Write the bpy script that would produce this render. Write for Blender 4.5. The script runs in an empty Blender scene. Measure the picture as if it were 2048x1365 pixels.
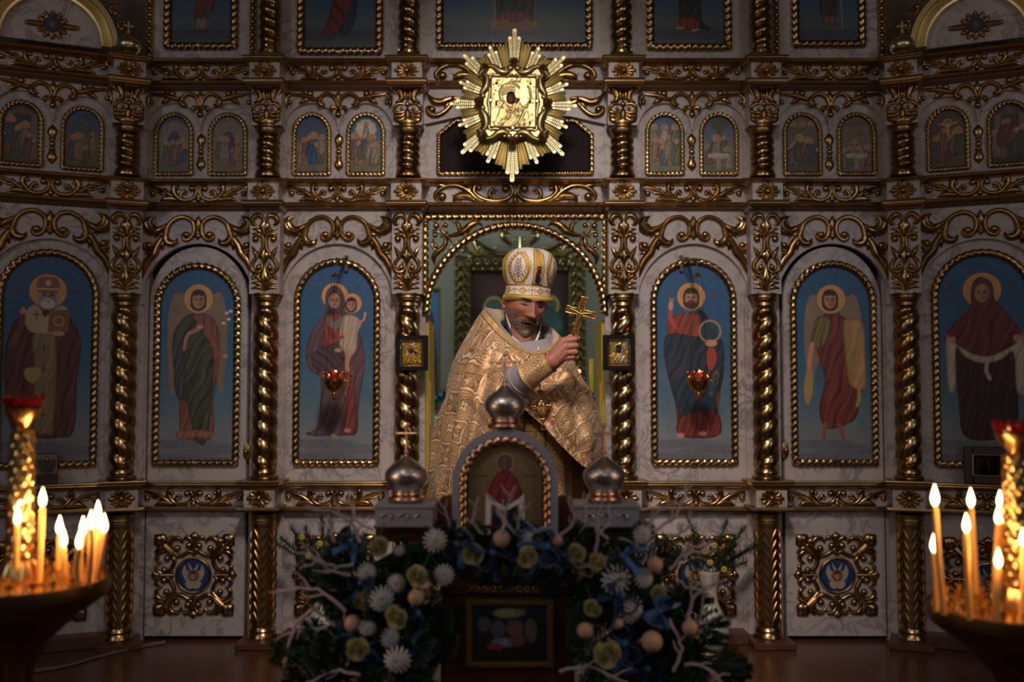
import bpy, math, random
import numpy as np
from mathutils import Vector, Matrix
PI = math.pi
sin, cos = math.sin, math.cos
S = bpy.context.scene
COL = S.collection
rnd = random.Random(7)

# ------------------------------------------------------------------ camera
FPX = 2000.0
DIST = 4.98
TILT = math.atan(100.0 / FPX)
CAMX = -0.0162
CAMZ = 1.2475
cam_d = bpy.data.cameras.new('camera')
cam_d.sensor_width = 36.0
cam_d.lens = FPX / 2048.0 * 36.0
cam_d.clip_start = 0.05
cam = bpy.data.objects.new('camera', cam_d)
COL.objects.link(cam)
cam.location = (CAMX, -DIST, CAMZ)
cam.rotation_euler = (PI / 2 + TILT, 0, 0)
cam_d.dof.use_dof = True
cam_d.dof.focus_distance = 3.72
cam_d.dof.aperture_fstop = 1.7
cam_d.dof.aperture_blades = 8
S.camera = cam


def ray(px, py):
    a = (px - 1024) / FPX
    v = (682.5 - py) / FPX
    return Vector((a, cos(TILT) - v * sin(TILT), sin(TILT) + v * cos(TILT)))


CPOS = Vector((CAMX, -DIST, CAMZ))


def at(px, py, y):
    """the place point seen at a pixel, on the plane at depth y"""
    d = ray(px, py)
    return CPOS + d * ((y + DIST) / d.y)


class Frame:
    def __init__(self, ox, th):
        self.o = Vector((ox, 0, 0)); self.th = th
        self.U = Vector((cos(th), sin(th), 0)); self.N = Vector((-sin(th), cos(th), 0))

    def w(self, u, d, z):
        return self.o + self.U * u + self.N * d + Vector((0, 0, z))

    def at(self, px, py, d=0.0):
        r = ray(px, py)
        t = (d - (CPOS - self.o).dot(self.N)) / r.dot(self.N)
        p = CPOS + r * t - self.o
        return p.dot(self.U), p.z


HX = 1.853
WING = math.radians(22.5)
MAIN = Frame(0, 0)
LW = Frame(-HX, WING)
RW = Frame(HX, -WING)


def zl(py, d=0.0):
    return MAIN.at(1030, py, d)[1]


U = 1 / 401.6

# ------------------------------------------------------------------ materials
MATS = {}


def newmat(name):
    m = bpy.data.materials.new(name); m.use_nodes = True
    MATS[name] = m
    nt = m.node_tree
    b = nt.nodes['Principled BSDF']
    return m, nt, b


def N(nt, typ, **kw):
    n = nt.nodes.new(typ)
    for k, v in kw.items():
        if k in n.inputs: n.inputs[k].default_value = v
        else: setattr(n, k, v)
    return n


def simple(name, col, rough=0.5, metal=0.0, noise=0.0, nscale=30, bump=0.0, bscale=60, spec=0.5, emit=None, estr=0, trans=0, sheen=0, sss=0):
    m, nt, b = newmat(name)
    b.inputs['Base Color'].default_value = (*col, 1)
    b.inputs['Roughness'].default_value = rough
    b.inputs['Metallic'].default_value = metal
    b.inputs['Specular IOR Level'].default_value = spec
    if trans: b.inputs['Transmission Weight'].default_value = trans
    if sheen: b.inputs['Sheen Weight'].default_value = sheen
    if sss:
        b.inputs['Subsurface Weight'].default_value = sss
        b.inputs['Subsurface Radius'].default_value = (0.02, 0.008, 0.004)
    if emit:
        b.inputs['Emission Color'].default_value = (*emit, 1)
        b.inputs['Emission Strength'].default_value = estr
    tc = N(nt, 'ShaderNodeTexCoord')
    if noise:
        n = N(nt, 'ShaderNodeTexNoise', Scale=nscale, Detail=4.0)
        nt.links.new(tc.outputs['Object'], n.inputs['Vector'])
        mx = N(nt, 'ShaderNodeMix', data_type='RGBA')
        mx.inputs[6].default_value = (*[c * (1 - noise) for c in col], 1)
        mx.inputs[7].default_value = (*[min(1, c * (1 + noise)) for c in col], 1)
        nt.links.new(n.outputs['Fac'], mx.inputs[0])
        nt.links.new(mx.outputs[2], b.inputs['Base Color'])
    if bump:
        n2 = N(nt, 'ShaderNodeTexNoise', Scale=bscale, Detail=3.0)
        nt.links.new(tc.outputs['Object'], n2.inputs['Vector'])
        bp = N(nt, 'ShaderNodeBump', Strength=bump, Distance=0.002)
        nt.links.new(n2.outputs['Fac'], bp.inputs['Height'])
        nt.links.new(bp.outputs['Normal'], b.inputs['Normal'])
    return m


def marble(name):
    m, nt, b = newmat(name)
    tc = N(nt, 'ShaderNodeTexCoord')
    gm = N(nt, 'ShaderNodeNewGeometry')
    mp = N(nt, 'ShaderNodeMapping')
    mp.inputs['Rotation'].default_value = (0.2, 0.5, 0.3)
    nt.links.new(gm.outputs['Position'], mp.inputs['Vector'])
    n1 = N(nt, 'ShaderNodeTexNoise', Scale=3.2, Detail=6.0, Roughness=0.6, Distortion=0.6)
    nt.links.new(mp.outputs[0], n1.inputs['Vector'])
    n2 = N(nt, 'ShaderNodeTexNoise', Scale=5.5, Detail=10.0, Roughness=0.66, Distortion=1.2)
    nt.links.new(mp.outputs[0], n2.inputs['Vector'])
    # veins where the noise crosses 0.5
    s = N(nt, 'ShaderNodeMath', operation='SUBTRACT'); s.inputs[1].default_value = 0.5
    nt.links.new(n2.outputs['Fac'], s.inputs[0])
    a = N(nt, 'ShaderNodeMath', operation='ABSOLUTE'); nt.links.new(s.outputs[0], a.inputs[0])
    r = N(nt, 'ShaderNodeValToRGB')
    r.color_ramp.elements[0].position = 0.0; r.color_ramp.elements[0].color = (1, 1, 1, 1)
    r.color_ramp.elements[1].position = 0.045; r.color_ramp.elements[1].color = (0, 0, 0, 1)
    nt.links.new(a.outputs[0], r.inputs[0])
    msk = N(nt, 'ShaderNodeValToRGB')
    msk.color_ramp.elements[0].position = 0.34; msk.color_ramp.elements[1].position = 0.56
    nt.links.new(n1.outputs['Fac'], msk.inputs[0])
    mu = N(nt, 'ShaderNodeMath', operation='MULTIPLY')
    nt.links.new(r.outputs[0], mu.inputs[0]); nt.links.new(msk.outputs[0], mu.inputs[1])
    mu2 = N(nt, 'ShaderNodeMath', operation='MULTIPLY'); mu2.inputs[1].default_value = 0.75
    nt.links.new(mu.outputs[0], mu2.inputs[0])
    base = N(nt, 'ShaderNodeMix', data_type='RGBA')
    base.inputs[6].default_value = (0.50, 0.425, 0.425, 1); base.inputs[7].default_value = (0.70, 0.595, 0.58, 1)
    nt.links.new(n1.outputs['Fac'], base.inputs[0])
    vn = N(nt, 'ShaderNodeMix', data_type='RGBA')
    vn.inputs[7].default_value = (0.20, 0.16, 0.175, 1)
    nt.links.new(mu2.outputs[0], vn.inputs[0]); nt.links.new(base.outputs[2], vn.inputs[6])
    nt.links.new(vn.outputs[2], b.inputs['Base Color'])
    b.inputs['Roughness'].default_value = 0.36
    n3 = N(nt, 'ShaderNodeTexNoise', Scale=120.0, Detail=2.0)
    nt.links.new(gm.outputs['Position'], n3.inputs['Vector'])
    bp = N(nt, 'ShaderNodeBump', Strength=0.25, Distance=0.002)
    nt.links.new(n3.outputs['Fac'], bp.inputs['Height']); nt.links.new(bp.outputs[0], b.inputs['Normal'])
    return m


def vcol(name, rough=0.5, metal=0.0, attr='paint', bump=0.0, bscale=400, metal_attr=None, sheen=0, sss=0, spec=0.5, bump_attr=None):
    m, nt, b = newmat(name)
    at_ = N(nt, 'ShaderNodeAttribute', attribute_name=attr)
    nt.links.new(at_.outputs['Color'], b.inputs['Base Color'])
    b.inputs['Roughness'].default_value = rough; b.inputs['Metallic'].default_value = metal
    b.inputs['Specular IOR Level'].default_value = spec
    if sheen: b.inputs['Sheen Weight'].default_value = sheen
    if sss:
        b.inputs['Subsurface Weight'].default_value = sss
        b.inputs['Subsurface Radius'].default_value = (0.012, 0.005, 0.003)
    if metal_attr: nt.links.new(at_.outputs['Alpha'], b.inputs['Metallic'])
    if bump:
        tc = N(nt, 'ShaderNodeTexCoord')
        n = N(nt, 'ShaderNodeTexNoise', Scale=bscale, Detail=2.0)
        nt.links.new(tc.outputs['Object'], n.inputs['Vector'])
        bp = N(nt, 'ShaderNodeBump', Strength=bump, Distance=0.001)
        nt.links.new(n.outputs['Fac'], bp.inputs['Height'])
        nt.links.new(bp.outputs[0], b.inputs['Normal'])
    return m


M_marble = marble('pink_marble')
M_gold = simple('antique_gold', (0.42, 0.27, 0.12), 0.24, 1.0, noise=0.25, nscale=14, bump=0.15, bscale=160)
M_golddk = simple('bronze_gold', (0.40, 0.25, 0.11), 0.36, 1.0, noise=0.3, nscale=10, bump=0.15, bscale=120)
M_brass = simple('bright_brass', (0.54, 0.45, 0.24), 0.38, 1.0, noise=0.08, nscale=20)
M_brass2 = simple('pale_brass', (0.80, 0.68, 0.42), 0.30, 1.0)
M_wood = simple('dark_wood', (0.055, 0.022, 0.012), 0.35, 0, noise=0.4, nscale=8)
M_black = simple('black_lacquer', (0.012, 0.009, 0.008), 0.25)
M_paint = vcol('icon_paint', 0.42)
M_silver = simple('brushed_silver', (0.55, 0.54, 0.56), 0.3, 1.0, noise=0.1, nscale=50)
M_copper = simple('rose_gold', (0.80, 0.48, 0.30), 0.3, 1.0)


# ------------------------------------------------------------------ mesh builder
class MB:
    def __init__(self):
        self.v = []; self.f = []; self.mi = []; self.cur = 0

    def add(self, vs, fs):
        b = len(self.v)
        self.v.extend([tuple(x) for x in vs])
        self.f.extend([tuple(i + b for i in q) for q in fs])
        self.mi.extend([self.cur] * len(fs))

    def box(self, c, s, rot=None):
        hx, hy, hz = s[0] / 2, s[1] / 2, s[2] / 2
        vs = [Vector((x, y, z)) for x in (-hx, hx) for y in (-hy, hy) for z in (-hz, hz)]
        if rot is not None: vs = [rot @ q for q in vs]
        vs = [(q.x + c[0], q.y + c[1], q.z + c[2]) for q in vs]
        self.add(vs, [(0, 1, 3, 2), (4, 6, 7, 5), (0, 4, 5, 1), (2, 3, 7, 6), (0, 2, 6, 4), (1, 5, 7, 3)])

    def bbox(self, c, s, bv=0.004):
        """box with chamfered edges"""
        hx, hy, hz = s[0] / 2, s[1] / 2, s[2] / 2
        bv = min(bv, hx * .9, hy * .9, hz * .9)
        vs = []; idx = {}
        for a, sx in enumerate((-1, 1)):
            for b_, sy in enumerate((-1, 1)):
                for c_, sz in enumerate((-1, 1)):
                    for k in range(3):
                        o = [hx - bv, hy - bv, hz - bv]; o[k] += bv
                        idx[(a, b_, c_, k)] = len(vs)
                        vs.append((c[0] + sx * o[0], c[1] + sy * o[1], c[2] + sz * o[2]))
        I = lambda a, b_, c_, k: idx[(a, b_, c_, k)]
        fs = []
        for a in (0, 1):
            q = [I(a, 0, 0, 0), I(a, 0, 1, 0), I(a, 1, 1, 0), I(a, 1, 0, 0)]; fs.append(q if a == 0 else q[::-1])
            q = [I(0, a, 0, 1), I(1, a, 0, 1), I(1, a, 1, 1), I(0, a, 1, 1)]; fs.append(q if a == 0 else q[::-1])
            q = [I(0, 0, a, 2), I(0, 1, a, 2), I(1, 1, a, 2), I(1, 0, a, 2)]; fs.append(q if a == 0 else q[::-1])
        for a in (0, 1):
            for b_ in (0, 1):
                fs.append([I(a, b_, 0, 0), I(a, b_, 1, 0), I(a, b_, 1, 1), I(a, b_, 0, 1)])
                fs.append([I(a, 0, b_, 0), I(a, 1, b_, 0), I(a, 1, b_, 2), I(a, 0, b_, 2)])
                fs.append([I(0, a, b_, 1), I(1, a, b_, 1), I(1, a, b_, 2), I(0, a, b_, 2)])
                for c_ in (0, 1): fs.append([I(a, b_, c_, 0), I(a, b_, c_, 1), I(a, b_, c_, 2)])
        self.add(vs, fs)

    def rings(self, rs, closed=True, cap=True):
        """rs: list of rings (lists of points of equal length)"""
        n = len(rs[0]); vs = [p for r in rs for p in r]; fs = []
        m = n if closed else n - 1
        for i in range(len(rs) - 1):
            for j in range(m):
                fs.append((i * n + j, i * n + (j + 1) % n, (i + 1) * n + (j + 1) % n, (i + 1) * n + j))
        if cap and closed:
            fs.append(tuple(range(n))[::-1]); fs.append(tuple((len(rs) - 1) * n + j for j in range(n)))
        self.add(vs, fs)

    def lathe(self, prof, n=24, c=(0, 0, 0), sx=1, sy=1, fn=None, cap=True):
        rs = []
        for r, z in prof:
            ring = []
            for j in range(n):
                a = 2 * PI * j / n
                rr = r * (fn(a, z) if fn else 1)
                ring.append((c[0] + rr * cos(a) * sx, c[1] + rr * sin(a) * sy, c[2] + z))
            rs.append(ring)
        self.rings(rs, cap=cap)

    def ball(self, c, r, n=12, m=8, sy=1.0, sz=1.0):
        rs = []
        for i in range(1, m):
            t = PI * i / m
            rs.append([(c[0] + r * sin(t) * cos(2 * PI * j / n), c[1] + r * sy * sin(t) * sin(2 * PI * j / n), c[2] - r * sz * cos(t)) for j in range(n)])
        self.rings(rs)

    def tube(self, pts, r, n=8, taper=None):
        pts = [Vector(p) for p in pts]; rs = []
        up = Vector((0, 0, 1))
        prev = None
        for i, p in enumerate(pts):
            t = (pts[min(i + 1, len(pts) - 1)] - pts[max(i - 1, 0)])
            if t.length < 1e-9: t = Vector((0, 0, 1))
            t.normalize()
            if prev is None:
                a = t.cross(up)
                if a.length < 1e-3: a = t.cross(Vector((1, 0, 0)))
            else:
                a = prev - t * prev.dot(t)
                if a.length < 1e-6: a = t.cross(up)
            a.normalize(); prev = a
            b = t.cross(a)
            rr = r[i] if isinstance(r, (list, tuple)) else r
            rs.append([p + (a * cos(2 * PI * j / n) + b * sin(2 * PI * j / n)) * rr for j in range(n)])
        self.rings(rs)

    def mesh(self, name, mats, smooth=True):
        me = bpy.data.meshes.new(name)
        me.from_pydata([tuple(x) for x in self.v], [], self.f)
        if not isinstance(mats, (list, tuple)): mats = [mats]
        for m in mats: me.materials.append(m)
        if len(mats) > 1: me.polygons.foreach_set('material_index', self.mi)
        if smooth:
            me.polygons.foreach_set('use_smooth', [True] * len(me.polygons))
            try: me.set_sharp_from_angle(angle=math.radians(42))
            except Exception: pass
        me.update()
        return me

    def build(self, name, mat, parent=None, smooth=True):
        return link(name, self.mesh(name, mat, smooth), parent)


def link(name, data, parent=None, loc=None, rz=None, M=None):
    o = bpy.data.objects.new(name, data); COL.objects.link(o)
    if parent is not None: o.parent = parent
    if M is not None: o.matrix_basis = M
    if loc is not None: o.location = loc
    if rz is not None: o.rotation_euler = (0, 0, rz)
    return o


def tag(o, label, cat, group=None, kind=None):
    if label: o['label'] = label
    if cat: o['category'] = cat
    if group: o['group'] = group
    if kind: o['kind'] = kind
    return o


def empty(name, loc=(0, 0, 0), rz=0):
    o = bpy.data.objects.new(name, None); COL.objects.link(o)
    o.empty_display_size = 0.05
    o.location = loc; o.rotation_euler = (0, 0, rz)
    return o


def struct(o):
    o['kind'] = 'structure'
    return o


def fr_place(o, fr, u, d, z):
    o.location = fr.w(u, d, z); o.rotation_euler = (0, 0, fr.th)
    return o


def cat_rom(pts, n=5, closed=False):
    """Catmull-Rom through k-dim points"""
    P = [np.array(p, float) for p in pts]
    out = []
    L = len(P)
    segs = L if closed else L - 1
    for i in range(segs):
        if closed:
            p0, p1, p2, p3 = P[(i - 1) % L], P[i], P[(i + 1) % L], P[(i + 2) % L]
        else:
            p1, p2 = P[i], P[i + 1]
            p0 = P[i - 1] if i > 0 else 2 * p1 - p2
            p3 = P[i + 2] if i + 2 < L else 2 * p2 - p1
        for k in range(n):
            t = k / n
            out.append(0.5 * ((2 * p1) + (-p0 + p2) * t + (2 * p0 - 5 * p1 + 4 * p2 - p3) * t * t + (-p0 + 3 * p1 - 3 * p2 + p3) * t ** 3))
    if not closed: out.append(P[-1])
    return out


PROF_RIB = [(-1, 0), (-.9, .5), (-.62, .88), (-.3, .98), (-.08, .74), (.08, .74), (.3, .98), (.62, .88), (.9, .5), (1, 0)]
PROF_RND = [(-1, 0), (-.84, .55), (-.45, .9), (0, 1.02), (.45, .9), (.84, .55), (1, 0)]


class Orn:
    """carved relief in picture units (x right, y down), mirrored on demand"""

    def __init__(self, sc, k=U, mir=True, hmax=30, back=0.0, ws=1.85):
        self.m = MB(); self.sc = sc; self.k = k; self.mir = mir; self.hm = hmax * 1.35; self.back = back; self.ws = ws

    def P(self, x, y, h):
        s = self.k / self.sc
        return (x * s, -h * s, -y * s)

    def st(self, pts, w, h=None, rib=None, only=False):
        w = [x * self.ws for x in w]
        q = cat_rom([(p[0], p[1], ww) for p, ww in zip(pts, w)], 5)
        wm = max(w)
        if rib is None: rib = wm > 58
        prof = PROF_RIB if rib else PROF_RND
        for sgn in ((1, -1) if self.mir and not only else (1,)):
            rs = []
            for i, a in enumerate(q):
                b = q[min(i + 1, len(q) - 1)] - q[max(i - 1, 0)]
                l = math.hypot(b[0], b[1]) or 1
                nx, ny = -b[1] / l, b[0] / l
                ww = max(a[2], 1.5)
                hh = min(ww * 0.55 + 4, self.hm) if h is None else h * (ww / wm) ** .5
                ring = [self.P(sgn * (a[0] + nx * ww / 2 * t), a[1] + ny * ww / 2 * t, hh * g) for t, g in prof]
                if self.back:
                    ring += [self.P(sgn * (a[0] + nx * ww / 2 * t * .8), a[1] + ny * ww / 2 * t * .8, -self.back) for t in (1, -1)]
                if sgn < 0: ring = ring[::-1]
                rs.append(ring)
            self.m.rings(rs, closed=bool(self.back), cap=True)
            if not self.back:
                for r in (rs[0], rs[-1]): self.m.add(r, [tuple(range(len(r)))])

    def ba(self, x, y, r, only=False, hy=1.0):
        r *= 1.12
        for sgn in ((1, -1) if self.mir and not only and abs(x) > 1 else (1,)):
            s = self.k / self.sc
            self.m.ball((sgn * x * s, -r * .35 * s, -y * s), r * s, 12, 8, sy=.9 * hy)

    def mesh(self, name, mat): return self.m.mesh(name, mat)
# ------------------------------------------------------------------ carved ornaments (templates)
def o_frieze():
    o = Orn(6.827)
    o.st([(95, -100), (40, -85), (18, -20), (60, 60), (140, 95), (230, 88), (300, 30), (340, -40), (325, -100), (270, -85)], [14, 26, 30, 32, 34, 36, 38, 42, 36, 10])
    o.ba(88, -60, 40); o.ba(285, -70, 26)
    o.st([(230, 85), (238, 25), (195, -28), (150, -5)], [26, 30, 34, 10]); o.ba(178, 10, 22)
    o.ba(0, 82, 36); o.st([(0, -112), (0, -20), (0, 60)], [34, 22, 44], only=True)
    o.st([(250, 98), (340, 50), (440, -20), (560, -65), (660, -92)], [16, 34, 34, 28, 16])
    o.ba(622, 5, 38); o.st([(645, -85), (660, -40), (650, 10)], [22, 20, 10])
    o.st([(370, 35), (430, -20), (462, -85)], [30, 28, 4])
    o.st([(230, 108), (330, 78), (430, 72), (525, 108)], [12, 44, 48, 8])
    o.st([(420, 10), (520, 0), (585, -25)], [24, 22, 5])
    return o.mesh('carved_scroll', M_gold)


def o_frieze_wide():
    o = Orn(4.4)
    o.st([(100, -70), (55, -78), (22, -30), (45, 30), (110, 64), (220, 70), (310, 40), (362, -10), (350, -66), (300, -50)], [12, 22, 24, 24, 26, 28, 28, 30, 26, 8])
    o.ba(84, -36, 32); o.ba(318, -42, 20)
    o.st([(205, 66), (228, 10), (200, -36), (150, -20)], [20, 24, 22, 8]); o.ba(190, -6, 16)
    o.ba(0, 62, 24); o.st([(0, -80), (0, -10), (0, 50)], [22, 14, 26], only=True)
    o.st([(230, 76), (340, 50), (410, -15), (500, -62), (600, -62), (685, -15), (704, 40), (665, 75)], [14, 28, 28, 26, 26, 26, 22, 8])
    o.ba(642, 32, 34)
    o.st([(320, 76), (430, 24), (520, 40), (548, 90)], [12, 42, 34, 5])
    o.st([(395, -15), (415, -50), (425, -96)], [24, 20, 3]); o.st([(620, -60), (680, -72), (740, -78)], [24, 26, 4])
    o.st([(560, 10), (500, 50), (470, 80)], [4, 16, 4])
    return o.mesh('carved_scroll', M_gold)


def o_spandrel():
    o = Orn(6.827, hmax=42)
    o.st([(0, -168), (0, -120), (0, -40), (0, 60), (0, 120), (0, 168)], [6, 40, 60, 30, 48, 6], h=52, only=True)
    o.st([(200, 60), (215, 115), (180, 165), (115, 155), (65, 90), (52, 0), (80, -85), (160, -138), (250, -142), (335, -105), (395, -45), (425, 30), (445, 110), (425, 180), (365, 215), (305, 195), (280, 140)],
         [8, 26, 34, 36, 36, 36, 38, 40, 40, 40, 40, 42, 52, 66, 62, 40, 6])
    o.ba(158, 98, 46)
    o.st([(405, -60), (490, 5), (580, 42), (655, 12), (688, -60), (655, -120), (582, -168)], [24, 48, 80, 96, 84, 50, 5])
    o.st([(440, 0), (530, 80), (600, 150)], [30, 26, 5]); o.st([(430, 40), (500, 90), (585, 110)], [20, 24, 5])
    o.st([(430, 60), (490, 150), (550, 250), (590, 350), (670, 440), (730, 560), (760, 730)], [34, 50, 60, 62, 60, 52, 5])
    o.ba(665, 245, 46)
    o.st([(520, 180), (570, 270), (640, 312), (712, 290), (730, 225), (690, 190)], [22, 32, 34, 34, 26, 8])
    o.st([(470, 180), (490, 240), (475, 315)], [34, 44, 5])
    o.st([(620, 330), (690, 345), (745, 370)], [20, 22, 4])
    return o.mesh('carved_arch_scroll', M_gold)


def o_capital():
    o = Orn(6.827, hmax=40)
    o.st([(12, -430), (50, -500), (110, -512), (162, -462), (152, -400), (110, -385)], [22, 36, 46, 46, 34, 12])
    o.st([(0, -440), (0, -370), (0, -250)], [40, 86, 30], h=44, only=True)
    for dy, l in ((0, 1), (60, 1.02)):
        o.st([(26, -235 + dy * .4), (90, -320 + dy), (172 * l, -330 + dy)], [12, 30, 8])
    o.st([(22, -110), (18, -200), (60, -250), (125, -250), (165, -200)], [34, 36, 34, 26, 12]); o.ba(120, -192, 40)
    o.st([(15, -130), (32, -60), (90, 40), (148, 110), (168, 190), (135, 245), (78, 252), (42, 215)], [30, 32, 30, 34, 36, 38, 30, 12])
    o.ba(74, 188, 38)
    o.st([(95, 70), (125, -20), (176, -105)], [30, 36, 4]); o.st([(60, 100), (60, 140), (90, 170)], [8, 20, 8])
    o.st([(0, -70), (0, 20), (0, 120), (0, 200), (0, 320), (0, 400), (0, 515)], [6, 88, 32, 28, 76, 40, 6], h=46, only=True)
    o.st([(12, 450), (60, 345), (130, 300), (172, 335)], [14, 26, 32, 14]); o.ba(150, 332, 22)
    o.st([(12, 475), (80, 400), (172, 395)], [12, 30, 12]); o.st([(12, 495), (85, 455), (176, 470)], [12, 30, 10])
    return o.mesh('carved_panel', M_gold)


def o_capital_small():
    o = Orn(6.827, hmax=36)
    o.st([(150, -130), (186, -175), (165, -235), (112, -185), (78, -95), (105, -40), (176, -22)], [14, 30, 40, 52, 50, 38, 5])
    o.ba(0, -210, 25); o.st([(0, -200), (0, -120), (0, -40)], [14, 34, 14], only=True); o.st([(28, -215), (40, -130), (30, -50)], [12, 22, 12])
    o.ba(0, 8, 35); o.st([(35, 10), (115, 0), (172, 45), (150, 98)], [18, 28, 30, 12]); o.ba(78, 66, 24)
    o.st([(8, 78), (80, 122), (170, 110), (184, 55)], [14, 28, 30, 8])
    o.st([(8, 98), (80, 166), (165, 165), (184, 130)], [14, 30, 30, 10])
    o.st([(8, 118), (70, 215), (150, 222), (186, 180)], [16, 36, 36, 12])
    o.ba(0, 225, 40); o.st([(0, 50), (0, 120), (0, 200)], [12, 50, 40], only=True)
    return o.mesh('carved_panel', M_gold)


def o_festival():
    o = Orn(6.827, hmax=36)
    o.st([(0, -118), (0, -30), (0, 60)], [6, 52, 20], h=36, only=True); o.ba(0, 222, 42)
    o.st([(0, 40), (0, 120), (0, 190)], [24, 22, 40], only=True)
    o.st([(14, 150), (60, 118), (100, 145), (82, 188)], [18, 32, 38, 8])
    o.st([(8, 110), (35, 10), (100, -52), (180, -60), (242, -20), (268, 40), (235, 88), (175, 70)], [22, 36, 38, 38, 38, 44, 40, 8])
    o.ba(225, 40, 20)
    o.st([(225, -30), (305, 8), (380, -8), (480, -40), (600, -58), (712, -86)], [22, 34, 40, 38, 28, 6])
    o.ba(388, -66, 44); o.st([(430, -20), (470, -65), (506, -122)], [26, 28, 4])
    o.st([(400, 5), (480, 32), (548, 78)], [24, 42, 6])
    o.st([(650, -60), (712, -10), (718, 60), (702, 148)], [24, 30, 30, 5]); o.ba(672, 50, 35)
    return o.mesh('carved_scroll', M_gold)


def o_side():
    o = Orn(4.4, mir=False)
    o.st([(-180, -50), (-90, -44), (0, -12), (70, -30), (122, -98)], [12, 28, 40, 34, 4])
    o.st([(-120, -20), (-50, 60), (25, 105), (95, 92), (112, 40), (75, 20)], [18, 26, 30, 30, 24, 8]); o.ba(74, 56, 30)
    o.st([(-70, 0), (-48, 30), (-46, 64)], [20, 20, 4]); o.st([(-180, 0), (-120, -20), (-90, -50)], [30, 34, 20])
    return o.mesh('carved_branch', M_gold)


def o_medal():
    o = Orn(7.583, mir=False, hmax=46)

    def T(p, k):
        x, y = p
        if k & 1: x = -x
        if k & 2: y = -y
        if k & 4: x, y = y, x
        return (x, y)
    for k in range(8):
        S_ = lambda pts, w, h=None: o.st([T(p, k) for p in pts], w, h)
        B_ = lambda x, y, r: o.ba(*T((x, y), k), r)
        S_([(20, -320), (70, -352), (140, -315), (220, -290), (300, -350)], [22, 34, 36, 36, 24])
        B_(78, -440, 46); S_([(20, -470), (60, -540), (125, -560), (165, -510)], [24, 34, 36, 10])
        S_([(20, -400), (60, -370), (110, -390)], [20, 20, 12])
        B_(248, -400, 46); S_([(170, -470), (225, -548), (315, -540), (362, -450), (330, -350)], [12, 36, 42, 42, 36])
        S_([(400, -420), (395, -510), (330, -605)], [40, 52, 5])
        S_([(230, -265), (330, -350), (440, -450)], [26, 46, 56])
    for k in (0, 1, 2, 3):
        o.st([T((440, -440), k), T((520, -525), k), T((600, -605), k)], [60, 128, 4], h=52, rib=False)
    for k in (0, 2, 4, 6):
        a, b, c, d = (T((0, q), k) for q in (-300, -520, -580, -650))
        o.st([a, b, c, d], [36, 36, 90, 4], h=48, rib=False)
    return o.mesh('carved_scrollwork', M_gold)


def o_rosette():
    o = Orn(6.827, mir=False, hmax=34, ws=1.05)
    for k in range(12):
        a = 2 * PI * k / 12
        rx = 168 if k % 6 == 0 else 150; ry = 122
        ex, ey = rx * cos(a), ry * sin(a)
        o.st([(ex * .25, ey * .25), (ex * .62, ey * .62), (ex * .9, ey * .9), (ex, ey)], [16, 46, 50, 22], h=30, rib=True)
        o.st([(cos(a + .26) * 40, sin(a + .26) * 34), (cos(a + .26) * rx * .78, sin(a + .26) * ry * .8)], [12, 22], h=16)
    o.ba(0, 0, 36)
    return o.mesh('carved_rosette', M_gold)


def o_spindle():
    o = Orn(6.827, mir=False, hmax=40)
    o.st([(0, -270), (0, -180), (0, -60)], [6, 72, 24], h=36, rib=False)
    o.st([(0, 60), (0, 180), (0, 270)], [24, 72, 6], h=36, rib=False)
    o.ba(0, 0, 38); o.ba(0, -56, 24, hy=.8); o.ba(0, 56, 24, hy=.8)
    for s in (-1, 1):
        for t in (-1, 1): o.st([(0, t * 50), (s * 28, t * 62), (s * 42, t * 84)], [18, 16, 4])
    return o.mesh('carved_spindle', M_gold)


def rope_mesh(name, path, R, bead, mat, closed=True, mirror=True, nst=2, seg=10, flat=0.85, step=5):
    """twisted strand along a 2-D path (x,z) in metres; the lay turns over at the middle"""
    P = [np.array(p, float) for p in path]
    if closed: P.append(P[0])
    L = [0]
    for a, b in zip(P, P[1:]): L.append(L[-1] + float(np.linalg.norm(b - a)))
    T = L[-1]
    n = max(8, int(T / (bead / step)))
    mb = MB(); rs = []
    j = 0
    for i in range(n + (0 if closed else 1)):
        s = T * i / n
        while j < len(L) - 2 and L[j + 1] < s: j += 1
        t = (s - L[j]) / max(1e-9, L[j + 1] - L[j])
        p = P[j] * (1 - t) + P[j + 1] * t
        # smoothed tangent
        e = R * .9

        def pt(q):
            q = q % T if closed else min(max(q, 0), T)
            k = int(np.searchsorted(L, q, 'right')) - 1; k = min(max(k, 0), len(L) - 2)
            tt = (q - L[k]) / max(1e-9, L[k + 1] - L[k])
            return P[k] * (1 - tt) + P[k + 1] * tt
        d = pt(s + e) - pt(s - e); d = d / (np.linalg.norm(d) or 1)
        nx, nz = -d[1], d[0]
        sg = 1
        ph = s
        if mirror:
            ph = abs(s - T / 2); sg = 1 if s < T / 2 else -1
        ring = []
        for a in range(seg):
            th = 2 * PI * a / seg
            q = (th * sg + 2 * PI * ph / (bead * nst)) * nst / 2
            r = R * (.60 + .44 * abs(cos(q)) ** .65)
            ring.append((p[0] + nx * r * cos(th), -r * sin(th) * flat, p[1] + nz * r * cos(th)))
        rs.append(ring)
    if closed: rs.append(rs[0])
    mb.rings(rs, cap=not closed)
    return mb.mesh(name, mat)


def arch_path(w, zb, zs, n=28, ry=None):
    """closed outline: bottom centre -> right -> arch -> left; w half width, zb bottom, zs spring height"""
    ry = ry or w
    p = [(0, zb), (w, zb)]
    p += [(w * cos(PI * k / n), zs + ry * sin(PI * k / n)) for k in range(n + 1)]
    p += [(-w, zb)]
    return p


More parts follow.
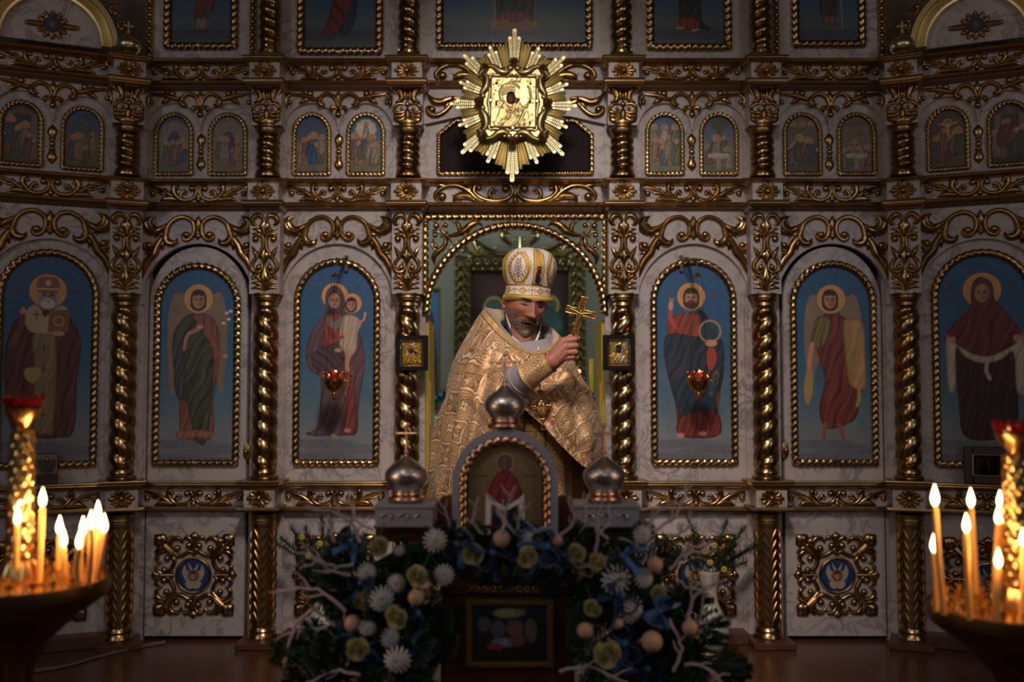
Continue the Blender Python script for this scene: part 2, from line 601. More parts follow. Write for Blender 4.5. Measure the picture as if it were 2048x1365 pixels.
def twist_col(mb, R, z0, z1, sp, sgn, amp=.26, n=22, nst=2, c=(0, 0)):
    m = int((z1 - z0) / (sp / 9)) + 1
    rs = []
    for i in range(m + 1):
        z = z0 + (z1 - z0) * i / m
        e = min(1, min(z - z0, z1 - z) / (R * .5) + .12)
        ring = []
        for j in range(n):
            a = 2 * PI * j / n
            q = (a + sgn * 2 * PI * z / (sp * nst)) * nst / 2
            r = R * (1 - amp + amp * abs(cos(q)) ** .62)
            r = R * .72 + (r - R * .72) * e if r > R * .72 else r
            ring.append((c[0] + r * cos(a), c[1] + r * sin(a), z))
        rs.append(ring)
    mb.rings(rs)
# ------------------------------------------------------------------ painted panels: colour per vertex
GAIN = 1.95


def s2l(c):
    c = np.array(c, float) / 255.0
    return np.where(c < .04045, c / 12.92, ((c + .055) / 1.055) ** 2.4)


GLY = {'С': '763337', 'A': '256775', 'B': '657576', 'P': '657644', 'X': '552255', 'Г': '744444', 'И': '557775', 'Л': '255555', 'M': '577555', 'Н': '557755', 'К': '556655', 'О': '755557', 'T': '722222', 'У': '555711', 'I': '722227', 'Ц': '555571', 'Э': '717117', 'Ѳ': '757557', 'Д': '255577', 'Е': '746447', 'З': '717117', 'Ь': '446757'}


class Canvas:
    """x,y are photo pixels of the panel; SS samples per pixel"""

    def __init__(self, x0, y0, x1, y1, SS=2):
        self.x0, self.y0, self.x1, self.y1, self.SS = x0, y0, x1, y1, SS
        self.W = int(round((x1 - x0) * SS)); self.H = int(round((y1 - y0) * SS))
        self.c = np.zeros((self.H, self.W, 3))
        ys, xs = np.mgrid[0:self.H, 0:self.W]
        self.X = x0 + (xs + .5) / SS; self.Y = y0 + (ys + .5) / SS

    def grad(self, stops):
        ys = self.Y[:, 0]
        k = [s[0] for s in stops]; cs = np.array([s2l(s[1]) for s in stops])
        for i in range(3): self.c[:, :, i] = np.interp(ys, k, cs[:, i])[:, None]

    def mask_poly(self, pts, smooth=True):
        if smooth: pts = cat_rom(pts, 5, closed=True)
        P = np.array([p[:2] for p in pts])
        m = np.zeros((self.H, self.W), bool)
        SS = self.SS
        i0 = max(0, int((P[:, 1].min() - self.y0) * SS) - 1); i1 = min(self.H, int((P[:, 1].max() - self.y0) * SS) + 2)
        j0 = max(0, int((P[:, 0].min() - self.x0) * SS) - 1); j1 = min(self.W, int((P[:, 0].max() - self.x0) * SS) + 2)
        if i1 <= i0 or j1 <= j0: return m.astype(float)
        X = self.X[i0:i1, j0:j1]; Y = self.Y[i0:i1, j0:j1]
        r = np.zeros(X.shape, bool)
        for a, b in zip(P, np.roll(P, -1, 0)):
            if a[1] == b[1]: continue
            c = ((a[1] > Y) != (b[1] > Y)) & (X < (b[0] - a[0]) * (Y - a[1]) / (b[1] - a[1]) + a[0])
            r ^= c
        m[i0:i1, j0:j1] = r
        return m.astype(float)

    def put(self, m, col, a=1.0):
        m = (m * a)[..., None]
        self.c = self.c * (1 - m) + s2l(col) * m

    def poly(self, pts, col, a=1.0, smooth=True, fold=0, fx=.6, fs=.25, line=None):
        m = self.mask_poly(pts, smooth)
        if fold:
            p0 = (pts[0][0] * 1.7) % 6
            w = self.X * fx * .8 + self.Y * fs * fx * .8 + 1.9 * np.sin(self.Y * .06 + p0) * np.cos(self.X * .07 + p0) + p0
            sh = .92 + fold * 1.5 * (np.sin(w) * .55 + .4 * np.sin(1.7 * w + 1.1 + self.Y * .02) + .35 * np.sin(.6 * w - self.Y * .05))
            cc = s2l(col)[None, None] * np.clip(sh, .25, 2.2)[..., None]
            R = max(2, int(5 * self.SS)); cs = np.cumsum(np.cumsum(np.pad(m, ((R + 1, R), (R + 1, R))), 0), 1)
            bl = (cs[2 * R + 1:, 2 * R + 1:] - cs[:-2 * R - 1, 2 * R + 1:] - cs[2 * R + 1:, :-2 * R - 1] + cs[:-2 * R - 1, :-2 * R - 1]) / (2 * R + 1) ** 2
            cc = cc * (.36 + .52 * np.clip(bl * 2 - .9, 0, 1))[..., None]
            mm = (m * a)[..., None]
            self.c = self.c * (1 - mm) + cc * mm
        else: self.put(m, col, a)
        if line: self.line(list(pts) + [pts[0]], .8, line, .7)

    def ell(self, cx, cy, rx, ry, col, a=1.0, rot=0):
        dx, dy = self.X - cx, self.Y - cy
        if rot: dx, dy = dx * cos(rot) + dy * sin(rot), -dx * sin(rot) + dy * cos(rot)
        d = np.sqrt((dx / rx) ** 2 + (dy / ry) ** 2)
        self.put(np.clip((1 - d) * min(rx, ry) * 1.2 + .5, 0, 1), col, a)

    def ring(self, cx, cy, r, w, col, a=1.0):
        d = np.abs(np.hypot(self.X - cx, self.Y - cy) - r)
        self.put(np.clip((w / 2 - d) + .5, 0, 1), col, a)

    def line(self, pts, w, col, a=1.0, smooth=False):
        if smooth: pts = cat_rom(pts, 4)
        P = np.array([p[:2] for p in pts], float)
        D = np.full(self.X.shape, 1e9)
        for p, q in zip(P, P[1:]):
            d = q - p; l = (d * d).sum() or 1e-9
            j0 = int((min(p[0], q[0]) - self.x0 - w - 2) * self.SS); j1 = int((max(p[0], q[0]) - self.x0 + w + 2) * self.SS)
            i0 = int((min(p[1], q[1]) - self.y0 - w - 2) * self.SS); i1 = int((max(p[1], q[1]) - self.y0 + w + 2) * self.SS)
            i0, j0 = max(0, i0), max(0, j0)
            if i1 <= i0 or j1 <= j0: continue
            X = self.X[i0:i1, j0:j1]; Y = self.Y[i0:i1, j0:j1]
            t = np.clip(((X - p[0]) * d[0] + (Y - p[1]) * d[1]) / l, 0, 1)
            D[i0:i1, j0:j1] = np.minimum(D[i0:i1, j0:j1], np.hypot(X - p[0] - t * d[0], Y - p[1] - t * d[1]))
        self.put(np.clip(w / 2 - D + .5, 0, 1), col, a)

    def blur(self, n=1):
        for _ in range(n):
            c = np.pad(self.c, ((1, 1), (1, 1), (0, 0)), 'edge')
            self.c = (c[:-2, 1:-1] + c[2:, 1:-1] + c[1:-1, :-2] + c[1:-1, 2:] + 2 * self.c) / 6

    def mottle(self, amp, sc, seed=1):
        r = np.random.RandomState(seed)
        h, w = int(self.H / sc) + 3, int(self.W / sc) + 3
        g = r.rand(h, w)
        yi = np.arange(self.H) / sc; xi = np.arange(self.W) / sc
        y0 = yi.astype(int); x0 = xi.astype(int); fy = (yi - y0)[:, None]; fx = (xi - x0)[None]
        a = g[y0][:, x0]; b = g[y0][:, x0 + 1]; c = g[y0 + 1][:, x0]; d = g[y0 + 1][:, x0 + 1]
        v = a * (1 - fy) * (1 - fx) + b * (1 - fy) * fx + c * fy * (1 - fx) + d * fy * fx
        self.c *= (1 + amp * (v - .5))[..., None]

    def text(self, x, y, s, u, col):
        for ch in s:
            g = GLY.get(ch)
            if g:
                for r, b in enumerate(g):
                    b = int(b)
                    for k in range(3):
                        if b & (4 >> k): self.line([(x + k * u, y + r * u), (x + k * u + .01, y + r * u)], u * 1.05, col, .8)
            x += 4 * u

    def face(self, x, y, r, skin=(170, 118, 92), hair=(45, 28, 22), look=0, beard=None, hood=None):
        """small painted head; r = half height"""
        w = r * .72
        if hood: self.ell(x, y - r * .05, w * 1.45, r * 1.3, hood)
        elif hair: self.ell(x, y - r * .1, w * 1.35, r * 1.2, hair); self.ell(x, y + r * .5, w * 1.3, r * .8, hair)
        skin = tuple(c * .9 for c in skin)
        self.ell(x, y, w, r, skin)
        self.ell(x + w * .45, y + r * .15, w * .5, r * .75, tuple(c * .78 for c in skin), .7)
        if hair and not hood: self.ell(x, y - r * .85, w * 1.05, r * .38, hair)
        if beard: self.ell(x, y + r * .72, w * .85, r * .5, beard); self.ell(x, y + r * .3, w * .35, r * .12, beard)
        e = r * .16
        for s in (-1, 1):
            self.line([(x + s * w * .62 + look, y - r * .26), (x + s * w * .2 + look, y - r * .28)], max(.5, r * .07), (60, 38, 30), .8)
            self.ell(x + s * w * .42 + look, y - r * .1, e, e * .6, (40, 25, 22))
        self.line([(x + look + w * .05, y - r * .1), (x + look + w * .14, y + r * .24)], max(.5, r * .08), (110, 68, 52), .8)
        self.line([(x + look - w * .26, y + r * .5), (x + look + w * .28, y + r * .5)], max(.5, r * .1), (120, 50, 42), .9)
        if r > 8: self.ell(x + look, y - r * .45, w * .4, r * .2, tuple(min(255, c * 1.12) for c in skin), .5)

    def halo(self, x, y, r, col=(172, 122, 62)):
        self.ell(x, y, r, r, col); self.ring(x, y, r, 1.1, (110, 70, 38)); self.ring(x, y, r - 2.2, .7, (200, 155, 90), .8)

    def panel(self, name, kz, inside=None, cx=None, zoff=None, mat=None, smp=None, gain=None, fr=MAIN, d=0.0, origin=(0, 0)):
        """mesh grid; vertices placed in the plane of frame fr at depth d, relative to origin (u,z)"""
        SS = self.SS; H, W = self.H // SS, self.W // SS
        c = self.c[:H * SS, :W * SS].reshape(H, SS, W, SS, 3).mean((1, 3)) * (gain or GAIN)
        lum = c @ np.array([.3, .55, .15]); c = np.clip(c * .86 + lum[..., None] * .14, 0.002, .9)
        u0, zt = origin
        us = (np.arange(W) + .5) * kz; zs = -(np.arange(H) + .5) * kz
        xx, zz = np.meshgrid(us, zs)
        ok = np.ones((H, W), bool)
        if inside is not None: ok = inside(self.x0 + (np.arange(W)[None] + .5) + 0 * zz, self.y0 + (np.arange(H)[:, None] + .5) + 0 * xx)
        idx = -np.ones((H, W), int)
        q = ok[:-1, :-1] & ok[1:, :-1] & ok[:-1, 1:] & ok[1:, 1:]
        use = np.zeros((H, W), bool)
        use[:-1, :-1] |= q; use[1:, :-1] |= q; use[:-1, 1:] |= q; use[1:, 1:] |= q
        idx[use] = np.arange(use.sum())
        co = np.stack([xx[use] + u0, np.zeros(use.sum()), zz[use] + zt], 1)
        f = np.stack([idx[1:, :-1][q], idx[1:, 1:][q], idx[:-1, 1:][q], idx[:-1, :-1][q]], 1)
        return grid_mesh(name, co, f, c[use], mat or M_paint)


def grid_mesh(name, co, f, col, mat, smooth=False, alpha=None):
    me = bpy.data.meshes.new(name)
    me.vertices.add(len(co)); me.vertices.foreach_set('co', np.asarray(co, np.float32).ravel())
    me.loops.add(f.size); me.loops.foreach_set('vertex_index', f.astype(np.int32).ravel())
    me.polygons.add(len(f)); k = f.shape[1]
    me.polygons.foreach_set('loop_start', np.arange(0, f.size, k, dtype=np.int32))
    try: me.polygons.foreach_set('loop_total', np.full(len(f), k, np.int32))
    except Exception: pass
    if smooth: me.polygons.foreach_set('use_smooth', np.ones(len(f), bool))
    me.update(calc_edges=True)
    if col is not None:
        a = me.color_attributes.new('paint', 'FLOAT_COLOR', 'POINT')
        buf = np.ones((len(co), 4), np.float32); buf[:, :3] = col
        if alpha is not None: buf[:, 3] = alpha
        a.data.foreach_set('color', buf.ravel())
    me.materials.append(mat)
    return me


SKY = [(520, (30, 72, 112)), (700, (34, 78, 108)), (800, (66, 92, 106)), (870, (98, 102, 106)), (935, (90, 88, 96))]


def sky(C, dy=0):
    C.grad([(y + dy, c) for y, c in SKY])
    x0, x1 = C.x0, C.x1
    for i, y in enumerate((885, 893, 903, 912, 920)):
        C.ell(x0 + (x1 - x0) * (.25 + .5 * ((i * 7) % 3) / 2), y + dy, (x1 - x0) * .5, 5, (70, 62, 76), .4)
    C.mottle(.14, 9, 3)


def ic_mary(C):
    sky(C)
    C.halo(669, 593, 26.5); C.halo(703, 608, 20)
    mau = (88, 62, 70)
    C.poly([(668, 572), (684, 584), (690, 606), (692, 628), (712, 650), (726, 690), (730, 735), (724, 775), (718, 820), (716, 866), (695, 872), (660, 872), (636, 874), (612, 868), (634, 856), (642, 800), (640, 756), (620, 742), (612, 712), (617, 680), (630, 652), (648, 628), (650, 596), (655, 580)], mau, fold=.22, fx=.5, fs=.4)
    C.poly([(652, 632), (686, 630), (694, 660), (690, 720), (664, 745), (640, 735), (645, 690)], (128, 50, 40), fold=.25, fx=.5, fs=-.5)
    C.poly([(640, 700), (655, 690), (700, 690), (690, 720), (664, 748), (630, 738), (622, 712)], (72, 50, 60), fold=.3, fx=.35, fs=-1.2)
    C.poly([(686, 762), (700, 740), (712, 790), (714, 862), (688, 868), (692, 820)], (120, 42, 36), fold=.3, fx=.7)
    C.poly([(655, 632), (668, 645), (684, 632), (686, 646), (670, 660), (654, 648)], (96, 92, 78))
    C.face(668, 603, 15.5, (176, 122, 96), hood=(70, 48, 56))
    C.poly([(686, 634), (700, 630), (716, 636), (724, 648), (716, 668), (714, 700), (702, 716), (696, 745), (690, 742), (690, 710), (678, 690), (680, 655)], (165, 142, 122), fold=.14, fx=.8)
    C.line([(696, 705), (694, 728), (697, 742)], 6, (160, 108, 82)); C.line([(716, 650), (728, 640), (730, 628)], 4.5, (168, 116, 90))
    C.face(702, 611, 12, (172, 118, 92))
    C.line([(652, 690), (670, 682), (690, 672)], 6.5, (128, 50, 40)); C.ell(690, 671, 7, 4, (168, 115, 90)); C.ell(676, 702, 7, 4, (165, 112, 88))
    C.ell(668, 872, 6, 4, (150, 105, 82)); C.ell(696, 862, 7, 4, (150, 105, 82))
    C.text(624, 574, 'MP', 1.25, (80, 30, 40)); C.text(711, 574, 'ѲУ', 1.25, (60, 40, 60))


def ic_christ(C):
    sky(C)
    C.halo(1382, 594, 28)
    C.poly([(1360, 628), (1404, 628), (1418, 650), (1420, 700), (1412, 740), (1440, 700), (1446, 720), (1440, 780), (1434, 830), (1440, 866), (1410, 876), (1360, 874), (1350, 830), (1346, 770), (1340, 700), (1334, 672), (1336, 640)], (132, 52, 38), fold=.25, fx=.55)
    C.poly([(1398, 622), (1416, 636), (1424, 660), (1446, 690), (1444, 760), (1430, 800), (1436, 850), (1420, 868), (1362, 862), (1352, 820), (1330, 735), (1328, 680), (1350, 668), (1396, 674), (1402, 650)], (34, 48, 62), fold=.3, fx=.4, fs=.5)
    C.poly([(1352, 866), (1366, 830), (1430, 826), (1438, 868), (1400, 878)], (112, 36, 30), fold=.3, fx=.7)
    C.line([(1350, 656), (1340, 638), (1340, 622)], 8, (152, 56, 38)); C.ell(1341, 613, 5, 9, (178, 120, 88)); C.line([(1341, 606), (1340, 598)], 2, (178, 120, 88)); C.line([(1344, 606), (1345, 599)], 2, (178, 120, 88))
    C.face(1382, 598, 17, (176, 118, 84), hair=(52, 30, 22), beard=(58, 34, 24))
    C.ring(1419, 664, 21, 4, (150, 112, 80), .9); C.ell(1419, 664, 19, 19, (36, 54, 62), .75); C.ell(1421, 688, 12, 7, (172, 116, 84))
    C.poly([(1414, 700), (1428, 700), (1432, 720), (1422, 742), (1412, 730)], (140, 48, 34))
    C.ell(1358, 872, 8, 5, (160, 110, 84)); C.ell(1402, 868, 8, 4.5, (160, 110, 84))
    C.text(1330, 589, 'IС', 1.25, (90, 34, 40)); C.text(1428, 589, 'XС', 1.25, (90, 34, 40))


def wings(C, cx, top, yb, sp, col):
    for s in (-1, 1):
        C.poly([(cx + s * 14, top + 40), (cx + s * 22, top + 10), (cx + s * sp * .78, top), (cx + s * sp, top + 40), (cx + s * sp * 1.02, top + 110), (cx + s * sp * .95, yb - 30), (cx + s * sp * .82, yb), (cx + s * sp * .62, yb - 60), (cx + s * 20, top + 110)], col)
        for k in range(6):
            x = cx + s * (sp * (.45 + .1 * k))
            C.line([(cx + s * (18 + 4 * k), top + 40 + 5 * k), (x, top + 100), (x + s * 2, yb - 10 - (5 - k) * 10)], 1.0, tuple(c * .6 for c in col), .7, smooth=True)


def ic_gabriel(C):
    sky(C)
    wings(C, 398, 588, 790, 58, (112, 88, 72)); C.halo(399, 599, 29)
    C.poly([(382, 630), (416, 630), (434, 646), (444, 690), (440, 745), (432, 800), (430, 876), (372, 876), (364, 830), (362, 760), (352, 720), (352, 670), (366, 642)], (118, 66, 52), fold=.2, fx=.5)
    C.poly([(372, 636), (386, 632), (398, 650), (428, 700), (430, 760), (420, 880), (396, 878), (380, 810), (362, 792), (350, 730), (350, 670)], (62, 62, 42), fold=.32, fx=.4, fs=.5)
    C.poly([(360, 690), (372, 700), (374, 790), (362, 800), (352, 760)], (60, 58, 56), fold=.3, fx=.8)
    C.face(399, 602, 17, (172, 112, 84), hair=(46, 26, 20))
    C.line([(372, 700), (378, 672), (396, 662), (404, 656)], 7, (150, 96, 70), smooth=True); C.ell(403, 655, 7, 4, (170, 112, 84))
    C.line([(428, 680), (438, 708), (452, 715)], 8, (118, 66, 52)); C.ell(454, 714, 5, 4, (168, 110, 82))
    C.line([(452, 780), (452, 700), (460, 640)], 1.4, (90, 92, 60)); [C.ell(452 + dx, 640 + dy, 4, 3, (180, 160, 140)) for dx, dy in ((8, 0), (4, -12), (12, -16), (-2, 8))]
    C.poly([(366, 862), (430, 862), (426, 880), (400, 876), (364, 880)], (140, 84, 62), fold=.2)
    C.text(345, 580, 'СB', 1.3, (84, 40, 48)); C.text(357, 580, 'APX', 1.3, (84, 40, 48)); C.text(430, 580, 'ГABPИИЛ', .95, (84, 40, 48))


def ic_michael(C):
    sky(C)
    wings(C, 1666, 592, 800, 56, (120, 98, 78)); C.halo(1663, 600, 29)
    C.poly([(1644, 632), (1682, 632), (1700, 650), (1716, 700), (1722, 770), (1712, 830), (1690, 850), (1650, 858), (1636, 820), (1648, 760), (1632, 700), (1632, 660)], (112, 42, 36), fold=.28, fx=.42, fs=.35)
    C.poly([(1630, 640), (1650, 632), (1664, 650), (1650, 690), (1626, 700), (1618, 690), (1626, 660)], (112, 92, 48), fold=.3, fx=.9)
    C.poly([(1686, 650), (1696, 640), (1726, 648), (1730, 720), (1728, 776), (1698, 772), (1690, 720)], (168, 122, 62), fold=.12, fx=.3)
    C.line([(1624, 690), (1618, 722), (1618, 745)], 9, (168, 114, 82)); C.poly([(1612, 746), (1624, 746), (1622, 790), (1612, 812), (1606, 780)], (150, 118, 66))
    C.face(1661, 602, 17, (174, 114, 84), hair=(44, 26, 20))
    C.line([(1716, 776), (1716, 800), (1712, 812)], 7, (150, 118, 66)); C.line([(1648, 850), (1644, 876)], 8, (120, 66, 50)); C.line([(1676, 850), (1684, 878)], 8, (120, 66, 50))
    C.text(1606, 578, 'СB APX', 1.15, (84, 40, 48)); C.text(1698, 578, 'MИXAИЛ', 1.0, (84, 40, 48))


def ic_nicholas(C, ox=0):
    sky(C)
    o = ox
    C.halo(97 + o, 590, 33)
    C.poly([(66 + o, 632), (80 + o, 620), (120 + o, 620), (134 + o, 634), (152 + o, 668), (158 + o, 700), (152 + o, 760), (148 + o, 860), (120 + o, 874), (60 + o, 874), (40 + o, 860), (28 + o, 800), (24 + o, 720), (34 + o, 660), (50 + o, 640)], (84, 42, 42), fold=.3, fx=.5)
    C.poly([(72 + o, 676), (112 + o, 676), (112 + o, 850), (98 + o, 866), (74 + o, 850), (76 + o, 740)], (128, 106, 72), fold=.12, fx=.5)
    C.poly([(56 + o, 640), (70 + o, 618), (84 + o, 624), (92 + o, 640), (112 + o, 622), (124 + o, 618), (132 + o, 630), (108 + o, 668), (96 + o, 672), (66 + o, 668)], (150, 130, 98))
    for x, y in ((78, 636), (116, 634), (92, 700), (92, 742), (94, 790), (92, 830)):
        C.line([(x + o - 6, y), (x + o + 6, y)], 2.4, (92, 54, 36)); C.line([(x + o, y - 8), (x + o, y + 8)], 2.4, (92, 54, 36))
    for k in range(3): C.line([(74 + o, 720 + 50 * k), (112 + o, 720 + 50 * k)], 1.2, (96, 66, 40))
    C.poly([(62 + o, 740), (88 + o, 742), (76 + o, 768), (60 + o, 758)], (150, 120, 70)); C.poly([(100 + o, 626), (136 + o, 626), (134 + o, 668), (98 + o, 670)], (112, 72, 46), smooth=False)
    C.ring(117 + o, 648, 9, 1.5, (180, 150, 90)); C.ell(117 + o, 672, 11, 5, (160, 118, 90))
    C.ell(54 + o, 632, 5, 10, (158, 116, 90)); C.line([(40 + o, 690), (52 + o, 660), (54 + o, 640)], 10, (96, 46, 44))
    C.face(97 + o, 600, 20, (160, 116, 92), hair=(130, 118, 110), beard=(165, 155, 146))
    C.poly([(78 + o, 590), (80 + o, 566), (97 + o, 562), (114 + o, 566), (116 + o, 590), (97 + o, 594)], (122, 72, 56)); C.line([(79 + o, 586), (115 + o, 586)], 3, (180, 150, 92)); C.ell(97 + o, 574, 5, 6, (170, 140, 110))
    C.text(40 + o, 584, 'СBT', 1.4, (84, 34, 40)); C.text(138 + o, 586, 'НИКОЛA', 1.1, (84, 34, 40))


def ic_pokrov(C):
    sky(C)
    C.halo(1966, 588, 34)
    C.poly([(1940, 640), (1992, 640), (2016, 664), (2022, 720), (2022, 860), (1990, 876), (1930, 872), (1920, 800), (1914, 700), (1920, 664)], (56, 28, 30), fold=.3, fx=.6)
    C.poly([(1966, 562), (1984, 576), (1988, 606), (2004, 626), (2034, 672), (2030, 690), (2004, 696), (1990, 716), (1946, 716), (1926, 694), (1900, 690), (1900, 672), (1922, 642), (1944, 622), (1946, 590), (1952, 570)], (98, 34, 38), fold=.3, fx=.42, fs=.3)
    C.poly([(1900, 676), (1914, 688), (1930, 700), (1950, 712), (1976, 716), (2004, 704), (2024, 690), (2036, 674), (2040, 780), (2022, 784), (2018, 710), (1996, 724), (1962, 730), (1932, 716), (1918, 700), (1916, 780), (1902, 776)], (176, 156, 132), fold=.12, fx=.5)
    C.line([(1972, 725), (1970, 745), (1976, 760)], 7, (160, 140, 120)); C.face(1966, 594, 18, (168, 112, 86), hood=(88, 30, 36))
    C.ell(1912, 684, 6, 7, (168, 112, 86)); C.ell(2024, 682, 6, 7, (168, 112, 86))
    C.text(1906, 576, 'MP', 1.6, (84, 34, 40)); C.text(2012, 574, 'ѲУ', 1.6, (84, 34, 40))


def ic_feast(k):
    """twelve small feast scenes, local canvas 0..66 x 0..110"""
    def f(C):
        r = random.Random(k * 17 + 3)
        top = [(22, 40, 70), (34, 70, 112), (58, 56, 66), (96, 84, 78), (30, 60, 104), (26, 66, 112), (30, 66, 110), (56, 74, 104), (92, 86, 74), (104, 78, 58), (70, 58, 62), (52, 52, 58)][k]
        gr = [(80, 70, 56), (104, 88, 48), (100, 92, 86), (118, 98, 78), (112, 98, 66), (112, 96, 66), (118, 104, 74), (108, 102, 92), (88, 72, 50), (112, 84, 60), (96, 76, 58), (66, 52, 46)][k]
        C.grad([(0, top), (42, tuple(.6 * a + .4 * b for a, b in zip(top, gr))), (60, gr), (110, tuple(.8 * c for c in gr))])
        pal = [(132, 54, 44), (44, 70, 116), (140, 118, 80), (66, 84, 60), (146, 128, 112), (104, 56, 84), (150, 96, 52)]

        def fig(x, y, h, c, halo=True, lean=0):
            c = tuple(.6 * a + .4 * b for a, b in zip(c, gr))
            if halo: C.ell(x + lean, y - h * .84, h * .17, h * .17, (146, 114, 62))
            C.poly([(x + lean - h * .1, y - h * .74), (x + lean + h * .1, y - h * .74), (x + h * .2, y - h * .4), (x + h * .18, y), (x - h * .18, y), (x - h * .2, y - h * .42)], c, fold=.3, fx=1.1)
            C.ell(x + lean, y - h * .84, h * .09, h * .11, (150, 104, 78))
        if k in (0, 9, 11):
            for x in (8, 50): C.poly([(x, 20), (x + 10, 20), (x + 10, 70), (x, 70)], (104, 88, 78), smooth=False)
            C.poly([(6, 20), (33, 6), (60, 20)], (90, 66, 60), smooth=False)
        if k in (2, 3): C.poly([(0, 34), (20, 14), (46, 14), (66, 34), (66, 60), (0, 60)], (112, 98, 92)); C.ell(33, 52, 13, 22, (52, 50, 66))
        if k == 5:
            for a in range(10): C.ell(33 + 15 * cos(a * .63), 27 + 14 * sin(a * .63), 7, 6, (168, 150, 132))
            C.ell(33, 26, 13, 12, (178, 160, 140)); fig(33, 44, 32, (170, 160, 146)); C.poly([(0, 52), (66, 52), (66, 60), (0, 60)], (110, 92, 62), smooth=False)
        if k == 6:
            for x, c in ((12, (140, 108, 60)), (33, (190, 176, 160)), (54, (84, 96, 88))): fig(x, 62, 46, c)
            C.ell(33, 82, 30, 12, (132, 106, 72), .8)
        if k == 7:
            C.poly([(28, 60), (30, 24), (38, 24), (40, 60)], (70, 62, 44), smooth=False); C.ell(34, 16, 18, 13, (60, 70, 48))
        if k == 10:
            C.line([(33, 12), (33, 88)], 5, (84, 56, 36)); C.line([(12, 24), (54, 24)], 4.5, (84, 56, 36)); C.line([(33, 26), (33, 70)], 6, (170, 122, 92)); C.line([(16, 26), (33, 30), (50, 26)], 3, (170, 122, 92))
            C.ring(33, 26, 7, 2, (180, 140, 70))
        if k == 8: [C.ell(14 + 19 * i, 16, 8, 6, (140, 108, 60)) for i in range(3)]; C.poly([(6, 62), (60, 62), (58, 72), (8, 72)], (160, 150, 140))
        n = [7, 4, 7, 4, 8, 7, 5, 5, 8, 6, 8, 7][k]
        for i in range(n):
            x = 8 + 50 * (i + .5) / n + r.uniform(-3, 3); y = r.uniform(80, 104) - (6 if i % 2 else 0)
            fig(x, y, r.uniform(34, 54), pal[(i + k) % 7], halo=r.random() < .7, lean=r.uniform(-3, 3))
        if k in (7, 9): C.poly([(14, 74), (52, 74), (50, 82), (16, 82)], (150, 138, 122)); C.poly([(28, 82), (38, 82), (38, 104), (28, 104)], (128, 112, 92), smooth=False)
        if k == 4: C.poly([(26, 60), (40, 60), (44, 92), (24, 92)], (36, 72, 124), fold=.3, fx=.8)
        C.mottle(.5, 5, k + 5); C.mottle(.25, 12, k + 9)
    return f


def ic_top(k):
    """lower parts of the five big icons of the upper row; x relative to the icon centre, y photo px"""
    def f(C):
        C.grad([(-200, (26, 60, 92)), (0, (34, 66, 92)), (45, (62, 74, 80)), (75, (52, 58, 68)), (110, (70, 78, 82))])
        C.ell(0, 66, 90, 6, (44, 48, 60), .6); C.ell(20, 74, 90, 5, (50, 54, 66), .6); C.ell(-20, 90, 90, 9, (66, 74, 80), .6)
        if k == 0:
            C.poly([(-12, -220), (16, -220), (26, 10), (12, 14), (14, 40), (-14, 42), (-12, 0), (-26, -20)], (92, 42, 40), fold=.3, fx=.7)
            C.poly([(-12, 36), (14, 36), (13, 60), (-13, 60)], (112, 98, 84), fold=.3, fx=1.1, smooth=False); C.line([(20, 10), (24, 66)], 1.2, (60, 48, 40)); C.line([(-16, 63), (16, 62)], 3.5, (52, 34, 28))
        if k == 1:
            C.poly([(-12, -220), (30, -220), (34, 0), (22, 60), (0, 66), (10, 0)], (34, 44, 78), fold=.3, fx=.6)
            C.poly([(-10, -220), (16, -220), (26, -20), (18, 20), (-4, 66), (-38, 70), (-22, 30), (-16, -30)], (96, 34, 33), fold=.3, fx=.35, fs=-.5)
        if k == 2:
            C.poly([(-42, -220), (42, -220), (42, 44), (48, 46), (46, 56), (-46, 56), (-48, 46), (-42, 44)], (112, 78, 46), smooth=False)
            C.poly([(-30, 40), (36, 40), (36, 56), (28, 62), (-28, 62), (-40, 56)], (96, 62, 38), smooth=False)
            C.poly([(-36, -220), (36, -220), (40, 20), (28, 38), (-28, 38), (-38, 20)], (36, 48, 42), fold=.35, fx=.4, fs=.2); C.poly([(-26, 26), (28, 26), (32, 42), (-26, 44)], (104, 38, 42), fold=.3, fx=.7)
            C.ell(-20, 44, 9, 4, (110, 60, 44)); C.ell(24, 44, 9, 4, (110, 60, 44))
        if k == 3:
            C.poly([(-18, -220), (24, -220), (24, 20), (42, 56), (38, 62), (12, 56), (-16, 52), (-20, 0)], (38, 42, 34), fold=.3, fx=.5, fs=.3)
            C.poly([(-18, 36), (14, 36), (20, 56), (-16, 60)], (110, 42, 36), fold=.3, fx=.8); C.line([(-24, 57), (-12, 57)], 4, (150, 100, 74)); C.line([(6, 62), (18, 60)], 4, (150, 100, 74))
            C.text(-20, 74, 'ПP ИЛИЯ', 1.4, (96, 56, 60))
        if k == 4:
            C.poly([(-22, -220), (22, -220), (18, 0), (14, 34), (-14, 34), (-18, 0)], (58, 44, 52), fold=.3, fx=.7); C.poly([(-14, 32), (14, 32), (14, 50), (-12, 50)], (112, 72, 50), fold=.3, fx=1, smooth=False)
            C.line([(24, -30), (28, 58)], 1.6, (150, 116, 70)); C.line([(-14, 52), (-10, 58)], 4, (90, 58, 44)); C.line([(12, 52), (18, 58)], 4, (90, 58, 44))
        C.mottle(.2, 7, k)
    return f


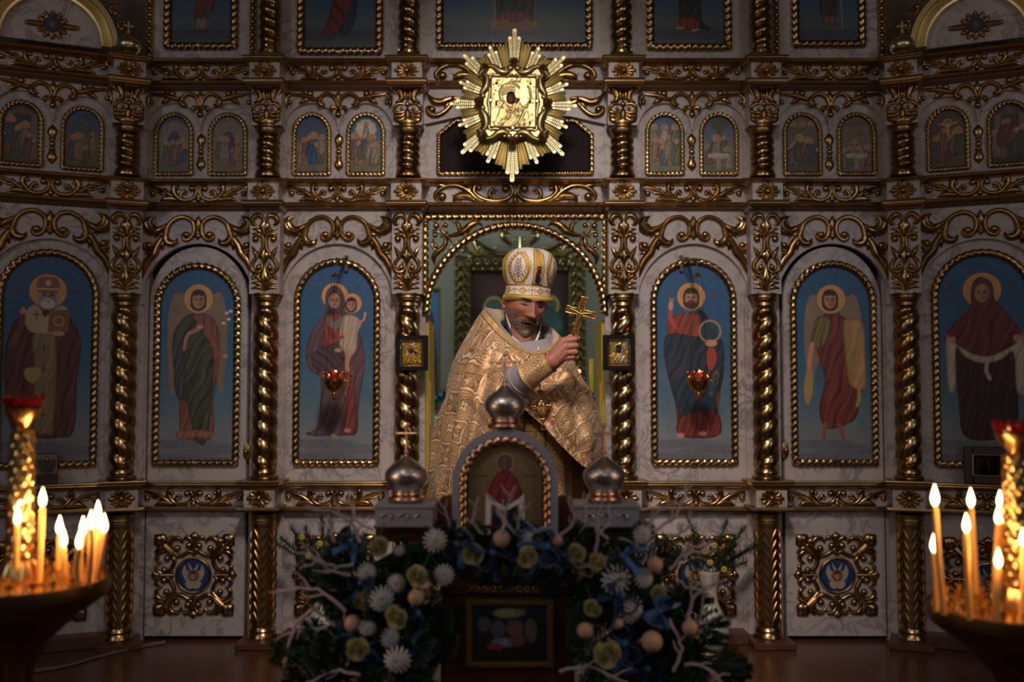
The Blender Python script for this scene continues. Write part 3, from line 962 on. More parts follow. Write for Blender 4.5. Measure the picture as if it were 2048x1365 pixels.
def ic_seraph(C):
    """roundel with a six-winged seraph; canvas -32..32"""
    C.grad([(-33, (18, 48, 92)), (33, (16, 42, 84))])
    w = (140, 126, 108)
    for s in (-1, 1):
        C.poly([(0, -4), (s * 8, 12), (s * 16, 8), (s * 22, -6), (s * 17, -20), (s * 13, -10), (s * 6, -8)], w)
        C.poly([(0, -8), (s * 4, -16), (s * 10, -24), (s * 8, -14), (s * 3, -6)], w)
        C.poly([(0, 8), (s * 8, 12), (s * 16, 14), (s * 12, 24), (s * 4, 26), (0, 22)], w)
        for i in range(4): C.line([(s * 6, 6), (s * (12 + 2.5 * i), -8 + 6 * i)], .8, (120, 104, 90), .8)
    C.ell(0, 0, 11, 11, (120, 84, 40)); C.ring(0, 0, 11, 1, (80, 54, 30)); C.face(0, 1, 7.5, (176, 124, 92), hair=(48, 30, 22))
# ------------------------------------------------------------------ the iconostasis
M_fascia = simple('brown_fascia', (0.20, 0.125, 0.085), 0.45, 0.3, noise=0.15)
M_cornice = simple('cornice_gilding', (0.46, 0.31, 0.15), 0.3, 1.0, noise=0.2, nscale=9)
M_rosewood = simple('plinth_wood', (0.12, 0.05, 0.028), 0.4, noise=0.3, nscale=12)
M_shadow = simple('dark_backing', (0.01, 0.008, 0.008), 0.8)
FLOOR = zl(1281)
CEIL = 4.6
T_FR, T_FRW, T_SP, T_CAP, T_CAPS, T_FES, T_SIDE, T_MED, T_ROS, T_SPI = o_frieze(), o_frieze_wide(), o_spandrel(), o_capital(), o_capital_small(), o_festival(), o_side(), o_medal(), o_rosette(), o_spindle()

UB = [LW.at(99, 450)[0], -1.581, -0.888, 0, 0.888, 1.581, RW.at(1959, 450)[0]]
ub = (RW.at(1959, 450)[0] - LW.at(99, 450)[0]) / 2
UB[0], UB[6] = -ub, ub
UC = [LW.at(249, 700, -.05)[0], -1.225, -0.530, 0.530, 1.225, RW.at(1815, 700, -.05)[0]]
uc = (UC[5] - UC[0]) / 2
UC[0], UC[5] = -uc, uc
FB = [LW, MAIN, MAIN, MAIN, MAIN, MAIN, RW]
FC = [LW, MAIN, MAIN, MAIN, MAIN, RW]
BN = ['bishop saint', 'lily angel door', 'Virgin and Child', 'royal doorway', 'Christ with orb', 'shield angel door', 'veil-holding Virgin']
CN = ['between bishop saint and lily angel door', 'between lily angel door and Virgin with Child',
      'left of the royal doorway', 'right of the royal doorway', 'between Christ with orb and shield angel door',
      'between shield angel door and veil-holding Virgin']

# levels: (top of upper cornice, top of board, bottom of board, bottom of lower cornice, bottom of fascia)
LV = [(116, 129, 162, 170, 182), (357, 369, 405, 415, 424), (964, 978, 1014, 1023, 1023)]
ROWN = ['under the top row of icons', 'under the small feast icons', 'under the large icons']
CORN = [(0, 0), (.050, 0), (.054, -.05), (.055, -.13), (.052, -.2), (.042, -.24), (.041, -.34), (.045, -.38), (.046, -.46), (.043, -.54), (.033, -.58), (.030, -.74), (.018, -.92), (.012, -1.0), (0, -1.0)]


def cornice(mb, u0, u1, dbase, z0, z1, sc=1.0, prof=CORN, ret=False):
    h = z0 - z1
    rs = []
    for o, z in prof:
        o *= sc; zz = z0 + z * h
        if ret: rs.append([(u0 - o, .0, zz), (u0 - o, dbase - o, zz), (u1 + o, dbase - o, zz), (u1 + o, 0, zz)])
        else: rs.append([(u0, dbase - o, zz), (u1, dbase - o, zz)])
    n = len(rs[0]); vs = [p for r in rs for p in r]; fs = []
    for i in range(len(rs) - 1):
        for j in range(n - 1): fs.append((i * n + j, (i + 1) * n + j, (i + 1) * n + j + 1, i * n + j + 1))
    fs.append(tuple(range(n))); fs.append(tuple((len(rs) - 1) * n + j for j in range(n))[::-1])
    if not ret:
        fs.append(tuple(i * n for i in range(len(rs)))); fs.append(tuple(i * n + 1 for i in range(len(rs)))[::-1])
    mb.add(vs, fs)


def arch_board(mb, u0, u1, z1, d, th, arches, zb):
    """board from z1 down to arch curves; arches=[(cu, r, zs, ry)]; outside arches bottom at zb"""
    us = [u0, u1]
    for cu, r, zs, ry in arches:
        us += [cu + r * cos(PI * k / 36) for k in range(37)]
    us = sorted(set(round(min(max(x, u0), u1), 6) for x in us))

    def low(x):
        lo = None
        for cu, r, zs, ry in arches:
            if abs(x - cu) < r - 1e-9:
                v = zs + ry * math.sqrt(max(0, 1 - ((x - cu) / r) ** 2)); lo = v if lo is None else min(lo, v)
        return zb if lo is None else max(lo, zb)
    top = [(x, z1) for x in us]; bot = [(x, low(x)) for x in us]
    vs = []; fs = []
    for (x, zt), (_, zb_) in zip(top, bot):
        vs += [(x, d, zt), (x, d, zb_), (x, d + th, zb_), (x, d + th, zt)]
    for i in range(len(us) - 1):
        a, b = 4 * i, 4 * i + 4
        fs += [(a, a + 1, b + 1, b), (a + 1, a + 2, b + 2, b + 1), (a + 3, a, b, b + 3)]
    fs += [(0, 3, 2, 1), (len(vs) - 4, len(vs) - 3, len(vs) - 2, len(vs) - 1)]
    mb.add(vs, fs)


def place_struct(name, mb, mat, fr, smooth=False):
    o = mb.build(name, mat, smooth=smooth)
    fr_place(o, fr, 0, 0, 0)
    return struct(o)


def bay_span(i):
    fr = FB[i]
    if i == 0: return -1.15, 0.0
    if i == 6: return 0.0, 1.15
    e = [-HX, UC[1], UC[2], UC[3], UC[4], HX]
    return e[i - 1], e[i]


trim_n = 0
for i in range(7):
    fr = FB[i]; u0, u1 = bay_span(i)
    # cornices, friezes
    g = MB(); f = MB(); w = MB()
    for r, (a, b, c_, d_, e_) in enumerate(LV):
        if i == 3 and r == 2: continue
        cornice(g, u0, u1, -.03, zl(a, -.08), zl(b, -.06))
        cornice(g, u0, u1, -.03, zl(c_, -.06), zl(d_, -.06), .8)
        if e_ > d_:
            cornice(f, u0, u1, -.02, zl(d_, -.05), zl(e_, -.03), .6, prof=[(0, 0), (.045, 0), (.038, -.3), (.018, -.7), (.004, -1), (0, -1)])
        w.box(((u0 + u1) / 2, -.015, (zl(b, -.03) + zl(c_, -.03)) / 2), (u1 - u0, .03, zl(b, -.03) - zl(c_, -.03)))
    trim_n += 1
    place_struct('trim_%d' % trim_n, g, M_cornice, fr, True); trim_n += 1
    place_struct('trim_%d' % trim_n, f, M_fascia, fr)
    # marble wall
    zt, z6 = zl(424), zl(1281)
    lo, hi = (u0, u1)
    if i == 3:
        w.box((0, .03, (zl(440) + zl(170)) / 2), (hi - lo, .06, zl(170) - zl(424)))
        # gable board over the dark panel
        zc, ze, zb = zl(226), zl(258), zl(357)
        pts = [(lo, zl(181)), (lo, ze), (-.28, zl(236)), (0, zc), (.28, zl(236)), (hi, ze), (hi, zl(181))]
        vs = [(x, -.03, z) for x, z in pts] + [(x, 0, z) for x, z in pts]
        w.add(vs, [(0, 1, 2, 3), (0, 3, 6), (3, 4, 5, 6), (1, 8, 9, 2), (2, 9, 10, 3), (3, 10, 11, 4), (4, 11, 12, 5)])
        for s in (-1, 1):
            w.box((s * (.4656 + .53) / 2, .03, (z6 + zl(424)) / 2), (.53 - .4656, .06, zl(424) - z6))
    elif i in (1, 5):
        # fixed strips beside the door leaf, board over it
        s = -1 if i == 1 else 1
        w.box((s * (1.853 + 1.832) / 2, .03, (z6 + zt) / 2), (.021, .06, zt - z6))
        w.box((s * (1.225 + 1.318) / 2, .03, (z6 + zt) / 2), (.093, .06, zt - z6))
        w.box(((lo + hi) / 2, .03, (zl(424) + zl(180)) / 2), (hi - lo, .06, zl(180) - zl(424)))
    else:
        w.box(((lo + hi) / 2, .03, (z6 + zl(180)) / 2), (hi - lo, .06, zl(180) - z6))
    cu = UB[i]
    if i != 3:
        ra = .276 if i not in (0, 6) else .292
        arch_board(w, lo, hi, zl(422), -.025, .03, [(cu, ra, zl(603), zl(489) - zl(603))], zl(603) if i not in (0, 6) else zl(610))
        # feast row double arch
        rr = .133
        arch_board(w, lo, hi, zl(181), -.02, .025, [(cu - .136, rr, zl(260), zl(208) - zl(260)), (cu + .136, rr, zl(260), zl(208) - zl(260))], zl(262))
    # upper row wall
    if i in (0, 6):
        pass
    else:
        w.box(((lo + hi) / 2, .03, (CEIL + zl(118)) / 2), (hi - lo, .06, CEIL - zl(118)))
    o = place_struct('wall_%s' % ['far_left', 'left', 'inner_left', 'center', 'inner_right', 'right', 'far_right'][i], w, M_marble, fr)

# side door leaves
for i in (1, 5):
    s = -1 if i == 1 else 1
    fr = MAIN
    t = tag(empty('side_door', (s * 1.578, 0, FLOOR + .02)), ['', 'marble side door with arched top under the lily angel icon', '', '', '', 'marble side door with arched top under the shield angel icon'][i], 'door', 'side doors of the icon screen')
    m = MB(); hw = .245; zs = zl(606) - t.location.z; top = zl(494) - t.location.z
    pts = [(-hw, .0), (hw, .0)] + [(hw * cos(PI * k / 24), zs + (top - zs) * sin(PI * k / 24)) for k in range(25)]
    n = len(pts)
    m.rings([[(x, .045, z) for x, z in pts], [(x, -.004, z) for x, z in pts], [(x * .99, -.008, z * .998 + .002) for x, z in pts]])
    m.build('door_leaf', M_marble, t, smooth=False)
    k = MB(); kx, kz = ((493, 904) if i == 1 else (1571, 901))
    ku, kzz = MAIN.at(kx, kz, -.02)
    ku -= s * 1.578; kzz -= t.location.z
    q = [(0, .052), (.016, .03), (.020, 0), (.016, -.03), (0, -.052), (-.016, -.03), (-.020, 0), (-.016, .03)]
    k.rings([[(ku + x, -.008, kzz + z) for x, z in q], [(ku + x * .9, -.016, kzz + z * .9) for x, z in q], [(ku + x * .3, -.022, kzz + z * .3) for x, z in q]])
    k.ball((ku, -.03, kzz), .014, 12, 8)
    k.build('door_knob', M_golddk, t)
    bb = MB(); bb.box((s * 1.55, .075, (FLOOR + zl(424)) / 2), (.64, .02, zl(424) - FLOOR))
    struct(bb.build('trim_backing', M_shadow));  # added black board, keeps sanctuary light out of the door gaps


# ---- pilasters: rosette blocks with cornice, carved capital blocks
def pil(i):
    fr = FC[i]; u = UC[i]; m = MB(); g = MB()
    if i in (0, 5): u = u
    for r, (a, b, c_, d_, e_) in enumerate(LV):
        za, zb, zc, zd = zl(a - 7 if r == 0 else a - 1, -.2), zl(b - 4 if r < 2 else 980, -.17), zl(c_ - 4 if r < 2 else 1015, -.17), zl(d_ - 1 if r < 2 else 1026, -.2)
        m.box((u, -.085, (zb + zc) / 2), (.147, .17, zb - zc + .004))
        cornice(g, u - .072, u + .072, -.168, za, zb, .62, ret=True)
        cornice(g, u - .072, u + .072, -.168, zc, zd, .55, ret=True)
    m.box((u, -.06, (zl(424 - 8, -.12) + zl(588, -.12)) / 2), (.147, .12, zl(416, -.12) - zl(588, -.12)))
    m.box((u, -.06, (zl(168, -.12) + zl(250, -.12)) / 2), (.147, .12, zl(168, -.12) - zl(250, -.12)))
    m.box((u, -.008, (zl(588) + zl(966)) / 2), (.165, .016, zl(588) - zl(966)))
    m.box((u, -.008, (zl(250) + zl(357)) / 2), (.165, .016, zl(250) - zl(357)))
    m.box((u, -.008, (zl(1024) + zl(1281)) / 2), (.165, .016, zl(1024) - zl(1281)))
    return m, g


pos_side = ['far left', 'second from left', 'inner left', 'inner right', 'second from right', 'far right']
for i in range(6):
    m, g = pil(i)
    place_struct('pillar_block', m, M_marble, FC[i]); trim_n += 1
    place_struct('trim_%d' % trim_n, g, M_cornice, FC[i], True)

# ---- ornaments
ORN = []


def orn(name, me, fr, u, d, z, label, cat, group, sx=1, sz=1):
    o = link(name, me); fr_place(o, fr, u, d, z); o.scale = (sx, 1, sz)
    tag(o, label, cat, group); ORN.append(o)
    return o


for i in range(6):
    for r, (a, b, c_, d_, e_) in enumerate(LV):
        zc = (zl(b - 4 if r < 2 else 980, -.17) + zl(c_ - 4 if r < 2 else 1015, -.17)) / 2
        orn('rosette', T_ROS, FC[i], UC[i], -.17, zc, 'petal rosette %s, %s' % (CN[i], ['top one', 'middle one', 'low one'][r]), 'rosette', 'gilded rosettes on the pillars', sx=.98, sz=.98 if r < 2 else 1)
    orn('pilaster_carving', T_CAP, FC[i], UC[i], -.12, zl(507, -.13), 'tall gilt carving over tall twisted column %s' % CN[i], 'carving', 'tall carved panels on the pillars')
    orn('small_pilaster_carving', T_CAPS, FC[i], UC[i], -.12, zl(207, -.13), 'small gilt carving over short twisted column %s' % CN[i], 'carving', 'small carved panels on the pillars')
for i in range(7):
    for r, (a, b, c_, d_, e_) in enumerate(LV):
        zc = (zl(b, -.03) + zl(c_, -.03)) / 2
        if i == 3:
            if r == 0: orn('scroll_frieze', T_FRW, FB[3], 0, -.03, zc, 'wide gilt scroll frieze partly hidden behind the sunburst icon', 'carving', 'gilded scroll friezes', sx=1.0, sz=.98)
            if r == 1: orn('scroll_frieze', T_FRW, FB[3], 0, -.03, zc, 'wide gilt scroll frieze directly above the royal doorway', 'carving', 'gilded scroll friezes', sx=1.0, sz=1.0)
            continue
        nm = 'above' if r < 2 else 'below'
        orn('scroll_frieze', T_FR, FB[i], UB[i], -.03, zc, 'gilt scroll frieze of the %s bay, %s' % (BN[i], ROWN[r]), 'carving', 'gilded scroll friezes', sz=.93 if r != 1 else 1)
    if i == 3: continue
    orn('arch_carving', T_SP, FB[i], UB[i], -.025, zl(456, -.03), 'gilt carved scrolls over the arch of the %s' % BN[i], 'carving', 'gilded arch carvings')
    orn('scroll_garland', T_FES, FB[i], UB[i], -.02, zl(197, -.03), 'gilt garland over the two feast icons above the %s' % BN[i], 'carving', 'gilded garlands over the feast icons')
    orn('carved_spindle', T_SPI, FB[i], UB[i], -.0, zl(305), 'gilt spindle between the two feast icons above the %s' % BN[i], 'carving', 'gilded spindles between feast icons')
for s in (-1, 1):
    orn('carved_branch', T_SIDE, MAIN, s * .375, -.03, zl(208, -.03), 'gilt curling branch %s of the sunburst icon' % ('left' if s < 0 else 'right'), 'carving', 'gilded branches beside the sunburst icon', sx=s)

# ---- medallions on the lower panels
med_c = Canvas(-33, -33, 33, 33, 3); ic_seraph(med_c)
med_me = med_c.panel('seraph_roundel', U, inside=lambda x, y: x * x + y * y < 31 ** 2, origin=(-33 * U, 33 * U))
ringp = [(33 * U * cos(2 * PI * k / 48), 33 * U * sin(2 * PI * k / 48)) for k in range(48)]
rm = MB()
rs = []
for k in range(49):
    a = 2 * PI * k / 48
    rs.append([((33.5 + 3.2 * cos(t)) * U * cos(a), -3.5 * U * sin(t), (33.5 + 3.2 * cos(t)) * U * sin(a)) for t in [2 * PI * j / 8 for j in range(8)]])
rm.rings(rs, cap=False); ring_me = rm.mesh('roundel_ring', M_gold)
for i in (0, 1, 2, 4, 5, 6):
    t = empty('seraph_medallion'); fr_place(t, FB[i], UB[i] + (.0 if i not in (1, 5) else 0), -.010, zl(1151, -.01))
    where = {0: 'behind the left candle stand', 1: 'low on the lily angel door', 2: 'behind the flowers left of the centre',
             4: 'behind the white vase right of the centre', 5: 'low on the shield angel door', 6: 'behind the right candle stand'}[i]
    tag(t, 'square gilt medallion with blue angel roundel, %s' % where, 'medallion', 'medallions on the lower panels')
    link('scrollwork', T_MED, t); link('ring', ring_me, t, loc=(0, -.006, 0)); link('roundel', med_me, t, loc=(0, -.009, 0))

# ---- twisted columns
colmesh = {}


def col_parts(kind, sg):
    """kind: tall / short / low / top ; z given absolute, column axis at 0"""
    if (kind, sg) in colmesh: return colmesh[(kind, sg)]
    d = -.05
    out = []
    if kind == 'tall':
        zt, z1, z2, zb = zl(589, d), zl(612, d), zl(938, d), zl(963, d)
        m = MB(); h = zt - z1
        m.lathe([(.069, zt), (.069, zt - .1 * h), (.060, zt - .16 * h), (.064, zt - .3 * h), (.064, zt - .38 * h), (.056, zt - .46 * h), (.060, zt - .6 * h), (.056, zt - .72 * h), (.05, zt - .8 * h), (.053, z1 - .003)], 28); out.append(('capital', m.mesh('capital', M_golddk)))
        m = MB(); twist_col(m, .0625, z2, z1, 34 * U * 1.0, sg); out.append(('shaft', m.mesh('shaft', M_gold)))
        m = MB(); h = z2 - zb
        m.lathe([(.052, z2 + .004), (.058, z2 - .1 * h), (.060, z2 - .25 * h), (.055, z2 - .38 * h), (.068, z2 - .5 * h), (.072, z2 - .66 * h), (.066, z2 - .8 * h), (.074, z2 - .86 * h), (.074, zb)], 28); out.append(('base', m.mesh('base', M_gold)))
    elif kind == 'short':
        zt, z1, z2, zb = zl(250, d), zl(271, d), zl(345, d), zl(357, d)
        m = MB(); h = zt - z1
        m.lathe([(.072, zt), (.072, zt - .2 * h), (.064, zt - .28 * h), (.066, zt - .5 * h), (.058, zt - .6 * h), (.058, zt - .85 * h), (.052, z1 - .003)], 28); out.append(('capital', m.mesh('capital', M_golddk)))
        m = MB(); twist_col(m, .0585, z2, z1, 15.6 * U, sg, amp=.17); out.append(('shaft', m.mesh('shaft', M_gold)))
        m = MB(); m.lathe([(.054, z2 + .004), (.060, z2 - .008), (.058, z2 - .014), (.064, z2 - .02), (.064, zb)], 28); out.append(('base', m.mesh('base', M_gold)))
    elif kind == 'top':
        z2, z1 = zl(110, d), zl(-200, d)
        m = MB(); twist_col(m, .055, z2 + .02, z1, 20.5 * U, sg, amp=.24); out.append(('shaft', m.mesh('shaft', M_gold)))
        m = MB(); m.lathe([(.048, z2 + .022), (.056, z2 + .014), (.052, z2 + .008), (.06, z2), (.06, z2 - .01)], 28); out.append(('base', m.mesh('base', M_gold)))
        m = MB(); m.lathe([(.05, z1 - .01), (.06, z1 + .01), (.066, z1 + .05)], 28); out.append(('capital', m.mesh('capital', M_gold)))
    else:
        zt, z1, z2, zb = zl(1026, d), zl(1053, d), zl(1236, d), zl(1277, d)
        m = MB(); h = zt - z1
        m.lathe([(.066, zt), (.064, zt - .3 * h), (.066, zt - .45 * h), (.060, zt - .55 * h), (.062, zt - .8 * h), (.058, z1)], 28); out.append(('capital', m.mesh('capital', M_golddk)))
        m = MB(); m.lathe([(.058, z1 + .002), (.058, z2 - .002)], 28)
        rows = 9; dz = (z1 - z2) / rows
        for k in range(rows):                       # herringbone leaves wrapped round the shaft
            zc = z1 - dz * (k + .12)
            for q in range(6):
                for sg2 in (-1, 1):
                    a0 = -PI / 2 + q * PI / 3
                    pts = []
                    for t in range(5):
                        aa = a0 + sg2 * (.06 + t / 4 * .46); zz = zc - dz * 1.15 + t / 4 * dz * 1.15
                        pts.append((.0595 * cos(aa), .0595 * sin(aa), zz))
                    m.tube(pts, [.002, .005, .0062, .005, .002], 6)
        out.append(('shaft', m.mesh('shaft', M_golddk)))
        m = MB(); h = z2 - zb
        m.lathe([(.060, z2 + .002), (.060, z2 - .12 * h), (.056, z2 - .3 * h), (.062, z2 - .42 * h), (.066, z2 - .5 * h), (.062, z2 - .6 * h), (.068, z2 - .7 * h), (.072, z2 - .84 * h), (.068, z2 - .92 * h), (.072, zb)], 28); out.append(('base', m.mesh('base', M_gold)))
    colmesh[(kind, sg)] = out
    return out


KN = {'tall': ('twisted_column', 'tall gilded twisted column'), 'short': ('short_twisted_column', 'short gilded twisted column in the feast row'),
      'low': ('leaf_carved_column', 'low gilt column carved with leaves'), 'top': ('upper_twisted_column', 'gilded twisted column in the top row')}
for i in range(6):
    for kind in ('tall', 'short', 'low', 'top'):
        if kind == 'top' and i in (0, 5): continue
        sg = 1 if i < 3 else -1
        t = empty(KN[kind][0]); fr_place(t, FC[i], UC[i], -.072, 0)
        tag(t, '%s %s' % (KN[kind][1], CN[i]), 'column', KN[kind][1] + 's')
        for nm, me in col_parts(kind, sg): link(nm, me, t)

# ---- wooden plinth and step
m = MB()
for i in range(6):
    z1 = zl(1277, -.1)
    b = MB(); b.bbox((UC[i], -.10, (z1 + FLOOR) / 2), (.20, .22, z1 - FLOOR), .006)
    o = b.build('trim_plinth', M_rosewood, smooth=False); fr_place(o, FC[i], 0, 0, 0); struct(o)
for i in (0, 2, 4, 6):
    u0, u1 = bay_span(i); b = MB(); z1 = zl(1281, -.05) + .0
    b.bbox(((u0 + u1) / 2, -.055, FLOOR + .03), (u1 - u0 - .2, .11, .06), .006)
    o = b.build('trim_plinth', M_rosewood, smooth=False); fr_place(o, FB[i], 0, 0, 0); struct(o)

# ---- large icons
rope_main = None
for i, (fn, x0, x1, yt, yb, cx) in {0: (lambda C: ic_nicholas(C, 0), 0, 0, 522, 925, 98), 1: (ic_gabriel, 0, 0, 536, 928, 398), 2: (ic_mary, 0, 0, 525, 922, 674),
                                    4: (ic_christ, 0, 0, 525, 926, 1386), 5: (ic_michael, 0, 0, 533, 928, 1666), 6: (ic_pokrov, 0, 0, 516, 924, 1966)}.items():
    hw = 79 if i not in (0, 6) else 84
    zT, zB = zl({0: 515, 6: 515, 1: 533, 5: 529}.get(i, 524)), zl(926)
    C = Canvas(cx - hw, {0: 515, 6: 515, 1: 533, 5: 529}.get(i, 524), cx + hw, 926)
    fn(C); C.mottle(.10, 2.2, i); C.mottle(.16, 30, i + 3)
    ys = {0: 515, 6: 515, 1: 533, 5: 529}.get(i, 524) + hw
    kz = (zT - zB) / C.__dict__['H'] * C.SS
    me = C.panel('painting', U, inside=lambda x, y, cx=cx, hw=hw, ys=ys: (y > ys) | ((x - cx) ** 2 + (y - ys) ** 2 < (hw + .5) ** 2), origin=(-hw * U, 0))
    d0 = -.001 if i not in (1, 5) else -.0095
    t = empty('large_icon'); fr_place(t, FB[i], UB[i] + (0.0), d0, zT)
    # vertical size of the canvas in metres must follow the wall scale
    t.scale = (1, 1, 1)
    lab = {0: 'arched icon of a white-bearded bishop in a crown, leftmost large icon', 1: 'arched icon of a winged angel in green holding a lily', 2: 'arched icon of the Virgin in mauve carrying the Child',
           4: 'arched icon of Christ in red and blue holding an orb', 5: 'arched icon of a winged angel in red beside a golden shield', 6: 'arched icon of the Virgin in dark red holding a white veil'}[i]
    tag(t, lab, 'icon', 'large icons of the lower row')
    o = link('painting', me, t, loc=(0, -.004, 0)); ksc = (zT - zB) / (C.H / C.SS * U); o.scale = (1, 1, ksc)
    H = (zT - zB); w_ = (hw + 1) * U
    path = arch_path(w_, -H, -(hw + 1) * U * ksc, ry=w_ * ksc)
    key = 'main' if i in (2, 4) else ('w%d' % i)
    link('rope_frame', rope_mesh('rope_frame', path, 7.6 * U, 13.8 * U, M_gold), t, loc=(0, -.010, 0))

# ---- feast icons
fn_no = 0
FLAB = ['night birth scene of kneeling figures under two angels', 'baptism scene with a blue river', 'temple scene with a figure in red and a dark-robed group', 'annunciation scene with a blue robed angel',
        'crowd welcoming a rider under a tower', 'ascension scene with a pale cloud over a crowd', 'transfiguration scene with three pale figures', 'three seated angels under a tree',
        'funeral bed scene with a cloud of angels', 'cradle scene with a white bed and a blue robe', 'crucifixion scene with onlookers', 'dark interior scene under a blue arch']
for i in (0, 1, 2, 4, 5, 6):
    for s in (-1, 1):
        C = Canvas(0, 0, 66, 112); ic_feast(fn_no)(C)
        hh = zl(232) - zl(347); ksc = hh / (112 * U)
        me = C.panel('painting', U, inside=lambda x, y: (y > 33) | ((x - 33) ** 2 + (y - 33) ** 2 < 33.5 ** 2), origin=(-33 * U, 0), gain=GAIN * .9)
        t = empty('feast_icon'); fr_place(t, FB[i], UB[i] + s * .136, -.001, zl(232))
        tag(t, 'small %s icon' % FLAB[fn_no], 'icon', 'small feast icons')
        o = link('painting', me, t, loc=(0, -.003, 0)); o.scale = (1, 1, ksc)
        w_ = 35.5 * U
        if fn_no == 0: rope_f = rope_mesh('rope_frame', arch_path(w_, -hh - 2 * U, -w_ * ksc, ry=w_ * ksc + 2 * U), 5.0 * U, 8.6 * U, M_gold, seg=9)
        link('rope_frame', rope_f, t, loc=(0, -.008, 0))
        fn_no += 1

# ---- dark gabled panel behind the sunburst
t = tag(empty('gabled_panel', (0, -.001, zl(348))), 'dark gabled picture panel in a gilt rope frame behind the sunburst icon', 'panel')
w_ = 154 * U; h1 = zl(271) - zl(348); h2 = zl(243) - zl(348)
pts = [(-w_, 0), (w_, 0), (w_, h1), (.30, h2), (-.30, h2), (-w_, h1)]
m = MB(); m.add([(x, -.004, z) for x, z in pts], [tuple(range(6))]); m.add([(x, 0, z) for x, z in pts], [tuple(range(6))])
m.build('panel_board', simple('dark_canvas', (0.022, 0.013, 0.013), .65, noise=.3, nscale=9, spec=.15), t, smooth=False)
link('rope_frame', rope_mesh('rope_frame', [(0, 0), (w_, 0), (w_, h1), (.30, h2), (0, h2 + .004), (-.30, h2), (-w_, h1), (-w_, 0)], 5.6 * U, 11 * U, M_gold), t, loc=(0, -.008, 0))

# ---- upper row icons
for k, (i, cx, hw, yb, lab) in enumerate([(1, 403, 66, 94, 'robed saint in red and grey, only the feet seen'), (2, 681, 78, 104, 'saint in a red cloak over dark blue'), (3, 1029, 150, 94, 'enthroned figure on a wooden dais, widest of the top row'),
                                          (4, 1378, 77, 96, 'saint in a dark green robe over red'), (5, 1657, 66, 90, 'saint in violet holding a staff')]):
    C = Canvas(-hw, -150, hw, 112); ic_top(k)(C)
    zT = zl(-170); zB = zl(yb)
    kz = (zB - zl(0)) / (-yb * U)
    me = C.panel('painting', U, inside=lambda x, y, yb=yb: (y < yb) & (x > -999), origin=(-hw * U, 0))
    X = MAIN.at(cx, 60)[0]
    t = empty('upper_icon', (X, -.001, zl(-150)))
    tag(t, 'top row icon of a %s' % lab, 'icon', 'large icons of the top row')
    o = link('painting', me, t, loc=(0, -.003, 0)); ksc = (zl(-150) - zB) / ((yb + 150) * U); o.scale = (1, 1, ksc)
    H = zl(-150) - zB; w_ = (hw + 2) * U
    link('rope_frame', rope_mesh('rope_frame', [(0, -H), (w_, -H), (w_, 0), (-w_, 0), (-w_, -H)], 8.5 * U, 14.5 * U, M_gold), t, loc=(0, -.010, 0))

# bead strips of the outer upper panels
for px in (301, 507, 1551, 1762):
    X = MAIN.at(px, 60)[0]; m = MB(); z = zl(112); k = 0
    while z < zl(-150):
        m.ball((X, -.012, z), .0155, 10, 6, sz=1.15); z += .0345; k += 1
    m.box((X, -.006, (zl(112) + zl(-150)) / 2), (.034, .014, zl(-150) - zl(112)))
    o = m.build('beaded_strip', M_gold); o.location = (0, 0, 0)
    tag(o, 'gilt beaded strip on the %s of the top row %s icon' % ({301: 'outer side', 507: 'inner side', 1551: 'inner side', 1762: 'outer side'}[px], 'red-and-grey saint' if px < 1000 else 'violet saint'), 'moulding', 'beaded strips of the top row')

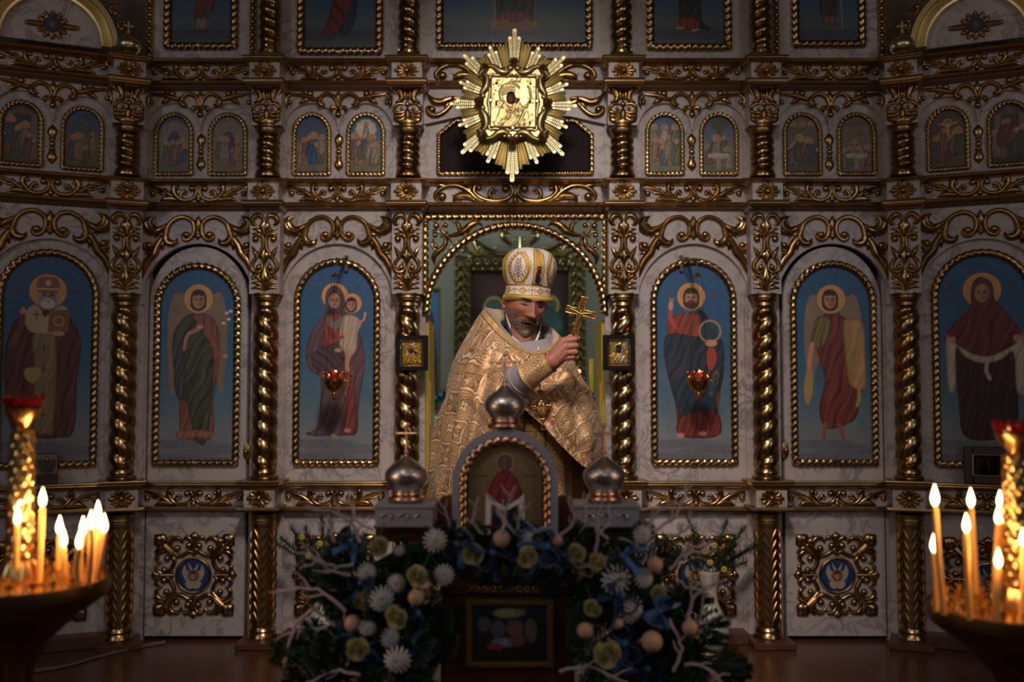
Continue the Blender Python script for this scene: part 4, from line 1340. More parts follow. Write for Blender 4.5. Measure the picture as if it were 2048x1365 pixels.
# ---- wing lunettes, domes
for s, fr, i in ((-1, LW, 0), (1, RW, 6)):
    px = 104 if s < 0 else 1952
    cu = fr.at(px, 60, -.02)[0]; z0 = zl(103, -.03)
    side = 'left' if s < 0 else 'right'
    t = empty('lunette_arch'); fr_place(t, fr, cu, -.02, z0)
    tag(t, 'gilt half-round arch with grooved rim on the %s wing, top corner of the screen' % side, 'arch', 'half-round arches on the wings')
    R0, R1 = .228, .282
    m = MB(); pts = [(R0 * cos(PI * k / 40), R0 * sin(PI * k / 40)) for k in range(41)]
    m.rings([[(x, .05, z) for x, z in pts], [(x, .03, z) for x, z in pts]]); m.build('lunette_panel', M_marble, t, smooth=False)
    m = MB()
    prof = [(R0 - .004, .04), (R0 - .004, -.01), (R0 + .006, -.012)]
    for g in range(5): prof += [(R0 + .008 + g * .008, -.004), (R0 + .012 + g * .008, .004 - 0.014), (R0 + .016 + g * .008, -.004)]
    prof += [(R1 - .006, -.03), (R1 + .018, -.03), (R1 + .020, -.024), (R1 + .020, .05)]
    rs = [[(r * cos(PI * k / 48), d, r * sin(PI * k / 48)) for r, d in prof] for k in range(49)]
    m.rings(rs, closed=False); m.build('grooved_rim', M_brass2, t)
    o2 = Orn(6.827, mir=False, hmax=40, ws=1.5)
    for k in range(12):
        a = 2 * PI * k / 12; L = 330 if k in (0, 6) else 190
        o2.st([(90 * cos(a), 80 * sin(a)), (.6 * L * cos(a), .55 * L * sin(a)), (L * cos(a), L * .95 * sin(a))], [26, 60, 40], h=34)
        o2.ba(L * .93 * cos(a), L * .9 * sin(a), 26)
    c = link('carved_boss', o2.mesh('carved_boss', M_golddk), t, loc=(0, .03, .085))
    C = Canvas(-20, -20, 20, 20, 3); C.grad([(-20, (18, 42, 70)), (20, (18, 36, 60))]); C.ell(0, 0, 6, 8, (90, 70, 40)); C.ring(0, 0, 11, 2, (60, 66, 60), .6)
    link('blue_roundel', C.panel('blue_roundel', U * .86, inside=lambda x, y: x * x + y * y < 19 ** 2, origin=(-20 * U * .86, 20 * U * .86)), t, loc=(0, .015, .085))
    # carved leaves over the arch
    o3 = Orn(6.827, mir=False, hmax=44, ws=1.5)
    R = (R1 + .03) / U * 6.827
    for k in range(13):
        a = PI * (k + .5) / 13
        p = lambda rr, aa: (rr * cos(aa), -rr * sin(aa))
        o3.st([p(R, a), p(R + 60, a + .05), p(R + 110, a + .03), p(R + 90, a - .05)], [20, 46, 40, 8]); o3.ba(*p(R + 60, a - .06), 40)
        o3.st([p(R + 10, a - .1), p(R + 30, a), p(R + 10, a + .1)], [16, 40, 16])
    c = link('leaf_crest', o3.mesh('leaf_crest', M_golddk), t, loc=(0, .0, 0))
    # little dome on the pillar
    cx, cy = (256, 92) if s < 0 else (1805, 82)
    t = empty('gilt_cupola'); u, z = fr.at(cx, cy + 14, -.10)
    z = zl(108, -.13); fr_place(t, fr, u, -.10, z)
    tag(t, 'small gilt onion dome with a cross on top of the %s pillar' % side, 'dome', 'small gilt domes on the screen')
    m = MB(); m.lathe([(.036, 0), (.038, .006), (.048, .012), (.058, .026), (.061, .042), (.056, .058), (.042, .075), (.026, .088), (.012, .096), (.005, .104)], 28); m.build('dome', M_brass2, t)
    m = MB(); bz = .104
    for w0, w1, x0, z0_, x1, z1_ in ((.012, .005, 0, bz, 0, bz + .018), (.004, .009, 0, bz + .018, 0, bz + .058), (.004, .009, 0, bz + .036, .023, bz + .036), (.004, .009, 0, bz + .036, -.023, bz + .036)):
        dx, dz = x1 - x0, z1_ - z0_; l = math.hypot(dx, dz); nx, nz = -dz / l, dx / l
        q = [(x0 + nx * w0 / 2, z0_ + nz * w0 / 2), (x0 - nx * w0 / 2, z0_ - nz * w0 / 2), (x1 - nx * w1 / 2, z1_ - nz * w1 / 2), (x1 + nx * w1 / 2, z1_ + nz * w1 / 2)]
        m.rings([[(x, -.003, z) for x, z in q], [(x, .003, z) for x, z in q]])
    m.build('cross', M_brass2, t, smooth=False)
    # plain wall behind the wing, up to the vault
    m = MB(); m.box((s * .6, .25, (CEIL + zl(118)) / 2), (1.3, .04, CEIL - zl(118))); o = m.build('wall_upper_%s' % side, simple('plaster_' + side, (.17, .12, .10), .8), smooth=False); fr_place(o, fr, 0, 0, 0); struct(o)

# ---- royal doorway: rope frame, arch rope, pierced spandrels
t = tag(empty('royal_door_arch', (0, -.03, zl(628, -.03))), 'gilded rope arch with pierced scroll corners framing the central doorway', 'arch')
zb = zl(628, -.03)
m = MB()
fx = 178 * U
link('arch_rope', rope_mesh('arch_rope', [(fx * cos(PI * k / 48), fx * sin(PI * k / 48)) for k in range(49)], 8.2 * U, 13.4 * U, M_gold, closed=False, nst=2), t)
hx = 179 * U; zt = zl(434, -.03) - zb
link('top_rope', rope_mesh('top_rope', [(-hx, zt), (hx, zt)], 7.6 * U, 14.4 * U, M_gold, closed=False), t, loc=(0, .004, 0))
for s in (-1, 1):
    link('side_rope', rope_mesh('side_rope', [(s * hx, .0), (s * hx, zt)], 6.2 * U, 14.4 * U, M_gold, closed=False, mirror=False), t, loc=(0, .004, 0))
def rc(pts): return [((x / 5.937 + 840 - 1030) * 5.937, (y / 5.937 + 410 - 628) * 5.937) for x, y in pts]


for sgn_, side_ in ((-1, 'left'), (1, 'right')):
  o = Orn(5.937, mir=False, back=10, hmax=40, ws=1.6)
  o.st(rc([(320, 365), (430, 352), (530, 302), (600, 238), (680, 212), (745, 250)]), [18, 40, 60, 54, 36, 6])
  o.st(rc([(440, 345), (462, 275), (435, 215), (375, 202)]), [26, 40, 32, 6]); o.st(rc([(290, 340), (250, 290), (255, 235), (300, 215)]), [24, 24, 22, 12]); o.ba(*rc([(300, 242)])[0], 28)
  o.st(rc([(240, 388), (328, 318)]), [12, 20]); o.ba(*rc([(188, 250)])[0], 34); o.ba(*rc([(175, 362)])[0], 28)
  o.st(rc([(145, 325), (210, 318), (262, 372)]), [18, 20, 16]); o.st(rc([(290, 365), (302, 440), (270, 505), (205, 560), (160, 625), (178, 722)]), [18, 40, 42, 48, 40, 5])
  o.st(rc([(240, 525), (180, 532), (138, 480), (172, 440)]), [18, 20, 20, 10]); o.ba(*rc([(178, 490)])[0], 28); o.st(rc([(320, 365), (392, 465)]), [34, 6]); o.st(rc([(130, 180), (188, 215), (188, 290), (145, 300)]), [10, 14, 14, 10])
  o.st(rc([(150, 400), (160, 430), (130, 440)]), [12, 14, 8])
  o.st(rc([(45, 130), (75, 160), (110, 150), (160, 120)]), [18, 26, 24, 12]); o.st(rc([(60, 150), (60, 200), (75, 235)]), [20, 26, 8])
  sp_ = link('pierced_spandrel', o.mesh('pierced_spandrel', M_gold), t); sp_.scale = (-sgn_, 1, 1)


# thin rim behind the arch rope
m = MB(); m.rings([[((170 + a) * U * cos(PI * k / 48), d, (170 + a) * U * sin(PI * k / 48)) for a, d in ((0, .0), (0, .03), (14, .03), (14, 0))] for k in range(49)]); m.build('arch_rim', M_golddk, t)
# doorway jamb leaves folded back into the sanctuary
for s in (-1, 1):
    b = MB(); b.box((s * .450, .20, (zl(640) + FLOOR) / 2), (.036, .34, zl(640) - FLOOR))
    for k in range(4): b.box((s * .431, .20, FLOOR + .2 + k * .32), (.01, .26, .22))
    o = b.build('royal_door_leaf', simple('ochre_gilt_paint_%d' % (s + 1), (.60, .40, .06), .4, .2), smooth=False)
    tag(o, 'open yellow gilt royal door leaf at the %s jamb of the doorway' % ('left' if s < 0 else 'right'), 'door', 'open royal door leaves')
    # reveal behind the rope
# ------------------------------------------------------------------ embossed metal panels
M_riza = vcol('embossed_gilt', 0.42, 1.0)
M_rizas = vcol('embossed_silver_gilt', 0.32, .9)


def relief(name, C, Hc, kz, amp, origin, mat, gain=1.0, inside=None):
    """canvas colours on a grid displaced by the brightness of a second canvas"""
    SS = C.SS; H, W = C.H // SS, C.W // SS
    c = np.clip(C.c[:H * SS, :W * SS].reshape(H, SS, W, SS, 3).mean((1, 3)) * gain, .002, .95)
    h = Hc.c[:H * SS, :W * SS, 0].reshape(H, SS, W, SS).mean((1, 3))
    xx, zz = np.meshgrid((np.arange(W) + .5) * kz + origin[0], -(np.arange(H) + .5) * kz + origin[1])
    co = np.stack([xx.ravel(), -h.ravel() * amp, zz.ravel()], 1)
    I = np.arange(H * W).reshape(H, W)
    f = np.stack([I[1:, :-1], I[1:, 1:], I[:-1, 1:], I[:-1, :-1]], -1).reshape(-1, 4)
    if inside is not None:
        ok = inside(xx, zz); q = (ok[1:, :-1] & ok[1:, 1:] & ok[:-1, 1:] & ok[:-1, :-1]).ravel(); f = f[q]
    return grid_mesh(name, co, f, c.reshape(-1, 3), mat, smooth=True)


def riza(kind, w, h, SS):
    """returns colour canvas and height canvas of an embossed icon cover, units: -w/2..w/2 , 0..h"""
    C = Canvas(-w / 2, 0, w / 2, h, SS); Hh = Canvas(-w / 2, 0, w / 2, h, SS)
    g = {'star': (236, 214, 150), 'virgin': (196, 150, 70), 'christ': (200, 160, 84)}[kind]
    C.grad([(0, g), (h, g)]); Hh.grad([(0, (90, 90, 90)), (h, (90, 90, 90))])
    r = random.Random(len(kind))
    for k in range(int(w * h / 24)):
        x, y = r.uniform(-w / 2, w / 2), r.uniform(0, h)
        Hh.ell(x, y, 1.5, 1.5, (r.choice((40, 150, 190)),) * 3, .6)
    k = w / 86.0
    hx, hy = (-6 * k, h * .33)
    if kind == 'christ': hx = 0
    Hh.ring(hx, hy, 21 * k, 3 * k, (230, 230, 230)); Hh.ell(hx, hy, 19 * k, 19 * k, (150, 150, 150)); C.ell(hx, hy, 20 * k, 20 * k, tuple(min(255, int(c * 1.08)) for c in g))
    if kind == 'christ': C.ell(hx, hy, 19 * k, 19 * k, (205, 208, 222)); Hh.ell(hx, hy, 19 * k, 19 * k, (90, 90, 90))
    Hh.poly([(-30 * k, h), (-26 * k, h * .62), (-12 * k, h * .48), (10 * k, h * .48), (26 * k, h * .6), (32 * k, h)], (185, 185, 185), fold=.35, fx=.4 / k, fs=.6)
    if kind == 'star':
        Hh.ring(6 * k, h * .36, 29 * k, 2, (220, 220, 220)); Hh.ell(20 * k, h * .3, 9 * k, 30 * k, (110, 110, 110))
        C.ell(22 * k, h * .36, 7 * k, 24 * k, (244, 224, 170), .5); C.poly([(-20 * k, h), (-14 * k, h * .55), (14 * k, h * .5), (24 * k, h * .95)], (176, 140, 84), .5)
        for x, y in ((-34, .12), (34, .12), (-34, .5), (-34, .55), (34, .5), (34, .92)): C.ell(x * k, y * h, 2.6, 3.2, (60, 30, 34))
        C.face(-5 * k, h * .42, 10 * k, (62, 40, 34), hair=(40, 26, 22)); C.face(6 * k, h * .47, 5 * k, (120, 90, 66), hair=(60, 40, 30)); Hh.ell(-5 * k, h * .42, 8 * k, 11 * k, (60, 60, 60))
        for q in range(3): Hh.line([(-24 * k, h * (.27 + .05 * q)), (-8 * k, h * (.19 + .05 * q)), (2 * k, h * (.2 + .05 * q))], 2, (240, 240, 240), smooth=True)
    elif kind == 'virgin':
        C.face(-4 * k, h * .42, 12 * k, (120, 96, 82), hood=(120, 88, 40)); C.face(14 * k, h * .50, 8 * k, (110, 88, 78), hair=(60, 40, 30)); Hh.ring(15 * k, h * .5, 12 * k, 2.5 * k, (220, 220, 220))
        C.ring(-6 * k, h * .33, 22 * k, 2.5 * k, (220, 205, 190))
    else:
        C.face(0, h * .35, 15 * k, (150, 108, 84), hair=(40, 28, 26), beard=(50, 34, 28)); C.poly([(2 * k, h * .7), (24 * k, h * .64), (28 * k, h * .84), (6 * k, h * .86)], (186, 186, 196)); C.ell(32 * k, h * .2, 12 * k, 20 * k, (200, 200, 196), .5)
    for q in range(26): Hh.ell(r.uniform(-28, 28) * k, h * r.uniform(.6, .98), 2.2 * k, 2.2 * k, (r.choice((60, 240)),) * 3, .7)
    return C, Hh


M_garnet = simple('garnet', (.05, .008, .015), .12)
# ------------------------------------------------------------------ sunburst icon
p0 = at(1026.6, 210.8, -.30); K2 = (.30 * 0 + 1) / (2000 / (DIST - .30))
star = empty('sunburst_icon', p0); star.rotation_euler = (math.radians(-3), math.radians(1.0), 0)
tag(star, 'bright brass sunburst with pierced rays around a silver-gilt Virgin and Child plate', 'icon')
kk = K2 / 4.136
G16 = {0: 530, 1: 492, 2: 600, 3: 541, 4: 658, 5: 541, 6: 600, 7: 492}
gems = MB()
for gi in range(16):
    m = MB(); L0 = G16[gi % 8]
    a0 = 2 * PI * gi / 16
    for q in (-3, -2, -1, 0, 1, 2):
        pierced = q in (-1, 0, 1)
        a = a0 + q * 2 * PI / 96
        nb = G16[(gi + (1 if q > 0 else -1)) % 8]
        L = L0 * (1 - .10 * abs(q)) if pierced else (L0 * (.90 if abs(q) == 2 else .86) * .5 + nb * .86 * .5)
        if gi % 4 == 0 and not pierced: L = L0 * (.84 if abs(q) == 2 else .80)
        lift = 14 if q == 0 else (10 if pierced else (4 if q != -3 else 2))
        ca, sa = cos(a), sin(a)
        def W(r, t, y): return ((r * ca - t * sa) * kk, -y * kk, (r * sa + t * ca) * kk)
        hw = lambda r: r * .0295 if pierced else r * .031
        r0 = 215
        if pierced:
            e0, e1 = r0, L
            for sd in (-1, 1):
                m.rings([[W(r, sd * hw(r), lift - 4), W(r, sd * hw(r), lift + 4), W(r, sd * hw(r) * .5, lift + 5), W(r, sd * hw(r) * .5, lift - 4)] for r in (e0, e1 * .6, e1 - 14)])
            r = e0 + 130 if L < 700 else e0 + 120
            m.rings([[W(rr, -hw(rr) * .8, lift - 4), W(rr, -hw(rr) * .8, lift + 4), W(rr, hw(rr) * .8, lift + 4), W(rr, hw(rr) * .8, lift - 4)] for rr in (e0, r)])
            while r < e1 - 24:
                m.rings([[W(rr, -hw(rr) * .6, lift - 3), W(rr, -hw(rr) * .6, lift + 3.5), W(rr, hw(rr) * .6, lift + 3.5), W(rr, hw(rr) * .6, lift - 3)] for rr in (r, r + 7)])
                r += 17
            tip = [(e1 - 26, -hw(e1)), (e1 - 26, hw(e1)), (e1 - 8, hw(e1) * .9), (e1 + 2, hw(e1) * .35), (e1 + 2, -hw(e1) * .35), (e1 - 8, -hw(e1) * .9)]
            m.rings([[W(x, t, lift - 4) for x, t in tip], [W(x, t, lift + 4) for x, t in tip]])
        else:
            m.rings([[W(r, -hw(r), lift - 4), W(r, -hw(r) * .3, lift + 5), W(r, 0, lift + 1), W(r, hw(r) * .3, lift + 5), W(r, hw(r), lift - 4)] for r in (r0, L * .7, L - 8, L)])
    m.build('ray_cluster', M_brass, star)
m = MB(); n = 40
m.rings([[(230 * kk * cos(2 * PI * j / n), y, 230 * kk * sin(2 * PI * j / n)) for j in range(n)] for y in (.012, -.02)]); m.build('back_disc', M_golddk, star)
o = Orn(4.136, k=K2, mir=True, hmax=60, back=20, ws=1.15)
W_, H_ = 288, 334
for sy in (-1, 1):
    o.st([(26, sy * 300), (58, sy * 258), (112, sy * 262), (165, sy * 300), (228, sy * 318)], [24, 50, 62, 44, 26]); o.ba(30, sy * 292, 26)
    o.st([(262, sy * 262), (222, sy * 205), (228, sy * 130), (262, sy * 70), (240, sy * 44)], [26, 48, 62, 44, 16]); o.ba(252, sy * 50, 22)
    o.st([(215, sy * 300), (250, sy * 275), (285, sy * 230)], [40, 66, 40])
    o.st([(190, sy * 238), (140, sy * 228), (60, sy * 244), (0, sy * 232)], [30, 34, 24, 30])
    o.st([(190, sy * 238), (205, sy * 180), (196, sy * 90), (208, sy * 0)], [30, 34, 26, 34])
fo = link('scroll_frame', o.mesh('scroll_frame', M_brass), star, loc=(0, -.035, 0))
fr_ = MB(); X1, Z1 = 262 * kk, 306 * kk
fr_.bbox((0, -.026, 0), (2 * X1, .03, 2 * Z1), .01); fr_.build('frame_plate', M_golddk, star)
for x, y in ((-245, -292), (245, -292), (-245, 292), (245, 292), (0, -345), (0, 345), (-290, 0), (290, 0)):
    o = Orn(4.136, k=K2, mir=False, hmax=60, ws=1)
    for q in range(8):
        a = q * PI / 4; o.st([(x + 8 * cos(a), y + 8 * sin(a)), (x + 26 * cos(a), y + 26 * sin(a)), (x + 38 * cos(a), y + 38 * sin(a))], [8, 22, 10], h=26)
    fl_ = link('corner_flower', o.mesh('corner_flower', M_golddk), star, loc=(0, -.048, 0)); g = MB(); g.ball((x * kk, -.008, -y * kk), 13 * kk, 10, 6); g.build('dark_gem', M_garnet, fl_)
for x, y in ((0, -236), (0, 226), (-190, -4), (196, -4)):
    g = MB(); g.rings([[((x + s * a) * kk, -.050, (-y + s * b) * kk) for a, b in ((0, 20), (18, 0), (0, -20), (-18, 0))] for s in (1.0,)] + [[((x + s * a) * kk, -.060, (-y + s * b) * kk) for a, b in ((0, 20), (18, 0), (0, -20), (-18, 0))] for s in (.6,)])
    g.build('diamond_stud', M_brass, star, smooth=False)
C, Hh = riza('star', 86, 101, 3)
link('embossed_plate', relief('embossed_plate', C, Hh, K2, .006, (-43 * K2, 50.5 * K2), M_riza, gain=.62), star, loc=(0, -.046, 0))
m = MB()
for a, b, c_, d_ in ((-45, 52, 45, 52), (-45, -52, 45, -52), (-45, 52, -45, -52), (45, 52, 45, -52)): m.tube([(a * K2, -.05, b * K2), (c_ * K2, -.05, d_ * K2)], 1.5 * K2, 8)
m.build('plate_rim', M_brass, star)
# iron bracket that carries it
m = MB(); m.tube([(0, .012, 0), (0, .27, .02)], .012, 8); m.build('hanging_bracket', M_black, star)

# ------------------------------------------------------------------ hanging oil lamps
M_lampgold = simple('lamp_brass', (.75, .45, .15), .25, 1.0)
M_redglass = simple('ruby_glass', (.45, .01, .01), .08, trans=.7)
M_redglow = simple('lamp_flame', (1, .1, .05), .5, emit=(1.0, .12, .08), estr=14)
for s, px in ((-1, 669), (1, 1397)):
    d = -.26
    P = at(px, 750, d); K = (DIST + d) / 2000
    t = tag(empty('hanging_oil_lamp', P), 'pierced brass oil lamp with a red glass hanging before the %s icon' % ('Virgin and Child' if s < 0 else 'Christ with orb'), 'lamp', 'hanging oil lamps')
    def yy(p): return (750 - p) * K
    m = MB(); m.lathe([(.0, yy(790)), (3 * K, yy(789)), (5 * K, yy(786)), (11 * K, yy(783)), (17 * K, yy(777)), (21 * K, yy(769)), (22.5 * K, yy(760)), (21.8 * K, yy(759)), (15 * K, yy(775)), (0, yy(782))], 28); m.build('bowl', M_lampgold, t)
    m = MB(); m.lathe([(0, yy(800)), (3 * K, yy(799)), (4 * K, yy(797)), (2.5 * K, yy(795)), (6 * K, yy(793)), (6 * K, yy(791)), (3 * K, yy(789)), (4 * K, yy(786))], 20); m.ball((0, 0, yy(799)), 3.2 * K, 10, 8); m.build('foot', M_lampgold, t)
    m = MB()      # pierced rim with crown points
    for r_, z_ in ((22.5, 762), (22.8, 757)): m.rings([[((r_ + .9 * cos(q)) * K * cos(a), (r_ + .9 * cos(q)) * K * sin(a), yy(z_) + .9 * K * sin(q)) for q in [2 * PI * j / 6 for j in range(6)]] for a in [2 * PI * k / 36 for k in range(37)]], cap=False)
    for k in range(8):
        a0 = 2 * PI * k / 8 + .2
        for q in range(7):
            pass
        arc = lambda w, h: [((22.8) * K * cos(a0 + w * cos(PI * j / 8)), 22.8 * K * sin(a0 + w * cos(PI * j / 8)), yy(757) + h * K * sin(PI * j / 8)) for j in range(9)]
        m.tube(arc(.36, 11), .9 * K, 6); m.tube(arc(.2, 6.5), .7 * K, 6)
        m.tube([(22.8 * K * cos(a0), 22.8 * K * sin(a0), yy(757)), (22.8 * K * cos(a0), 22.8 * K * sin(a0), yy(745))], .8 * K, 6); m.ball((22.8 * K * cos(a0), 22.8 * K * sin(a0), yy(744)), 1.4 * K, 8, 6)
    m.build('pierced_rim', M_lampgold, t)
    m = MB(); m.lathe([(0, yy(770)), (9 * K, yy(769)), (11 * K, yy(760)), (12.5 * K, yy(745)), (12 * K, yy(745)), (10 * K, yy(762)), (0, yy(767))], 20); m.build('glass_cup', M_redglass, t)
    m = MB(); m.ball((2 * K, 0, yy(744)), 2.6 * K, 10, 8, sz=1.3); m.build('flame', M_redglow, t)
    m = MB()      # link ornament and cross on the right side
    ox = 30 * K
    for (cx, cz, r_) in ((4, 752, 5.5), (2, 764, 5.0), (6, 745, 3.2)):
        m.rings([[(ox + cx * K + (r_ * cos(a)) * K + .8 * K * cos(q) * cos(a), -.01 + .8 * K * sin(q), yy(cz) + (r_ * sin(a) * 1.2) * K + .8 * K * cos(q) * sin(a)) for q in [2 * PI * j / 6 for j in range(6)]] for a in [2 * PI * k / 16 for k in range(17)]], cap=False)
    m.tube([(ox - 3 * K, -.01, yy(770)), (ox - 6 * K, -.01, yy(782))], .6 * K, 5)
    m.box((ox - 6.5 * K, -.01, yy(788)), (1.6 * K, .002, 10 * K)); m.box((ox - 6.5 * K, -.01, yy(786)), (6.5 * K, .002, 1.6 * K))
    m.tube([(22 * K, 0, yy(760)), (ox - 1 * K, -.01, yy(764))], .9 * K, 6); m.build('side_ornament', M_brass2, t)
    m = MB(); tz = yy(552)
    for k in range(3):
        a = 2 * PI * k / 3 + (.5 if s < 0 else .35)
        m.tube([(21 * K * cos(a), 21 * K * sin(a), yy(750)), (16 * K * cos(a) * .62, 16 * K * sin(a) * .62, tz)], .42 * K, 5)
    m.build('chains', M_black, t)
    m = MB(); m.lathe([(10 * K, tz - 1.5 * K), (8.5 * K, tz + 1 * K), (3 * K, tz + 4 * K), (1.2 * K, tz + 8 * K)], 18); m.tube([(0, 0, tz + 7 * K), (0, 0, yy(520)), (0, .02, yy(513))], 1.0 * K, 6); m.build('canopy', M_golddk, t)
    m = MB(); bx = at(676 if s < 0 else 1380, 500, d); z1 = bx.z - P.z; x1 = (bx.x - P.x)
    m.rings([[(q0, y0, yy(522)), (q0 + 3 * K, y0, yy(522)), (q0 + 7 * K, .25, z1), (q0 - 4 * K, .25, z1)] for q0, y0 in ((x1 * .4, -.0), (x1 * .4 + .0005, .012))])
    m.tube([(0, 0, yy(520)), (x1 * .6, .06, yy(516)), (x1, .24, yy(508))], 1.7 * K, 8)
    m.box((x1, .245, yy(513)), (7 * K, .02, 34 * K)); m.build('wall_bracket', simple('old_brass_%d' % s, (.16, .12, .06), .4, .8), t)
    l = bpy.data.lights.new('oil_lamp_light', 'POINT'); l.energy = .12; l.color = (1, .25, .12); l.shadow_soft_size = .01
    lo = bpy.data.objects.new('oil_lamp_light', l); COL.objects.link(lo); lo.location = P + Vector((0, -.05, yy(741)))

# ------------------------------------------------------------------ small framed icons hung on the twisted columns
for s, (xa, xb, ya, yb) in ((-1, (791, 855, 671, 742)), (1, (1207, 1270, 670, 741))):
    d = -.20; A = at(xa, ya, d); B = at(xb, yb, d); c = (A + B) / 2; w, h = B.x - A.x, A.z - B.z; K = w / (xb - xa)
    t = tag(empty('small_framed_icon', c), 'gilt embossed %s icon in black frame on the column %s of the doorway' % (('Virgin with Child', 'left') if s < 0 else ('Christ', 'right')), 'icon', None)
    m = MB(); fw = 9 * K; back = .05
    for x, z, sx, sz in ((-w / 2 + fw / 2, 0, fw, h), (w / 2 - fw / 2, 0, fw, h), (0, h / 2 - fw / 2, w - 2 * fw, fw), (0, -h / 2 + fw / 2, w - 2 * fw, fw)): m.bbox((x, back / 2, z), (sx, back, sz), .002)
    m.box((0, back - .004, 0), (w - .004, .006, h - .004)); m.build('black_frame', M_black, t, smooth=False)
    m = MB(); iw, ih = w / 2 - fw, h / 2 - fw; q = 4.2 * K
    o_ = [(-iw, ih), (iw, ih), (iw, -ih), (-iw, -ih)]; i_ = [(-iw + q, ih - q), (iw - q, ih - q), (iw - q, -ih + q), (-iw + q, -ih + q)]
    m.add([(x, .006, z) for x, z in o_] + [(x, .022, z) for x, z in i_], [(k, (k + 1) % 4, 4 + (k + 1) % 4, 4 + k) for k in range(4)]); m.build('silver_bevel', M_silver, t, smooth=False)
    Wp, Hp = 2 * (iw - q) / K, 2 * (ih - q) / K
    C, Hh = riza('virgin' if s < 0 else 'christ', Wp, Hp, 4)
    C2 = Canvas(0, 0, Wp * 2, Hp * 2, 2); C2.c = C.c; C2.H, C2.W = C.H, C.W; C3 = Canvas(0, 0, Wp * 2, Hp * 2, 2); C3.c = Hh.c
    C2.H, C2.W = C.c.shape[:2]
    link('embossed_cover', relief('embossed_cover', C2, C3, K / 2, .0035, (-(iw - q), ih - q), M_rizas, gain=.9), t, loc=(0, .02, 0))

# icons leaning on the ledges of the wings
for s, fr, px, ya, yb, d in ((-1, LW, (71, 115), 908, 969, -.075), (1, RW, (1927, 2046), 887, 966, -.075)):
    u0, z0 = fr.at(px[0], ya, d); u1, z1 = fr.at(px[1], yb, d)
    w = u1 - u0; h = z0 - z1; zb = zl(964, -.08); t = empty('ledge_icon'); fr_place(t, fr, (u0 + u1) / 2, d + .015, zb); t.rotation_euler = (math.radians(-6), 0, fr.th)
    if s < 0:
        tag(t, 'small icon panel of a dark winged figure on gold, standing on the left ledge', 'icon')
        m = MB(); m.bbox((0, .008, h / 2), (w, .014, h), .002); m.build('icon_board', M_wood, t, smooth=False)
        C = Canvas(0, 0, 44, 62, 3); C.grad([(0, (112, 88, 48)), (62, (96, 76, 44))]); C.poly([(14, 14), (22, 6), (30, 14), (36, 34), (30, 42), (14, 42), (8, 34)], (52, 30, 40), fold=.3, fx=1); C.poly([(4, 12), (12, 14), (12, 40), (4, 30)], (44, 34, 36)); C.poly([(40, 12), (32, 14), (32, 40), (40, 30)], (44, 34, 36)); C.face(22, 9, 4.5)
        C.poly([(0, 44), (44, 44), (44, 62), (0, 62)], (38, 26, 22), smooth=False); C.line([(12, 42), (8, 46)], 3, (100, 40, 36)); C.line([(32, 42), (36, 46)], 3, (100, 40, 36))
        kx = (w * .94) / 44; me = C.panel('picture', kx, origin=(-w * .47, h * .97)); o_ = link('picture', me, t, loc=(0, -.001, 0))
    else:
        tag(t, 'dark wooden framed picture with a thin gilt inner edge, standing on the right ledge', 'picture frame')
        m = MB(); fw = .040
        for x, z, sx, sz in ((-w / 2 + fw / 2, h / 2, fw, h), (w / 2 - fw / 2, h / 2, fw, h), (0, h - fw / 2, w - 2 * fw, fw), (0, fw / 2, w - 2 * fw, fw)): m.bbox((x, .012, z), (sx, .03, sz), .004)
        m.box((0, .026, h / 2), (w - .01, .006, h - .01)); m.build('wooden_frame', M_wood, t, smooth=False)
        m = MB(); iw, ih = w / 2 - fw, h / 2 - fw
        for a, b in (((-iw, -ih), (iw, -ih)), ((iw, -ih), (iw, ih)), ((iw, ih), (-iw, ih)), ((-iw, ih), (-iw, -ih))): m.tube([(a[0], .0, h / 2 + a[1]), (b[0], .0, h / 2 + b[1])], .0032, 8)
        m.build('gilt_edge', M_brass, t)
        C = Canvas(0, 0, 60, 30, 3); C.grad([(0, (26, 18, 16)), (30, (20, 14, 13))]); C.poly([(8, 28), (14, 12), (17, 7), (21, 12), (26, 28)], (14, 10, 12)); C.poly([(4, 6), (26, 6), (26, 28), (4, 28)], (58, 44, 32), .5, smooth=False); C.poly([(10, 28), (14, 12), (17, 8), (21, 12), (25, 28)], (14, 10, 12))
        ob = link('picture', C.panel('picture', 2 * iw / 60, origin=(-iw, 0), mat=vcol('glazed_print', .06)), t, loc=(0, .006, h / 2 + ih)); ob.scale = (1, 1, 2 * ih / (30 * 2 * iw / 60))
# ------------------------------------------------------------------ the priest
YP = -1.30
KP = (DIST + YP) / 2000.0          # metres per picture pixel at his depth


def pp(px, py, dy=0.0): return at(px, py, YP + dy)


def hexlin(r, g, b): return s2l((r, g, b))


M_broc = vcol('brocade', .46, .0, metal_attr=True, sheen=.15, bump=.25, bscale=900)
M_skin = vcol('skin', .5, sss=.12, bump=.3, bscale=350)
M_emb = vcol('embroidered_cloth', .5, .0, metal_attr=True, bump=.5, bscale=1200)
M_lilac = simple('lilac_grey_cloth', (.36, .31, .36), .8, bump=.3, bscale=200, sheen=.2)
M_blackc = simple('black_cassock', (.012, .012, .015), .7)
M_whitec = simple('white_shirt', (.75, .73, .72), .7)
M_lining = simple('cream_lining', (.55, .42, .30), .7, bump=.2)
M_darkl = simple('dark_cloth', (.03, .018, .012), .9)
M_xgold = simple('orange_gold', (.95, .48, .14), .2, 1.0, noise=.15, nscale=60, bump=.6, bscale=260)
M_galloon = simple('gold_galloon', (.62, .42, .20), .42, .45, noise=.2, nscale=300, bump=.6, bscale=900)
M_jewel = simple('dark_stone', (.03, .006, .02), .1)
M_thread = simple('gold_thread', (.62, .45, .12), .4, .6, bump=.6, bscale=900)
